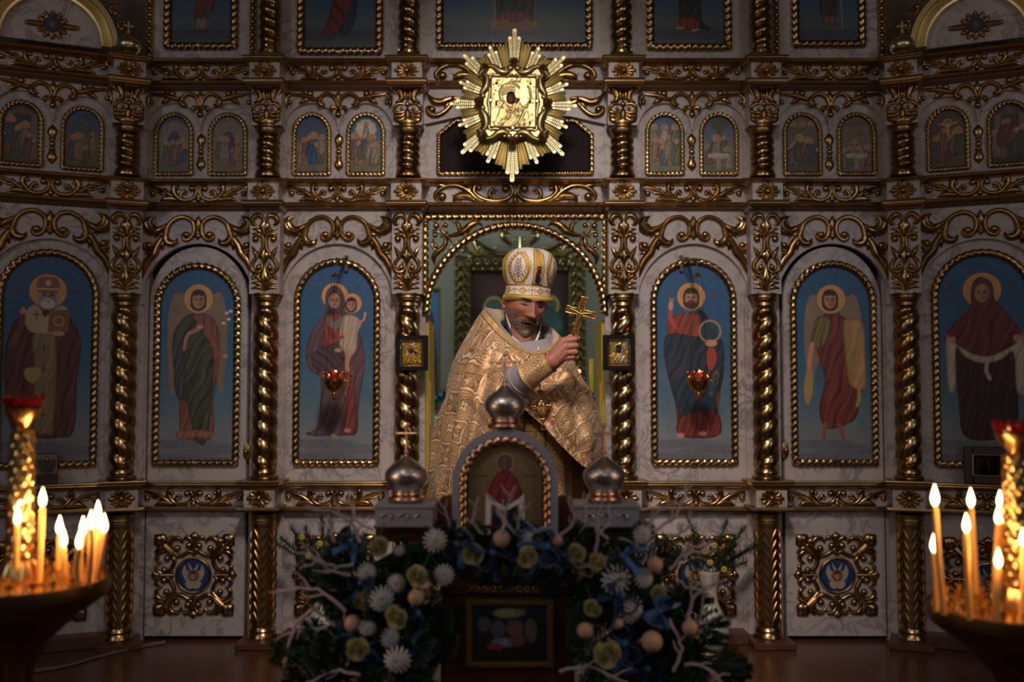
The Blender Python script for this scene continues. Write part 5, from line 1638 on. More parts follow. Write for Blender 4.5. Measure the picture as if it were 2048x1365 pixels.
M_hair = simple('grey_brown_hair', (.14, .095, .065), .6, noise=.5, nscale=120)
M_beard = simple('greying_beard', (.27, .195, .14), .7, noise=.55, nscale=140)

priest = empty('person', pp(1050, 760)); priest.location.z = FLOOR
tag(priest, 'bearded priest in white and gold crown and gold brocade vestments, fist raised', 'person')
PO = priest.location.copy()


def rel(p): return (p[0] - PO[0], p[1] - PO[1], p[2] - PO[2])


def brocade(u, v, T=.122):
    """colour + metal for cloth coordinates in metres"""
    u = u + .004 * np.sin(v * 37); v = v + .004 * np.sin(u * 31 + 1)
    x = u / T; y = v / T
    qx = (x + .5) % 1 - .5; qy = (y + .5) % 1 - .5
    bx = x % 1 - .5; by = y % 1 - .5
    base = s2l((212, 158, 106)); silver = s2l((238, 208, 172)); brown = s2l((158, 104, 46)); rose = s2l((192, 128, 86))
    n = u.shape
    col = np.empty(n + (3,)); col[:] = base
    met = np.full(n, .12)

    def put(m, c, k):
        m = np.clip(m, 0, 1)[..., None]
        col[:] = col * (1 - m) + c * m
        met[:] = met * (1 - m[..., 0]) + k * m[..., 0]
    sm = lambda d, w: np.clip((w - d) / .012 + .5, 0, 1)
    r = np.hypot(qx, qy); th = np.arctan2(qy, qx)
    f = .355 * (1 + .20 * np.cos(4 * th) + .05 * np.cos(8 * th))
    put(sm(np.abs(r - f), .045), silver, .15)
    put(sm(np.abs(np.abs(r - f) - .045), .013), brown, .5)
    put(sm(r, f - .07), rose * .5 + base * .5, .2)
    # flared cross, turned with the cloth
    m1, m2 = np.minimum(np.abs(qx), np.abs(qy)), np.maximum(np.abs(qx), np.abs(qy))
    w = .02 + .16 * m2 * m2 / .1 * .6
    put(sm(m1 - w, .014) * (m2 < .262), brown, .5)
    put(sm(m1 - w, -.004) * (m2 < .25), silver, .15)
    put(sm(m1, .006) * (m2 < .24), brown, .5)
    # curls between the arms of the cross
    ax, ay = np.abs(qx), np.abs(qy)
    for cx, cy, rr in ((.135, .135, .05), (.20, .10, .028), (.10, .20, .028)):
        d = np.hypot(ax - cx, ay - cy); a = np.arctan2(ay - cy, ax - cx)
        put(sm(np.abs(d - rr * (.75 + .25 * np.cos(a - 1))), .012), brown, .5); put(sm(d, rr * .35), silver, .15)
    # field outside: leafy curls
    for cx, cy, rr in ((.43, .14, .06), (.14, .43, .06), (.36, .33, .075), (.47, .30, .035), (.30, .47, .035)):
        d = np.hypot(ax - cx, ay - cy); a = np.arctan2(ay - cy, ax - cx)
        put(sm(np.abs(d - rr * (.8 + .3 * np.cos(2 * a + 1))), .017) * (r > f + .07), silver, .15)
        put(sm(np.abs(d - rr * (1.05 + .3 * np.cos(2 * a + 1))), .008) * (r > f + .06), brown, .5)
        put(sm(d, rr * .3) * (r > f + .06), brown, .5)
    rb = np.hypot(bx, by); tb = np.arctan2(by, bx)
    g = .11 * (1 + .35 * np.cos(4 * tb))
    put(sm(rb, g + .02), brown, .5); put(sm(rb, g), silver, .15); put(sm(rb, .03), brown, .5)
    # weave streaks
    h = .06 * np.sin(x * 190) + .05 * np.sin(y * 223 + x * 31)
    col *= (1 + h)[..., None]
    return col, met


def galloon(col, met, m, c=(206, 166, 104), tex=None):
    m = np.clip(m, 0, 1)[..., None]
    cc = s2l(c)
    if tex is not None: cc = cc * (1 + .25 * np.sin(tex * 900))[..., None]
    col[:] = col * (1 - m) + cc * m
    met[:] = met * (1 - m[..., 0]) + .35 * m[..., 0]


def loft(ctrl, na, nt):
    """ctrl[t][a] -> closed in a; returns array (nt, na, 3)"""
    rows = []
    A = len(ctrl[0])
    for row in ctrl:
        P = np.array([tuple(p) for p in row])
        ts = np.arange(na) / na * A
        i = ts.astype(int); f = (ts - i)[:, None]
        p0, p1, p2, p3 = P[(i - 1) % A], P[i % A], P[(i + 1) % A], P[(i + 2) % A]
        rows.append(.5 * ((2 * p1) + (-p0 + p2) * f + (2 * p0 - 5 * p1 + 4 * p2 - p3) * f * f + (-p0 + 3 * p1 - 3 * p2 + p3) * f ** 3))
    R = np.array(rows); T = len(rows)
    out = np.empty((nt, na, 3))
    for k in range(nt):
        s = k / (nt - 1) * (T - 1); i = min(int(s), T - 2); f = s - i
        p1, p2 = R[i], R[i + 1]; p0 = R[i - 1] if i else 2 * p1 - p2; p3 = R[i + 2] if i + 2 < T else 2 * p2 - p1
        out[k] = .5 * ((2 * p1) + (-p0 + p2) * f + (2 * p0 - 5 * p1 + 4 * p2 - p3) * f * f + (-p0 + 3 * p1 - 3 * p2 + p3) * f ** 3)
    return out


def normals(G):
    du = np.roll(G, -1, 1) - np.roll(G, 1, 1); dv = np.gradient(G, axis=0)
    n = np.cross(du, dv); n /= np.linalg.norm(n, axis=2, keepdims=True) + 1e-12
    return n


def project(G):
    d = G - np.array(CPOS)
    f = d[..., 1] * cos(TILT) + d[..., 2] * sin(TILT); v = -d[..., 1] * sin(TILT) + d[..., 2] * cos(TILT)
    return 1024 + FPX * d[..., 0] / f, 682.5 - FPX * v / f


def grid_faces(nt, na, ok=None, closed=True):
    I = np.arange(nt * na).reshape(nt, na)
    J = np.roll(I, -1, 1) if closed else None
    if closed: f = np.stack([I[:-1], J[:-1], J[1:], I[1:]], -1)
    else: f = np.stack([I[:-1, :-1], I[:-1, 1:], I[1:, 1:], I[1:, :-1]], -1)
    if ok is not None: f = f[ok[:f.shape[0], :f.shape[1]]]
    return f.reshape(-1, 4)


# ---- phelonion (outer cope)
C_ = [  # right, front-right, front, front-left, left, back-left, back, back-right
    [(1118, 673, .0), (1102, 691, -.07), (1062, 703, -.12), (1016, 672, -.09), (970, 619, -.0), (988, 618, .09), (1045, 626, .14), (1094, 648, .10)],
    [(1131, 690, .0), (1116, 708, -.10), (1063, 718, -.15), (1000, 692, -.13), (953, 648, .0), (965, 645, .13), (1045, 650, .19), (1112, 672, .13)],
    [(1150, 735, .0), (1132, 748, -.15), (1062, 750, -.18), (974, 738, -.18), (911, 728, .0), (935, 715, .16), (1045, 715, .21), (1135, 730, .16)],
    [(1180, 792, .0), (1152, 800, -.19), (1056, 800, -.22), (958, 800, -.24), (893, 795, .0), (915, 795, .18), (1045, 795, .22), (1160, 795, .18)],
    [(1199, 850, .0), (1164, 860, -.21), (1050, 860, -.24), (944, 860, -.26), (877, 858, .0), (905, 860, .19), (1045, 860, .23), (1178, 860, .19)],
    [(1204, 920, .0), (1168, 930, -.22), (1048, 930, -.25), (934, 930, -.27), (865, 930, .0), (895, 930, .20), (1045, 930, .24), (1185, 930, .20)],
    [(1203, 1000, .0), (1168, 1005, -.22), (1046, 1005, -.25), (926, 1005, -.27), (855, 1005, .0), (888, 1005, .20), (1045, 1005, .24), (1185, 1005, .20)],
    [(1200, 1120, .0), (1165, 1120, -.2), (1045, 1120, -.23), (918, 1120, -.25), (848, 1120, .0), (882, 1120, .20), (1045, 1120, .24), (1183, 1120, .20)],
    [(1196, 1240, .0), (1162, 1240, -.19), (1045, 1240, -.22), (914, 1240, -.24), (846, 1240, .0), (882, 1240, .20), (1045, 1240, .24), (1180, 1240, .20)]]
NA, NT = 720, 540
G = loft([[pp(*p) for p in row] for row in C_], NA, NT)
NN = normals(G)
if NN[NT // 2, NA // 4][1] > 0: NN = -NN
aa = (np.arange(NA) / NA * 2 * PI)[None]; tt = (np.arange(NT) / (NT - 1))[:, None]
px, py = project(G)
grow = np.clip((tt - .06) * 2.2, 0, 1)
fold = .010 * np.sin(7 * aa + 2.2 * np.sin(3 * tt * 3) + .5) + .006 * np.sin(13 * aa - 4 * tt + 1.0) + .003 * np.sin(23 * aa + 9 * tt)
front = np.clip(-(G[..., 1] - YP) / .08, 0, 1)


def ridge(x0, y0, x1, y1, w, h):
    """a fold running along a picture line on the front of the cloth"""
    dx, dy = x1 - x0, y1 - y0; L = math.hypot(dx, dy)
    t = ((px - x0) * dx + (py - y0) * dy) / L / L; d = ((px - x0) * dy - (py - y0) * dx) / L
    e = np.clip(np.minimum(t, 1 - t) * 5, 0, 1)
    return h * np.exp(-(d / w) ** 2) * e * e * (3 - 2 * e) * front * (t > 0) * (t < 1)


disp = fold * grow
for r_ in ((950, 690, 890, 990, 9, .016), (985, 700, 920, 1000, 8, -.014), (1000, 720, 960, 1000, 12, .014), (905, 800, 885, 1000, 7, -.010), (1030, 705, 1100, 800, 7, .007),
           (1015, 700, 1060, 770, 5, -.006), (1060, 770, 1190, 900, 16, .012), (1090, 740, 1185, 830, 9, -.010), (1110, 730, 1175, 790, 8, .012), (1050, 800, 1180, 925, 7, -.008),
           (940, 700, 1040, 712, 7, .006), (915, 740, 1030, 735, 8, -.006), (1000, 800, 1040, 850, 10, .010), (930, 780, 1000, 860, 12, .010), (965, 740, 1015, 760, 8, .008), (1120, 850, 1150, 900, 10, .006)):
    disp = disp + ridge(*r_)
# the raised arm pushes the cloth forward
disp = disp + .042 * np.exp(-((px - 1000) / 34) ** 2 - ((py - 785) / 40) ** 2) * front
disp = disp + .0012 * np.sin(px * .31 + py * .17) * front
G2 = G + NN * disp[..., None]
# cloth coordinates: developed as a cone
seg = np.linalg.norm(np.diff(G[:, NA // 8 * 2], axis=0), axis=1)
sl = np.concatenate([[0], np.cumsum(seg)])[:, None] + .30
ph = (aa - PI / 2); ph = (ph + PI) % (2 * PI) - PI; ph = ph * .62
cu, cv = sl * np.sin(ph), sl * np.cos(ph)
col, met = brocade(cu, cv)
s_ = sl - .30 + 0 * ph
# yoke: paler, with a woven band below it
yoke = (s_ < .105)
col = np.where(yoke[..., None], np.clip(col * 1.0 + .03, 0, .9), col)
galloon(col, met, ((np.abs(s_ - .115) < .012)).astype(float) * .7, (206, 160, 108), tex=cu)
galloon(col, met, (np.abs(np.abs(s_ - .115) - .013) < .0016).astype(float) * .7, (150, 104, 56))
galloon(col, met, (s_ < .018).astype(float), (214, 178, 116), tex=cu)
galloon(col, met, (np.abs(s_ - .019) < .0016).astype(float), (140, 100, 52))
# hem lifted over the left forearm
hem = [(1036, 806), (1054, 825), (1085, 852), (1115, 886), (1146, 914), (1171, 935), (1215, 968)]
hy = np.interp(px, [p[0] for p in hem], [p[1] for p in hem])
lx = np.interp(py, [806, 850, 1000, 1240], [1036, 1030, 1020, 1016])
inside_open = (px > lx) & (py > hy) & (G[..., 1] < YP + .10) & (px > 1030)
dist = np.where(px > 1036, (hy - py) * .76, 99)
dist = np.minimum(dist, np.where(py > 812, (lx - px), 99))
galloon(col, met, ((dist < 12) & (dist > -3) & (G[..., 1] < YP + .1)).astype(float), (204, 160, 98), tex=cu)
galloon(col, met, ((np.abs(dist - 12.5) < .8) & (G[..., 1] < YP + .1)).astype(float), (136, 98, 50))
keep = ~inside_open
ok = keep[:-1] & keep[1:] & np.roll(keep, -1, 1)[:-1] & np.roll(keep, -1, 1)[1:]
f = grid_faces(NT, NA, ok)
me = grid_mesh('phelonion', G2.reshape(-1, 3) - np.array(PO), f, np.clip(col.reshape(-1, 3) * .95, 0, .9), M_broc, smooth=True, alpha=met.reshape(-1))
phel = link('phelonion', me, priest)
sol = phel.modifiers.new('thickness', 'SOLIDIFY'); sol.thickness = .004; sol.offset = -1
me.materials.append(M_lining); sol.material_offset = 1; sol.material_offset_rim = 0

# ---- under robe with belt and stole, down to the floor
NA2, NT2 = 420, 560
und = []
for py_, cx, rx, ry in ((740, 1068, 52, .10), (800, 1070, 66, .14), (860, 1070, 70, .15), (930, 1070, 71, .155), (1010, 1070, 72, .16), (1150, 1068, 78, .17), (1350, 1064, 88, .19), (1480, 1062, 96, .21)):
    und.append([pp(cx + rx * cos(a), py_, -ry * sin(a)) for a in [2 * PI * k / 10 for k in range(10)]])
for row in und[-1:]:
    for p in row: p.z = FLOOR + .03
Gu = loft(und, NA2, NT2); Nu = normals(Gu)
if Nu[NT2 // 2, NA2 // 4][1] > 0: Nu = -Nu
a2 = (np.arange(NA2) / NA2 * 2 * PI)[None]; t2 = (np.arange(NT2) / (NT2 - 1))[:, None]
Gu = Gu + Nu * (.006 * np.sin(9 * a2 + 3 * t2) * np.clip(t2 * 2, 0, 1))[..., None]
pxu, pyu = project(Gu)
cu2 = (a2 - PI / 2) * .15 + 0 * t2; zz = Gu[..., 2]
c2, m2 = brocade(cu2 + .02, -zz, .075)
for x in (-.045, -.002, .045): galloon(c2, m2, (np.abs(cu2 - x) < .0045).astype(float), (176, 136, 84), tex=zz); galloon(c2, m2, (np.abs(np.abs(cu2 - x) - .005) < .0012).astype(float), (120, 84, 46))
belt = np.abs(zz - pp(1060, 855, -.15).z)
galloon(c2, m2, (belt < .016).astype(float), (200, 160, 100), tex=cu2); galloon(c2, m2, (np.abs(belt - .016) < .0015).astype(float), (120, 84, 46))
me = grid_mesh('under_robe', Gu.reshape(-1, 3) - np.array(PO), grid_faces(NT2, NA2), np.clip(c2.reshape(-1, 3) * .9, 0, .9), M_broc, smooth=True, alpha=m2.reshape(-1))
link('under_robe', me, priest)

# ---- lining inside the high collar, neck clothes
m = MB()
loop = lambda rows: [[rel(pp(*p)) for p in row] for row in rows]
def ringpts(row, n=40):
    return [tuple(q) for q in cat_rom([tuple(p) for p in row], n // len(row), closed=True)]
rs = [ringpts(r_) for r_ in loop([
    [(1117, 674, .0), (1101, 692, -.066), (1062, 704, -.116), (1017, 673, -.086), (972, 620, -.0), (989, 619, .088), (1045, 627, .137), (1093, 649, .098)],
    [(1106, 678, .0), (1094, 696, -.05), (1062, 708, -.09), (1024, 690, -.07), (992, 650, -.0), (1004, 645, .06), (1045, 650, .10), (1085, 665, .07)],
    [(1096, 700, .0), (1088, 708, -.04), (1060, 712, -.07), (1030, 705, -.05), (1008, 690, -.0), (1016, 680, .05), (1045, 680, .08), (1080, 690, .05)]])]
m.rings(rs, cap=False)
m.build('collar_lining', M_lining, priest)
m = MB()
rs = [ringpts(r_) for r_ in loop([
    [(1104, 662, .02), (1094, 676, -.050), (1060, 683, -.085), (1034, 682, -.06), (1002, 648, .0), (1012, 640, .06), (1045, 645, .09), (1088, 652, .06)],
    [(1110, 700, .0), (1100, 714, -.07), (1060, 722, -.10), (1016, 708, -.08), (992, 690, -.0), (1010, 680, .07), (1045, 680, .10), (1090, 690, .07)]])]
m.rings(rs, cap=False); m.build('lilac_undershirt', M_lilac, priest)
m = MB()
for off, (mat_, nm) in ((0, (M_blackc, 'black_collar')), (1, (M_whitec, 'white_collar'))):
    m = MB(); g_ = 2.2 if off else 0
    rs = [ringpts(r_) for r_ in loop([
        [(1084 - g_, 648 - 4 * off, .01), (1072 - g_, 684 - 3 * off, -.04), (1046, 692 - 3 * off, -.058 + .003 * off), (1026 + g_, 668 - 5 * off, -.038), (1010 + g_, 630 - 5 * off, .0), (1018 + g_, 622 - 4 * off, .05), (1045, 622 - 3 * off, .075), (1075 - g_, 634 - 4 * off, .05)],
        [(1090, 690, .01), (1080, 700, -.045), (1046, 702, -.068), (1022, 690, -.045), (1010, 662, .0), (1016, 655, .05), (1045, 655, .08), (1080, 668, .05)]])]
    m.rings(rs, cap=False); o_ = m.build(nm, mat_, priest); sd = o_.modifiers.new('t', 'SOLIDIFY'); sd.thickness = .0025; sd.offset = 0

# ------------------------------------------------------------------ head
HC = pp(1051.5, 605.5, -.02)                        # centre between the ears
def rotm(yaw, pitch, roll):
    return Matrix.Rotation(math.radians(roll), 4, 'Y') @ Matrix.Rotation(math.radians(yaw), 4, 'Z') @ Matrix.Rotation(math.radians(pitch), 4, 'X')
HM = Matrix.Translation(Vector(rel(HC))) @ rotm(18, 11, 7)   # local: -Y forward, X to picture right
NV, NH = 300, 360
ph_ = np.linspace(.02, PI - .02, NV)[:, None]; th_ = (np.arange(NH) / NH * 2 * PI)[None]
X = .0735 * np.sin(ph_) * np.cos(th_); Y = .094 * np.sin(ph_) * np.sin(th_); Z = .112 * np.cos(ph_) + 0 * th_
Z = Z - .006
fr_m = np.clip(-Y / .05, 0, 1)
gs = lambda x, z, wx, wz: np.exp(-((X - x) / wx) ** 2 - ((Z - z) / wz) ** 2)
# jaw narrows and comes forward, face flattens
k = np.clip((-.02 - Z) / .095, 0, 1)
X0, Z0 = X.copy(), Z.copy()
k2 = np.clip((Z - .022) / .014, 0, 1); Y = Y * (1 - .26 * k2); X = X * (1 - .06 * k2)
X = X * (1 - .26 * k ** 1.3)
Y = Y * (1 - .12 * k) + np.where(Y > 0, -.03 * k, -.004 * k)
F = np.zeros_like(X)
tn = np.clip((.018 - Z) / .052, 0, 1)
F += np.where((Z < .022) & (Z > -.039), (.003 + .021 * tn ** 1.2) * np.exp(-(X / (.0075 + .0055 * tn)) ** 2), 0)
F += .022 * gs(0, -.034, .011, .007) * .6
F += .009 * (gs(.0135, -.035, .006, .006) + gs(-.0135, -.035, .006, .006))
F -= .012 * (gs(.031, .008, .016, .011) + gs(-.031, .008, .016, .011))
F += .008 * (gs(.027, .0235, .022, .007) + gs(-.027, .0235, .022, .007)) + .003 * gs(0, .026, .02, .010)
F += .0055 * (gs(.044, -.018, .016, .014) + gs(-.044, -.018, .016, .014))
F -= .004 * (gs(.030, -.050, .010, .016) + gs(-.030, -.050, .010, .016))
F += .006 * gs(0, -.058, .020, .007) + .0045 * gs(0, -.0605, .018, .0035)
F -= .011 * gs(0, -.0685, .017, .0034)
F += .0065 * gs(0, -.077, .015, .005)
F -= .003 * gs(0, -.086, .02, .005)
F += .011 * gs(0, -.101, .022, .014)
F += .0085 * (gs(.031, .007, .0125, .0095) + gs(-.031, .007, .0125, .0095))    # eyeball under the lid
F -= .0022 * (gs(.031, .0005, .012, .0018) + gs(-.031, .0005, .012, .0018))
F -= .0015 * (gs(.031, .0140, .014, .0015) + gs(-.031, .0140, .014, .0015))     # lid crease
F -= .002 * (gs(.017, -.048, .004, .012) + gs(-.017, -.048, .004, .012))
F -= .0014 * (gs(.004, .026, .0016, .008) + gs(-.004, .026, .0016, .008))
rs_ = np.random.RandomState(4)
bz = np.clip((-.046 - Z + .25 * np.abs(X) * 0) / .012, 0, 1)
side = np.clip((np.abs(X) - .036) / .014, 0, 1) * np.clip((-.012 - Z) / .02, 0, 1)
must = gs(0, -.053, .030, .006)
lips = np.clip(gs(0, -.068, .024, .012) * 1.7, 0, 1)
beard = np.clip(np.maximum(np.maximum(bz, side * .9), must * .85), 0, 1) * (1 - lips) * fr_m
bn = rs_.rand(NV, NH)
F += beard * (.003 + .0008 * bn + .005 * np.clip((-.085 - Z) / .03, 0, 1))
Y = Y - F * fr_m
Z = Z - beard * .007 * np.clip((-.09 - Z) / .02, 0, 1)
# paint
skin = np.empty(X.shape + (3,)); skin[:] = s2l((178, 118, 92))
def mixc(m, c): 
    m = np.clip(m, 0, 1)[..., None]; skin[:] = skin * (1 - m) + s2l(c) * m
fold_ = rs_.rand(NV // 6 + 2, NH // 6 + 2)
yi = np.arange(NV) / 6; xi = np.arange(NH) / 6
nz = fold_[yi.astype(int)][:, xi.astype(int)]
mixc(.18 * nz, (186, 100, 82)); mixc(.35 * (gs(.045, -.018, .02, .018) + gs(-.045, -.018, .02, .018)), (180, 96, 78)); mixc(.35 * gs(0, -.032, .014, .012), (200, 116, 96))
mixc(.6 * (gs(.030, .004, .02, .012) + gs(-.030, .004, .02, .012)), (112, 66, 56))  # eye sockets: shade under the brow put into the skin colour
mixc(lips * 1.0 * (np.abs(Z0 + .068) < .013), (170, 94, 84)); mixc(1.4 * gs(0, -.0685, .0155, .0026), (40, 16, 14))
mixc(1.5 * (gs(.030, .0, .0125, .0021) + gs(-.030, .0, .0125, .0021)), (26, 16, 14)); mixc(.7 * (gs(.030, .0138, .014, .0016) + gs(-.030, .0138, .014, .0016)), (96, 56, 46))
mixc(.9 * (gs(.029, .0205, .018, .0030) + gs(-.029, .0205, .018, .0030)) * (.6 + .6 * bn), (80, 56, 42))
bcol = np.clip(.55 + .5 * bn, 0, 1) * beard
mixc(bcol * .8, (104, 78, 60)); mixc(beard * (bn > .8) * .6, (150, 130, 112)); mixc(beard * (bn < .25) * .6, (74, 52, 40))
stub = np.clip(side * .5 + must * .5, 0, 1) * (1 - beard) * fr_m; mixc(stub * .5 * bn, (120, 92, 78))
mixc(np.clip((Z - .062) / .01, 0, 1) * np.clip((Y + .05) / .02, 0, 1), (70, 50, 38)); mixc(np.clip(Y / .02, 0, 1) * np.clip((Z + .05) / .05, 0, 1), (84, 64, 50))
P3 = np.stack([X, Y, Z], -1).reshape(-1, 3)
HMn = np.array(HM)
P3w = P3 @ HMn[:3, :3].T + HMn[:3, 3]
hb = MB()   # neck joined below the skull
fh = grid_faces(NV, NH)
# neck: rings continued from the jaw to the collar
ne = []
NK = 24
for j in range(NK):
    t = j / (NK - 1)
    cx, cy, cz = [(1 - t) * a + t * b for a, b in zip(tuple(HM @ Vector((0, .022, -.045))), rel(pp(1046, 694, .01)))]
    ne.append([(cx + (.052 + .012 * t) * cos(a), cy + (.055 + .012 * t) * sin(a), cz) for a in 2 * PI * np.arange(NH) / NH])
ne = np.array(ne).reshape(-1, 3)
allp = np.concatenate([P3w, ne]); fn = grid_faces(NK, NH) + len(P3w)
cn = np.concatenate([skin.reshape(-1, 3), np.tile(s2l((166, 110, 88)), (len(ne), 1))])
body_me = grid_mesh('body', allp, np.concatenate([fh, fn]), np.clip(cn * .92, 0, 1), M_skin, smooth=True)
link('body', body_me, priest)


def hpt(x, y, z): return tuple(HM @ Vector((x, y, z)))


# ears
for s in (-1, 1):
    m = MB(); rs = []
    for k in range(21):
        a = 2 * PI * k / 20
        r1, r2 = .013, .026
        rs.append([hpt(s * (.0715 + .004 * sin(a) * 0 + .0045 * cos(q) + .006), .012 + (r1 + .0042 * cos(q)) * cos(a), .000 + (r2 + .0042 * cos(q)) * sin(a) - .008 * (sin(a) < 0) * 0) if False else
                   hpt(s * (.0755 + .0042 * sin(q) + .003 * cos(a)), .014 + (r1 * (1 + .25 * sin(a)) + .0042 * cos(q)) * cos(a), -.002 + (r2 + .0042 * cos(q)) * sin(a)) for q in [2 * PI * j / 8 for j in range(8)]])
    m.rings(rs, cap=False)
    m.ball(hpt(s * .073, .014, -.004), .013, 12, 8); m.ball(hpt(s * .075, .008, -.028), .007, 10, 8)
    me = m.mesh('ear', simple('ear_skin_%d' % s, tuple(s2l((186, 120, 98))), .5)); link('ear', me, priest)

# beard, moustache, brows and side hair: short tapered strands
def strands(name, n, gen, mat, r0=.0007):
    m = MB()
    for _ in range(n):
        g = gen()
        if g is None: continue
        p, d, L, r = g
        p = Vector(p); d = Vector(d).normalized(); b = Vector((rnd.uniform(-.3, .3), rnd.uniform(-.2, .2), -.5))
        pts = [p, p + d * L * .5, p + d * L * .85 + b * L * .22]
        m.tube([HM @ q for q in pts], [r, r * .8, r * .25], 4)
    return m.build(name, mat, priest)


bi = np.argwhere(beard > .45)
def gb():
    i, j = bi[rnd.randrange(len(bi))]
    p = (X[i, j], Y[i, j], Z[i, j]); low = max(0, min(1, (-.05 - p[2]) / .06))
    if rnd.random() > beard[i, j] ** 2 * (.35 + .65 * low): return None
    return p, (p[0] * 3 + rnd.uniform(-.25, .25), -.25 - .25 * (1 - low), -.5 - .5 * low), rnd.uniform(.003, .007) + .006 * low, rnd.uniform(.0004, .0008)
strands('beard', 5200, gb, M_beard)
mi = np.argwhere((must > .45) & (fr_m > .5) & (lips < .6))
def gm():
    i, j = mi[rnd.randrange(len(mi))]; p = (X[i, j], Y[i, j] - .001, Z[i, j]); sg = 1 if p[0] > 0 else -1
    return p, (sg * .8 + rnd.uniform(-.2, .2), -.4, -.7), rnd.uniform(.005, .010), .0006
strands('moustache', 420, gm, simple('moustache_hair', (.12, .08, .055), .9, noise=.4, nscale=150))
wi = np.argwhere(((np.exp(-((X0 - .029) / .021) ** 2 - ((Z0 - .0205) / .0036) ** 2) > .35) | (np.exp(-((X0 + .029) / .021) ** 2 - ((Z0 - .0205) / .0036) ** 2) > .35)) & (fr_m > .5))
def gw():
    i, j = wi[rnd.randrange(len(wi))]; p = (X[i, j], Y[i, j] - .0005, Z[i, j]); sg = 1 if p[0] > 0 else -1
    return p, (sg, -.25, .15), rnd.uniform(.004, .008), .0005
strands('eyebrows', 240, gw, simple('brow_hair', (.045, .03, .02), .95))
def surf(x, z):
    d = (X - x) ** 2 + (Z - z) ** 2 + (Y > 0) * 9; i, j = np.unravel_index(d.argmin(), d.shape); return float(Y[i, j])
M_lash = simple('lashes', (.012, .008, .006), .95)
for s in (-1, 1):
    m = MB(); xs = [.0175, .021, .025, .030, .035, .040, .044]; zs_ = [.001, -.0005, -.0018, -.0025, -.0022, -.001, .001]
    m.tube([hpt(s * x, surf(s * x, z) - .0004, z) for x, z in zip(xs, zs_)], [.0004, .0010, .0013, .0015, .0014, .0011, .0005], 6)
    m.build('eyelashes', M_lash, priest)
    m = MB(); zs_ = [.0145, .0175, .0195, .0210, .0215, .0205, .0180]; xs = [.011, .016, .022, .028, .034, .040, .046]
    m.tube([hpt(s * x, surf(s * x, z) - .0002, z) for x, z in zip(xs, zs_)], [.0012, .0020, .0024, .0023, .0020, .0015, .0006], 6)
    m.build('eyebrow', simple('brow_mass_%d' % (s + 1), (.06, .04, .028), .95, bump=.6, bscale=900), priest)
hi = np.argwhere((np.abs(X) > .05) & (Y > -.035) & (Y < .06) & (Z > .012) & (Z < .06))
def gh():
    i, j = hi[rnd.randrange(len(hi))]; p = (X[i, j], Y[i, j], Z[i, j])
    return p, (p[0] * 4, .3, -.7), rnd.uniform(.008, .016), .0008
strands('hair', 900, gh, M_hair)

# ------------------------------------------------------------------ mitre
MT = pp(1055.5, 601.5, -.022)
MM = Matrix.Translation(Vector(rel(MT))) @ rotm(20, 3, 2.5)
prof = [(.0865, 0), (.0825, .052), (.0845, .056), (.0895, .070), (.0955, .090), (.0990, .110), (.0992, .126), (.0955, .144), (.0885, .160), (.077, .174), (.061, .184), (.040, .1905), (.018, .193), (.001, .1935)]
pr = np.array(cat_rom(prof, 16)); ln = np.concatenate([[0], np.cumsum(np.hypot(*np.diff(pr, axis=0).T))])
NR = 330; sL = np.linspace(0, ln[-1], NR); pr = np.stack([np.interp(sL, ln, pr[:, 0]), np.interp(sL, ln, pr[:, 1])], 1)
NM = 900
TOT = 2 * PI * .098
hc = Canvas(-TOT / 2 * 1000, -ln[-1] * 1000, TOT / 2 * 1000, 0, 2)      # unrolled in millimetres, y up negative
hc.grad([(-300, (226, 208, 200)), (0, (226, 208, 200))])
gmask = Canvas(-TOT / 2 * 1000, -ln[-1] * 1000, TOT / 2 * 1000, 0, 2); gmask.grad([(-300, (0, 0, 0)), (0, (0, 0, 0))])
GO, GO2, SI = (206, 160, 52), (150, 108, 30), (168, 150, 142)


def gl(pts, w, c=GO, sm=True):
    w *= 1.45; gmask.line(pts, w * 1.2, (255, 255, 255), 1, smooth=sm); hc.line(pts, w + 1.6, GO2 if c == GO else (130, 112, 100), .9, smooth=sm); hc.line(pts, w * 1.1, c, 1, smooth=sm)


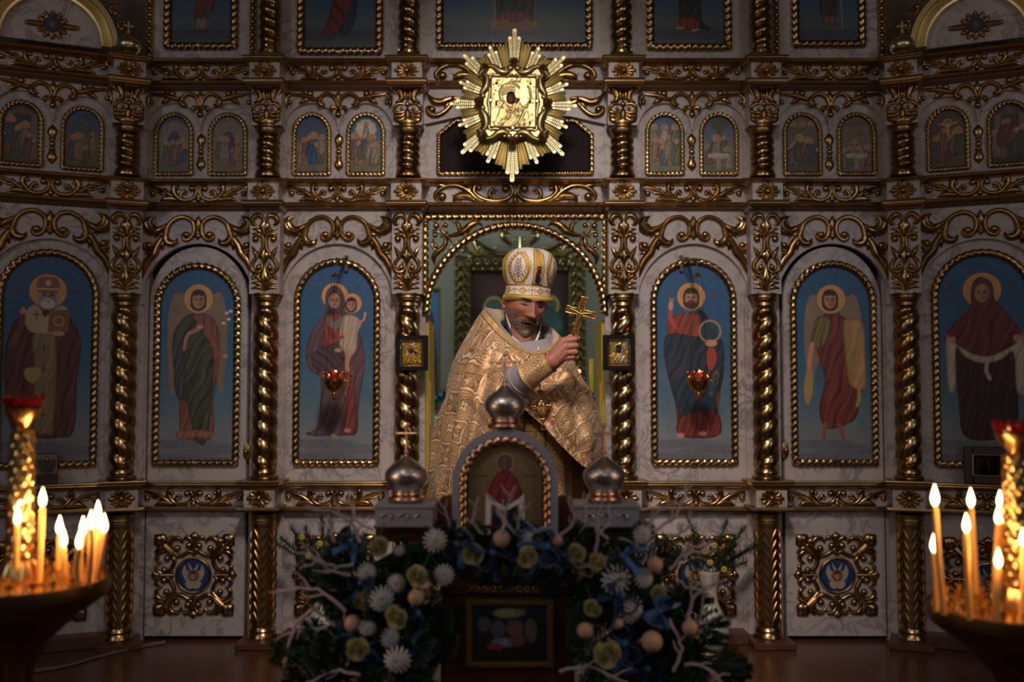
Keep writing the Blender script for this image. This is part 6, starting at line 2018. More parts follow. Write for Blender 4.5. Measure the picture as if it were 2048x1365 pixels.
circ = TOT * 1000
for q in range(4):
    x0 = (q - 2) * circ / 4      # meridian bands at 0, 90 ...
    for xx in (x0,) + ((x0 + circ,) if q == 0 else ()):
        hc.poly([(xx - 19, -58), (xx + 19, -58), (xx + 17, -200), (xx - 17, -200)], (222, 190, 110), smooth=False)
        for k in (-14, -9, -5, -1.5, 1.5, 5, 9, 14): gl([(xx + k, -58), (xx + k * .8 + 1.5, -100), (xx + k * .9, -150), (xx + k * .6, -240)], 1.2)
        gl([(xx - 19.5, -58), (xx - 19.5, -150), (xx - 15, -240)], 2, GO2); gl([(xx + 19.5, -58), (xx + 19.5, -150), (xx + 15, -240)], 2, GO2)
    cx = x0 + circ / 8             # foliate oval on each quarter
    for s in (-1, 1):
        gl([(cx, -66), (cx + s * 20, -70), (cx + s * 36, -90), (cx + s * 38, -115), (cx + s * 30, -140), (cx + s * 16, -160), (cx + s * 3, -172)], 3.2)
        for k in range(9):
            t = k / 8; bx = cx + s * (20 + 18 * sin(PI * min(1, t * 1.15))); by = -70 - 100 * t
            if t > .65: bx = cx + s * (34 - 70 * (t - .65))
            gl([(bx, by), (bx + s * 7, by - 5), (bx + s * 10, by - 13)], 2.2); gl([(bx, by), (bx - s * 6, by - 6), (bx - s * 9, by - 15)], 2.0); gl([(bx, by - 4), (bx + s * 3, by - 10), (bx + s * 3, by - 18)], 1.6)
        for k in range(6):
            yk = -84 - 12 * k
            gl([(cx, yk), (cx + s * 7, yk - 8), (cx + s * (16 - 1.4 * k), yk - 9), (cx + s * (18 - 2 * k), yk - 2)], 1.3, SI)
            gl([(cx + s * 3, yk), (cx + s * 9, yk - 14)], 1.0, SI)
        gl([(cx + s * 6, -62), (cx + s * 16, -60), (cx + s * 24, -66), (cx + s * 14, -72)], 2.0)
    gl([(cx, -72), (cx, -150)], 1.4, SI)
    for k in range(14): a = rnd.uniform(0, 6.28); hc.ell(cx + 46 * cos(a), -120 + 62 * sin(a), .8, .8, (60, 56, 50)); gmask.ell(cx + 46 * cos(a), -120 + 62 * sin(a), .8, .8, (180, 180, 180))
# headband
for k in range(16):
    x = -circ / 2 + circ * (k + .5) / 16
    if k % 2: gl([(x, -18), (x, -48)], 1.6, sm=False); gl([(x - 7, -36), (x + 7, -36)], 1.6, sm=False); gl([(x - 16, -30), (x - 10, -36), (x - 14, -40)], 1, SI); gl([(x + 16, -30), (x + 10, -36), (x + 14, -40)], 1, SI)
    else:
        for s in (-1, 1): gl([(x - 17, -33), (x, -33 + s * 10), (x + 17, -33)], 1.7); gl([(x - 8, -33), (x, -33 + s * 5), (x + 8, -33)], 1.2)
for y in (-17, -50): gl([(-circ / 2, y), (circ / 2, y)], 1.8, sm=False)
tx = (np.arange(NM) / NM * 2 * PI)
wx = ((tx - 1.5 * PI + PI) % (2 * PI) - PI) / (2 * PI) * circ      # 0 at local -Y (front)
jj = np.clip(((wx + circ / 2) * 2).astype(int), 0, hc.W - 1)
ii = np.clip(((ln[-1] - sL) * 1000 * 2).astype(int), 0, hc.H - 1)
ccol = hc.c[ii][:, jj]; gm_ = gmask.c[ii][:, jj][..., 0]
R_ = pr[:, 0][:, None] + gm_ * .0012
# gentle gathers of the four lobes
R_ = R_ * (1 + .012 * np.cos(4 * (tx[None] - 1.5 * PI) + PI) * np.clip((pr[:, 1][:, None] - .06) / .06, 0, 1))
PX = R_ * np.cos(tx)[None]; PY = R_ * np.sin(tx)[None] * .97; PZ = pr[:, 1][:, None] + 0 * PX
MMn = np.array(MM)
co = np.stack([PX, PY, PZ], -1).reshape(-1, 3) @ MMn[:3, :3].T + MMn[:3, 3]
me = grid_mesh('mitre', co, grid_faces(NR, NM), np.clip(ccol.reshape(-1, 3), 0, .9), M_emb, smooth=True, alpha=.55 * gm_.reshape(-1))
mitre = link('mitre', me, priest)


def mpt(a, z, r=None, dr=0.0):
    """point on the mitre: a = angle from the front (positive to picture right), z height"""
    rr = np.interp(z, pr[:, 1], pr[:, 0]) if r is None else r
    rr += dr
    return tuple(MM @ Vector((rr * sin(a), -rr * cos(a) * .97, z)))


m = MB()
m.rings([[mpt(a, .006 + .0095 * sin(q), .086 + .006 * cos(q)) for q in [2 * PI * j / 10 for j in range(10)]] for a in [2 * PI * k / 72 for k in range(73)]], cap=False)
for k in range(150):
    a = 2 * PI * k / 150
    m.tube([mpt(a, -.003, .0895), mpt(a + .02, .006, .0935), mpt(a + .04, .0155, .0895)], .0011, 4)
m.build('gold_roll', M_thread, mitre)
m = MB()
for k in range(120): m.ball(mpt(2 * PI * k / 120, .0555, None, .0015), .0021, 6, 5)
for q in range(4):
    for sd in (-1, 1):
        z = .06
        while z < .188:
            rr = float(np.interp(z, pr[:, 1], pr[:, 0])); a = q * PI / 2 + sd * .0195 / max(rr, .03)
            m.ball(mpt(a, z, None, .0012), .0016, 6, 5); z += .0042
m.build('bead_rows', simple('dull_pearls', (.36, .30, .16), .3, .5), mitre)
# oval icon plaque on the front
PS = 1.5
C = Canvas(-13, -46, 13, 0, 6); C.grad([(-46, (206, 166, 108)), (0, (196, 150, 96))])
C.halo(0, -36, 6); C.poly([(-4, -31), (4, -31), (7, -22), (7, -12), (5, -2), (-6, -2), (-7, -14), (-7, -24)], (112, 30, 34), fold=.3, fx=1.4); C.poly([(1, -20), (7, -18), (6, -2), (-5, -2), (-3, -14)], (40, 58, 128), fold=.3, fx=1.4); C.face(0, -36, 4.2, hair=(60, 36, 24), beard=(60, 36, 24)); C.line([(4, -24), (5, -16)], 2.5, (190, 160, 90))
SSp = 6; H_, W_2 = C.H // SSp * 3, C.W // SSp * 3
cc = C.c.reshape(H_, 2, W_2, 2, 3).mean((1, 3))
pts = []; okk = np.ones((H_, W_2), bool)
for i in range(H_):
    for j in range(W_2):
        x = ((j + .5) / 3 - 13); y = (i + .5) / 3 - 46
        okk[i, j] = (y > -34 and abs(x) < 11.6) or math.hypot(x, (y + 34)) < 11.6
        z = .0585 + (-y) * PS / 1000; pts.append(mpt(x * PS / 1000 / .097, z, None, .0042))
I_ = np.arange(H_ * W_2).reshape(H_, W_2); f = np.stack([I_[1:, :-1], I_[1:, 1:], I_[:-1, 1:], I_[:-1, :-1]], -1)[okk[1:, :-1] & okk[1:, 1:] & okk[:-1, 1:] & okk[:-1, :-1]]
link('enamel_plaque', grid_mesh('enamel_plaque', np.array(pts), f.reshape(-1, 4), cc.reshape(-1, 3) * .9, vcol('enamel', .2)), mitre)
m = MB(); path = [(-11.8, 0), (11.8, 0)] + [(11.8 * cos(PI * k / 20), 34 + 11.8 * sin(PI * k / 20)) for k in range(21)] + [(-11.8, 0)]
m.tube([mpt(x * PS / 1000 / .097, .0585 + y * PS / 1000, None, .0035) for x, y in path], .0016, 6)
for x, y in path: m.ball(mpt(x * PS / 1000 / .097 * 1.1, .0585 + y * PS / 1000, None, .003), .0019, 6, 5)
m.build('plaque_rim', M_thread, mitre)

# ------------------------------------------------------------------ raised right arm
m = MB()
el, wr = pp(1006, 786, -.16), pp(1052, 756, -.29)
m.tube([rel(pp(985, 800, -.10)), rel(el), rel((el + wr) / 2), rel(wr), rel(pp(1062, 750, -.31))], [.05, .052, .052, .049, .045], 28)
for k in range(7):
    t = .45 + k * .07; c = el.lerp(wr, t); r_ = .0575 - .006 * t
    ax = (wr - el).normalized(); b1 = ax.cross(Vector((0, 0, 1))).normalized(); b2 = ax.cross(b1)
    m.tube([rel(c + (b1 * cos(q) + b2 * sin(q)) * r_ + ax * .006 * sin(2 * q + k)) for q in [2 * PI * j / 24 for j in range(25)]], .0030, 5)
m.build('sleeve', M_lilac, priest)
# brocade cuff
NC, NL = 300, 130
A_, B_ = pp(1054, 753, -.31), pp(1101, 726, -.34)
ax = (B_ - A_); LC = ax.length; axn = ax.normalized(); b1 = axn.cross(Vector((0, 0, 1))).normalized(); b2 = axn.cross(b1)
tt_ = np.linspace(-.06, 1.0, NL)[:, None]; aq = (np.arange(NC) / NC * 2 * PI)[None]
rad = .0455 - .0115 * tt_ + .0012 * np.sin(5 * aq + 3 * tt_) + .003 * (tt_ < 0) + .0015 * (np.abs(tt_ - 1) < .03)
cen = np.array(A_)[None, None] + np.array(ax)[None, None] * tt_[..., None]
Gc = cen + (np.cos(aq)[..., None] * np.array(b1) + np.sin(aq)[..., None] * np.array(b2)) * rad[..., None]
cc, mm_ = brocade(tt_ * LC + 0 * aq, aq * .042 + 0 * tt_, .062)
for p_ in (0.0, .93): galloon(cc, mm_, (np.abs(tt_ - p_) < .075).astype(float) + 0 * aq, (220, 184, 122), tex=aq * .3 + 0 * tt_)
link('cuff', grid_mesh('cuff', Gc.reshape(-1, 3) - np.array(PO), grid_faces(NL, NC), np.clip(cc.reshape(-1, 3), 0, .9), M_broc, smooth=True, alpha=mm_.reshape(-1)), priest)
m = MB()      # rolled edge of the cope where the arm comes out
m.tube([rel(p_) for p_ in [pp(1030, 722, -.20), pp(1033, 735, -.235), pp(1029, 752, -.262), pp(1027, 770, -.272), pp(1024, 790, -.275), pp(1022, 812, -.268), pp(1020, 835, -.262)]], [.003, .006, .007, .0075, .0075, .006, .003], 10); m.build('cope_edge', M_galloon, priest)

# hand: capsules and pads fused into one skin by a voxel remesh
hm = MB()


def cap(a, b, ra, rb, n=12):
    a, b = Vector(a), Vector(b); ax = (b - a); L = ax.length or 1e-6; ax = ax / L
    e1 = ax.cross(Vector((.3, .2, 1))).normalized(); e2 = ax.cross(e1); rs = []
    for k in range(5): t = PI / 2 * (1 - k / 4.0) if k else PI / 2 * .98; rs.append([a - ax * ra * sin(t) + (e1 * cos(q) + e2 * sin(q)) * ra * cos(t) for q in [2 * PI * j / n for j in range(n)]])
    for k in range(5): t = PI / 2 * (k / 4.0) if k < 4 else PI / 2 * .98; rs.append([b + ax * rb * sin(t) + (e1 * cos(q) + e2 * sin(q)) * rb * cos(t) for q in [2 * PI * j / n for j in range(n)]])
    hm.rings(rs)


Y0 = -.34
Q = lambda x, y, dy: rel(pp(x, y, Y0 + dy))
cap(Q(1082, 737, .01), Q(1103, 722, .0), .029, .0275, 18)
for (a, b, ra, rb) in (((1104, 720, .0), (1127, 684, -.006), .0245, .0165), ((1106, 722, -.002), (1131, 694, -.010), .0250, .0165), ((1107, 724, -.002), (1131, 705, -.010), .0245, .0160), ((1107, 727, .002), (1127, 715, -.006), .0225, .0145), ((1108, 712, .014), (1124, 690, .018), .023, .018)):
    cap(Q(*a), Q(*b), ra, rb, 16)
# fingers: knuckle -> middle joint -> tip folded behind the shaft
for kx, ky, mx_, my_, r_, d_ in ((1130, 683, 1150, 679, .0104, -.010), (1133, 694.5, 1152, 692, .0107, -.014), (1132, 706, 1151, 704.5, .0103, -.013), (1129, 716.5, 1146, 715, .0093, -.008)):
    K_, M_, T_ = Q(kx, ky, d_), Q(mx_, my_, d_ + .001), Q(mx_ + 2.5, my_ + 1, d_ + .026)
    cap(K_, M_, r_ * 1.06, r_); cap(M_, T_, r_ * .98, r_ * .88); cap(T_, Q(mx_ - 13, my_ + 1.5, d_ + .036), r_ * .88, r_ * .78)
# thumb: leaves the side of the palm, lies along the top behind the shaft
cap(Q(1112, 702, .014), Q(1128, 683, .022), .015, .0125); cap(Q(1128, 683, .022), Q(1143, 674, .020), .0120, .0105); cap(Q(1143, 674, .020), Q(1156, 677, .012), .0105, .009)
hand = hm.build('raised_hand', simple('hand_skin', tuple(s2l((186, 120, 100)) * .95), .5, noise=.12, nscale=60, bump=.35, bscale=300, sss=.12), priest)
rmd = hand.modifiers.new('fuse', 'REMESH'); rmd.mode = 'VOXEL'; rmd.voxel_size = .0013; rmd.use_smooth_shade = True
smd = hand.modifiers.new('soften', 'SMOOTH'); smd.iterations = 5; smd.factor = .5
# his left arm, bent under the cope and holding up its hem
m = MB(); m.tube([rel(pp(1150, 800, -.02)), rel(pp(1155, 850, -.08)), rel(pp(1138, 868, -.12)), rel(pp(1105, 856, -.16))], [.04, .04, .035, .03], 20); m.build('left_sleeve', M_lilac, priest)
# shoes below the robe
m = MB()
for s in (-1, 1): m.ball((s * .09 + .02, -.16, .035), .05, 14, 10, sy=2.4, sz=.75)
m.build('shoes', M_black, priest)

# ------------------------------------------------------------------ hand cross
hx0 = pp(1161.5, 625, Y0 + .004)
ang = math.radians(13.5)
hc_ = tag(empty('hand_cross', hx0), 'ornate golden crucifix held upright in the raised fist of the priest', 'cross')
hc_.rotation_euler = (math.radians(4), ang, 0)
k = KP * (DIST + YP + Y0) / (DIST + YP)


def bar(m, pts, y0, y1, bev=.0012):
    m.rings([[(x, y1, z) for x, z in pts], [(x, y0 + bev, z) for x, z in pts], [(x * .97, y0, z * .98) for x, z in pts]])


m = MB()
xh, vt, vb, hw_ = 30.5 * k, 31 * k, -60 * k, 5.6 * k
fl = 7.2 * k
bar(m, [(-hw_, hw_ * .9), (-hw_ * 1.1, vt - 5 * k), (-fl, vt - 3 * k), (-fl, vt), (fl, vt), (fl, vt - 3 * k), (hw_ * 1.1, vt - 5 * k), (hw_, hw_ * .9), (xh - 4 * k, hw_ * 1.1), (xh - 2 * k, fl), (xh, fl), (xh, -fl), (xh - 2 * k, -fl), (xh - 4 * k, -hw_ * 1.1), (hw_, -hw_ * .9), (hw_ * .95, vb), (-hw_ * .95, vb), (-hw_, -hw_ * .9),
        (-xh + 4 * k, -hw_ * 1.1), (-xh + 2 * k, -fl), (-xh, -fl), (-xh, fl), (-xh + 2 * k, fl), (-xh + 4 * k, hw_ * 1.1)][::-1], -.005, .007)
m.build('cross_body', M_xgold, hc_, smooth=False)
m = MB()   # raised border and foot bar
for a, b in (((-xh, fl * .9), (-hw_, hw_)), ((xh, fl * .9), (hw_, hw_)), ((-xh, -fl * .9), (-hw_, -hw_)), ((xh, -fl * .9), (hw_, -hw_)), ((-hw_, hw_), (-hw_, vt)), ((hw_, hw_), (hw_, vt)), ((-hw_ * .95, -hw_), (-hw_ * .95, vb)), ((hw_ * .95, -hw_), (hw_ * .95, vb)), ((-xh, fl), (-xh, -fl)), ((xh, fl), (xh, -fl)), ((-fl, vt), (fl, vt))):
    m.tube([(a[0], -.0055, a[1]), (b[0], -.0055, b[1])], .0016, 6)
m.bbox((-2 * k, 0, -38 * k), (20 * k, .013, 8 * k), .002); m.bbox((-3 * k, 0, 19 * k), (13 * k, .014, 5 * k), .0015)
m.build('raised_border', M_xgold, hc_)
m = MB()   # corpus
m.tube([(-22 * k, -.007, 3 * k), (-10 * k, -.009, 0), (0, -.009, -3 * k), (10 * k, -.009, 0), (22 * k, -.007, 3 * k)], [.0012, .0018, .0024, .0018, .0012], 8)
m.tube([(0, -.009, -2 * k), (.3 * k, -.0105, -12 * k), (-.6 * k, -.009, -20 * k), (.6 * k, -.009, -34 * k)], [.003, .0042, .003, .0018], 8); m.ball((0, -.011, 2.5 * k), .0036, 8, 6); m.build('corpus', M_brass, hc_)
m = MB(); m.bbox((0, -.0055, 18 * k), (5.5 * k, .003, 7 * k), .001); m.bbox((26 * k, -.0055, 0), (5 * k, .003, 6 * k), .001); m.bbox((-26 * k, -.0055, 0), (5 * k, .003, 6 * k), .001); m.build('enamel_panels', simple('brown_enamel', (.30, .06, .03), .2), hc_)

# ------------------------------------------------------------------ pectoral cross on its chain
pc = tag(empty('pectoral_cross', pp(1082.5, 817, -.262)), 'jewelled gold pendant cross on a chain over the brocade chest of the priest', 'pendant')
k = KP * .93
m = MB()
m.rings([[(10.5 * k * s_ * cos(a) * (1 + .12 * cos(4 * a)), y_, 19 * k * s_ * sin(a)) for a in [2 * PI * j / 28 for j in range(28)]] for s_, y_ in ((1, .004), (1, -.001), (.85, -.005))])
for x, z, r_ in ((-14, 1, 6.2), (15, 3, 6.2), (3, -24, 5.6), (-1, 21, 5.2), (-2, 32, 5.6)):
    for q in range(3 if abs(x) > 10 else 4): a = q * 2.1 + .5; m.ball(((x + r_ * .45 * cos(a)) * k, 0, (z + r_ * .45 * sin(a)) * k), r_ * .55 * k, 8, 6, sy=.5)
m.rings([[((4 + (4.2 + 1.2 * cos(q)) * cos(a)) * k, 1.2 * k * sin(q), (-38 + (4.2 + 1.2 * cos(q)) * sin(a)) * k) for q in [2 * PI * j / 6 for j in range(6)]] for a in [2 * PI * t / 16 for t in range(17)]], cap=False)
m.build('pendant', M_xgold, pc)
m = MB(); m.bbox((.5 * k, -.0065, 1 * k), (3 * k, .003, 26 * k), .0008); m.bbox((.5 * k, -.0065, 5 * k), (14 * k, .003, 3 * k), .0008); m.ball((.5 * k, -.009, 9 * k), 2 * k, 8, 6); m.build('raised_cross', M_brass, pc)
m = MB()
for x, z in ((-14, 1), (15, 3), (3, -24), (-1, 21), (-5, 33), (1, 34)): m.ball((x * k, -.005, z * k), 1.9 * k, 8, 6)
m.build('dark_stones', M_jewel, pc)
m = MB(); base = Vector(pc.location)
for pts in ([(1081, 782, -.262), (1080, 765, -.255), (1079, 735, -.225), (1078, 708, -.185), (1076, 694, -.15)], [(1080, 780, -.262), (1072, 750, -.24), (1058, 722, -.205), (1046, 703, -.17)]):
    q = cat_rom([tuple(pp(*p) - base) for p in pts], 24)
    for i, p in enumerate(q[::2]): m.ball(tuple(p), .0019, 6, 5)
m.build('chain', M_xgold, pc)
# ------------------------------------------------------------------ domed shrine in the foreground
YS = -2.45; KS = (DIST + YS) / 2000.0
M_enam = simple('pale_blue_enamel', (.36, .38, .46), .35, .2, noise=.1)
M_domes = simple('dome_silver', (.74, .70, .74), .34, 1.0, noise=.08, nscale=40)
sh = empty('domed_shrine', at(1010, 1060, YS)); SO = sh.location.copy()
tag(sh, 'silver arched shrine with three onion domes around a small icon, among the flowers in front', 'shrine')
def sp(px, py, dy=0.0): return tuple(at(px, py, YS + dy) - SO)
def sx(px): return (px - 1010) * KS
def sz(py): return sp(1010, py)[2]
zs = sz(965); R = 105 * KS
def archring(r0, r1, y0, y1, zb, n=32):
    m = MB(); rs = []
    P = [(1, zb)] + [(cos(PI * k / n), None) for k in range(n + 1)] + [(-1, zb)]
    for i, (c, z) in enumerate(P):
        a = PI * (i - 1) / n
        f = lambda r: (r * (c if z is not None else cos(a)), z if z is not None else zs + r * sin(a))
        rs.append([(f(r)[0], y, f(r)[1]) for r, y in ((r0, y0), (r0, y1), (r1, y1), (r1, y0))])
    m.rings(rs); return m
archring(R - 15 * KS, R, .05, -.012, sz(1075)).build('arch_frame', M_enam, sh)
P = [(R - 22 * KS, sz(1070))] + [((R - 22 * KS) * cos(PI * k / 30), zs + (R - 22 * KS) * sin(PI * k / 30)) for k in range(31)] + [(-(R - 22 * KS), sz(1070))]
link('rope_trim', rope_mesh('rope_trim', P, 7.6 * KS, 17 * KS, M_copper, closed=False), sh, loc=(0, -.010, 0))
C = Canvas(-74, -105, 74, 110, 2)
C.grad([(-105, (104, 86, 58)), (110, (92, 76, 52))])
for y in range(-104, 110, 4): C.line([(-74, y), (74, y)], .9, (64, 52, 34), .5)
for x in range(-72, 74, 5): C.line([(x, -105), (x, 110)], .7, (70, 56, 38), .35)
C.halo(0, -48, 20, (96, 74, 46)); C.poly([(0, -34), (16, -24), (30, -2), (34, 22), (10, 38), (-10, 38), (-34, 22), (-30, -2), (-16, -24)], (110, 34, 44), fold=.25, fx=.4)
C.poly([(-22, 30), (22, 30), (30, 110), (-30, 110)], (26, 22, 40), fold=.3, fx=.6, smooth=False); C.poly([(-38, 14), (-28, 24), (0, 40), (28, 24), (38, 14), (40, 104), (30, 104), (28, 34), (0, 50), (-28, 34), (-30, 104), (-40, 104)], (160, 158, 160), smooth=False)
C.face(0, -46, 12, (96, 78, 82), hood=(80, 40, 50)); C.line([(-62, -20), (-36, -20)], 3, (60, 46, 34)); C.line([(36, -20), (62, -20)], 3, (60, 46, 34))
r_ = 84 * KS
me = C.panel('icon_picture', KS, inside=lambda x, y: (y > -20) | (x * x + (y + 20) ** 2 < 80 ** 2), origin=(-74 * KS, 0)); o = link('icon_picture', me, sh, loc=(0, .006, sz(868)))
m = MB(); pts = [(R * .95, sz(1075))] + [(R * .95 * cos(PI * k / 24), zs + R * .95 * sin(PI * k / 24)) for k in range(25)] + [(-R * .95, sz(1075))]
m.rings([[(x, y, z) for x, z in pts] for y in (.012, .045)]); m.build('back_board', M_wood, sh, smooth=False)


def dome(par, px, ytip, ymax, rmax, ybot, ycross, hw):
    m = MB(); D = (px - 1010) * KS; z = lambda y: sz(y)
    h = ymax - ytip
    m.lathe([(.3 * KS, z(ytip)), (4 * KS, z(ytip + .12 * h)), (12 * KS, z(ytip + .28 * h)), (.58 * rmax * KS, z(ytip + .48 * h)), (.84 * rmax * KS, z(ytip + .70 * h)), (.98 * rmax * KS, z(ytip + .90 * h)), (rmax * KS, z(ymax + 2)), (.96 * rmax * KS, z(ymax + .35 * (ybot - ymax))), (.84 * rmax * KS, z(ymax + .65 * (ybot - ymax))), (.66 * rmax * KS, z(ybot))], 40, c=(D, .02, 0))
    o = m.build('dome', M_domes, par)
    m = MB(); m.lathe([(.60 * rmax * KS, z(ybot) + .001), (.72 * rmax * KS, z(ybot + 2)), (.74 * rmax * KS, z(ybot + 5)), (.62 * rmax * KS, z(ybot + 7)), (.84 * rmax * KS, z(ybot + 12)), (.86 * rmax * KS, z(ybot + 15)), (.8 * rmax * KS, z(ybot + 20))], 32, c=(D, .02, 0)); m.build('dome_collar', M_copper, o)
    m = MB(); zc = z(ycross)
    m.tube([(D, .02, z(ytip + 6)), (D, .02, z(ytip - 14)), (D, .02, z(ycross - 14))], [4.5 * KS, 2.4 * KS, 2.0 * KS], 8); m.tube([(D - hw * KS, .02, zc), (D + hw * KS, .02, zc)], 2.0 * KS, 8)
    m.ball((D, .02, z(ycross - 15)), 5 * KS, 10, 8); m.ball((D, .02, z(ytip - 2)), 5.5 * KS, 10, 8)
    for s in (-1, 1): m.ball((D + s * hw * KS, .02, zc), 3.0 * KS, 8, 6); m.tube([(D, .02, zc - 10 * KS), (D + s * 9 * KS, .02, zc - 4 * KS), (D + s * 10 * KS, .02, zc)], 1.0 * KS, 5)
    m.build('cross', M_copper, o)
dome(sh, 1010, 765, 808, 42, 838, 724, 30); dome(sh, 812, 908, 950, 43, 984, 868, 20); dome(sh, 1209, 908, 950, 43, 984, 868, 20)
for s, (xa, xb) in ((-1, (757, 870)), (1, (1146, 1272))):
    m = MB(); w = (xb - xa) * KS; xc = ((xa + xb) / 2 - 1010) * KS
    m.bbox((xc, .02, sz(1032)), (w, .13, sz(1012) - sz(1052)), .004); m.bbox((xc, .02, sz(1010)), (w * 1.06, .14, .010), .003)
    o = m.build('side_pedestal', M_enam, sh, smooth=False)
    ob = Orn(3, k=KS, mir=False, ws=1); [ob.st([(x - 40, 0), (x - 20, -22), (x + 10, -20), (x + 22, 4), (x, 14)], [6, 16, 18, 14, 6]) for x in (-100, 0, 100)]
    link('pedestal_scrolls', ob.mesh('pedestal_scrolls', M_silver), o, loc=(xc, -.046, sz(1032)))
    m = MB(); pts = [(xb + 2 if s < 0 else 1114, 1075), (xb + 2 if s < 0 else 1114, 1008)]
    xi = (895 if s < 0 else 1125); q = [((xi + dx - 1010) * KS, sz(y)) for dx, y in ((-22, 1070), (-22, 1010), (-12, 997), (6, 994), (20, 1002), (22, 1070))]
    m.rings([[(x, y, z) for x, z in q] for y in (.03, .055)]); m.build('wooden_wing', simple('red_brown_wood_%d' % (s + 1), (.16, .045, .018), .4), sh, smooth=False)
m = MB(); m.bbox((0, .06, sz(1068)), (520 * KS, .07, sz(1052) - sz(1092)), .004); m.bbox((0, .05, sz(1054)), (520 * KS, .12, .008), .002); m.build('shelf_board', M_wood, sh, smooth=False)
m = MB(); m.bbox((0, .03, sz(1075) - .06), (230 * KS, .12, .14), .004); m.build('base', M_enam, sh, smooth=False)

# ---- stand with a framed picture under the shrine
YL = -2.62
st = empty('icon_stand', at(1010, 1345, YL)); LO = st.location.copy(); st.location.z = FLOOR; LO = st.location.copy(); KL = (DIST + YL) / 2000
tag(st, 'red-brown wooden stand holding a gilt-framed nativity picture inside the flower garland', 'stand')
lz = lambda py: at(1010, py, YL).z - FLOOR
def lx(px): return at(px, 1200, YL).x - LO.x
m = MB(); m.bbox(((lx(880) + lx(1150)) / 2, .20, lz(1190) / 2), (lx(1150) - lx(880), .36, lz(1190)), .008); m.bbox(((lx(880) + lx(1150)) / 2, .20, lz(1186)), (lx(1152) - lx(878), .37, .02), .004); m.build('cabinet', simple('red_brown_cabinet', (.085, .022, .014), .4, noise=.3), st, smooth=False)
m = MB()
for xa, xb, ya, yb in ((930, 1108, 1200, 1212), (930, 1108, 1325, 1337), (930, 944, 1212, 1325), (1094, 1108, 1212, 1325)): m.bbox(((lx(xa) + lx(xb)) / 2, .012, (lz(ya) + lz(yb)) / 2), (lx(xb) - lx(xa), .03, lz(ya) - lz(yb)), .003)
m.build('gilt_frame', simple('dull_gilt', (.30, .20, .07), .4, .8), st, smooth=False)
o_ = Orn(3, k=KL, mir=False, ws=1.1)
for x in range(-250, 251, 50): o_.st([(x - 20, 20), (x - 10, -20), (x + 12, -26), (x + 20, 0), (x + 4, 10)], [6, 14, 16, 12, 5]); o_.ba(x + 2, 0, 9)
link('gilt_cresting', o_.mesh('gilt_cresting', M_golddk), st, loc=((lx(930) + lx(1108)) / 2, .004, lz(1184)))
C = Canvas(0, 0, 150, 113, 2); C.grad([(0, (28, 34, 52)), (60, (42, 34, 36)), (113, (30, 24, 28))])
C.ell(72, 16, 30, 9, (150, 136, 84)); C.ell(94, 14, 14, 5, (130, 116, 74)); C.ell(24, 38, 13, 15, (86, 84, 100)); C.ell(52, 48, 14, 18, (84, 82, 104)); C.ell(86, 46, 18, 16, (112, 82, 58)); C.ell(118, 50, 12, 24, (92, 86, 74)); C.ell(64, 74, 26, 9, (110, 120, 136)); C.ell(46, 82, 18, 7, (130, 52, 50)); C.ell(92, 70, 16, 12, (100, 70, 54)); C.mottle(.8, 5, 3); C.mottle(.5, 9, 8); C.blur(16)
link('picture', C.panel('picture', (lx(1094) - lx(944)) / 150, origin=(lx(944), lz(1212)), gain=1.1), st, loc=(0, .006, 0)).scale = (1, 1, 1)

# ------------------------------------------------------------------ garland
M_fir = simple('fir_needles', (.025, .062, .042), .6, noise=.5, nscale=25)
M_twig = simple('frosted_twig', (.52, .42, .48), .7, noise=.15, nscale=60)
M_petal = simple('white_petal', (.68, .66, .70), .7); M_gcen = simple('lime_centre', (.35, .48, .10), .7)
M_cream = simple('cream_rose', (.55, .50, .26), .7, noise=.1); M_peach = simple('peach_bauble', (.62, .38, .26), .45)
M_ribb = simple('blue_satin', (.012, .045, .15), .35, sheen=.3); M_ribl = simple('light_blue_satin', (.06, .19, .42), .35, sheen=.3)
M_stem = simple('green_stem', (.06, .12, .04), .7)
YG = -2.66


def fir_mesh(seed):
    r = random.Random(seed); m = MB(); L = .15
    def spray(p, d, L, n):
        d = Vector(d).normalized(); m.tube([p, p + d * L * .5, p + d * L], [.0022, .0016, .0007], 5)
        for i in range(n):
            t = (i + .5) / n; b = p + d * L * t; a = i * 2.399
            s = d.cross(Vector((.1, 1, .2))).normalized(); u = s.cross(d)
            q = (d * .8 + (s * cos(a) + u * sin(a)) * 1.0).normalized(); l = r.uniform(.014, .021) * (1 - .4 * t)
            m.rings([[b + (s * cos(k) + u * sin(k)) * .0018 for k in (0, 2.1, 4.2)], [b + q * l * .6 + (s * cos(k) + u * sin(k)) * .0021 for k in (0, 2.1, 4.2)], [b + q * l + (s * cos(k) + u * sin(k)) * .0002 for k in (0, 2.1, 4.2)]])
    spray(Vector((0, 0, 0)), (0, 0, 1), L, 90)
    for k in range(5):
        t = .15 + .15 * k
        for s in (-1, 1): spray(Vector((0, 0, L * t)), (s * .8, r.uniform(-.3, .3), 1), L * (.62 - .09 * k), 44)
    return m.mesh('fir_branch', M_fir)


def where(x, y):
    s = 'left' if x < 900 else ('right' if x > 1140 else 'top middle')
    v = 'upper' if y < 1130 else ('middle' if y < 1230 else 'lower')
    return s if s == 'top middle' else '%s %s' % (v, s)


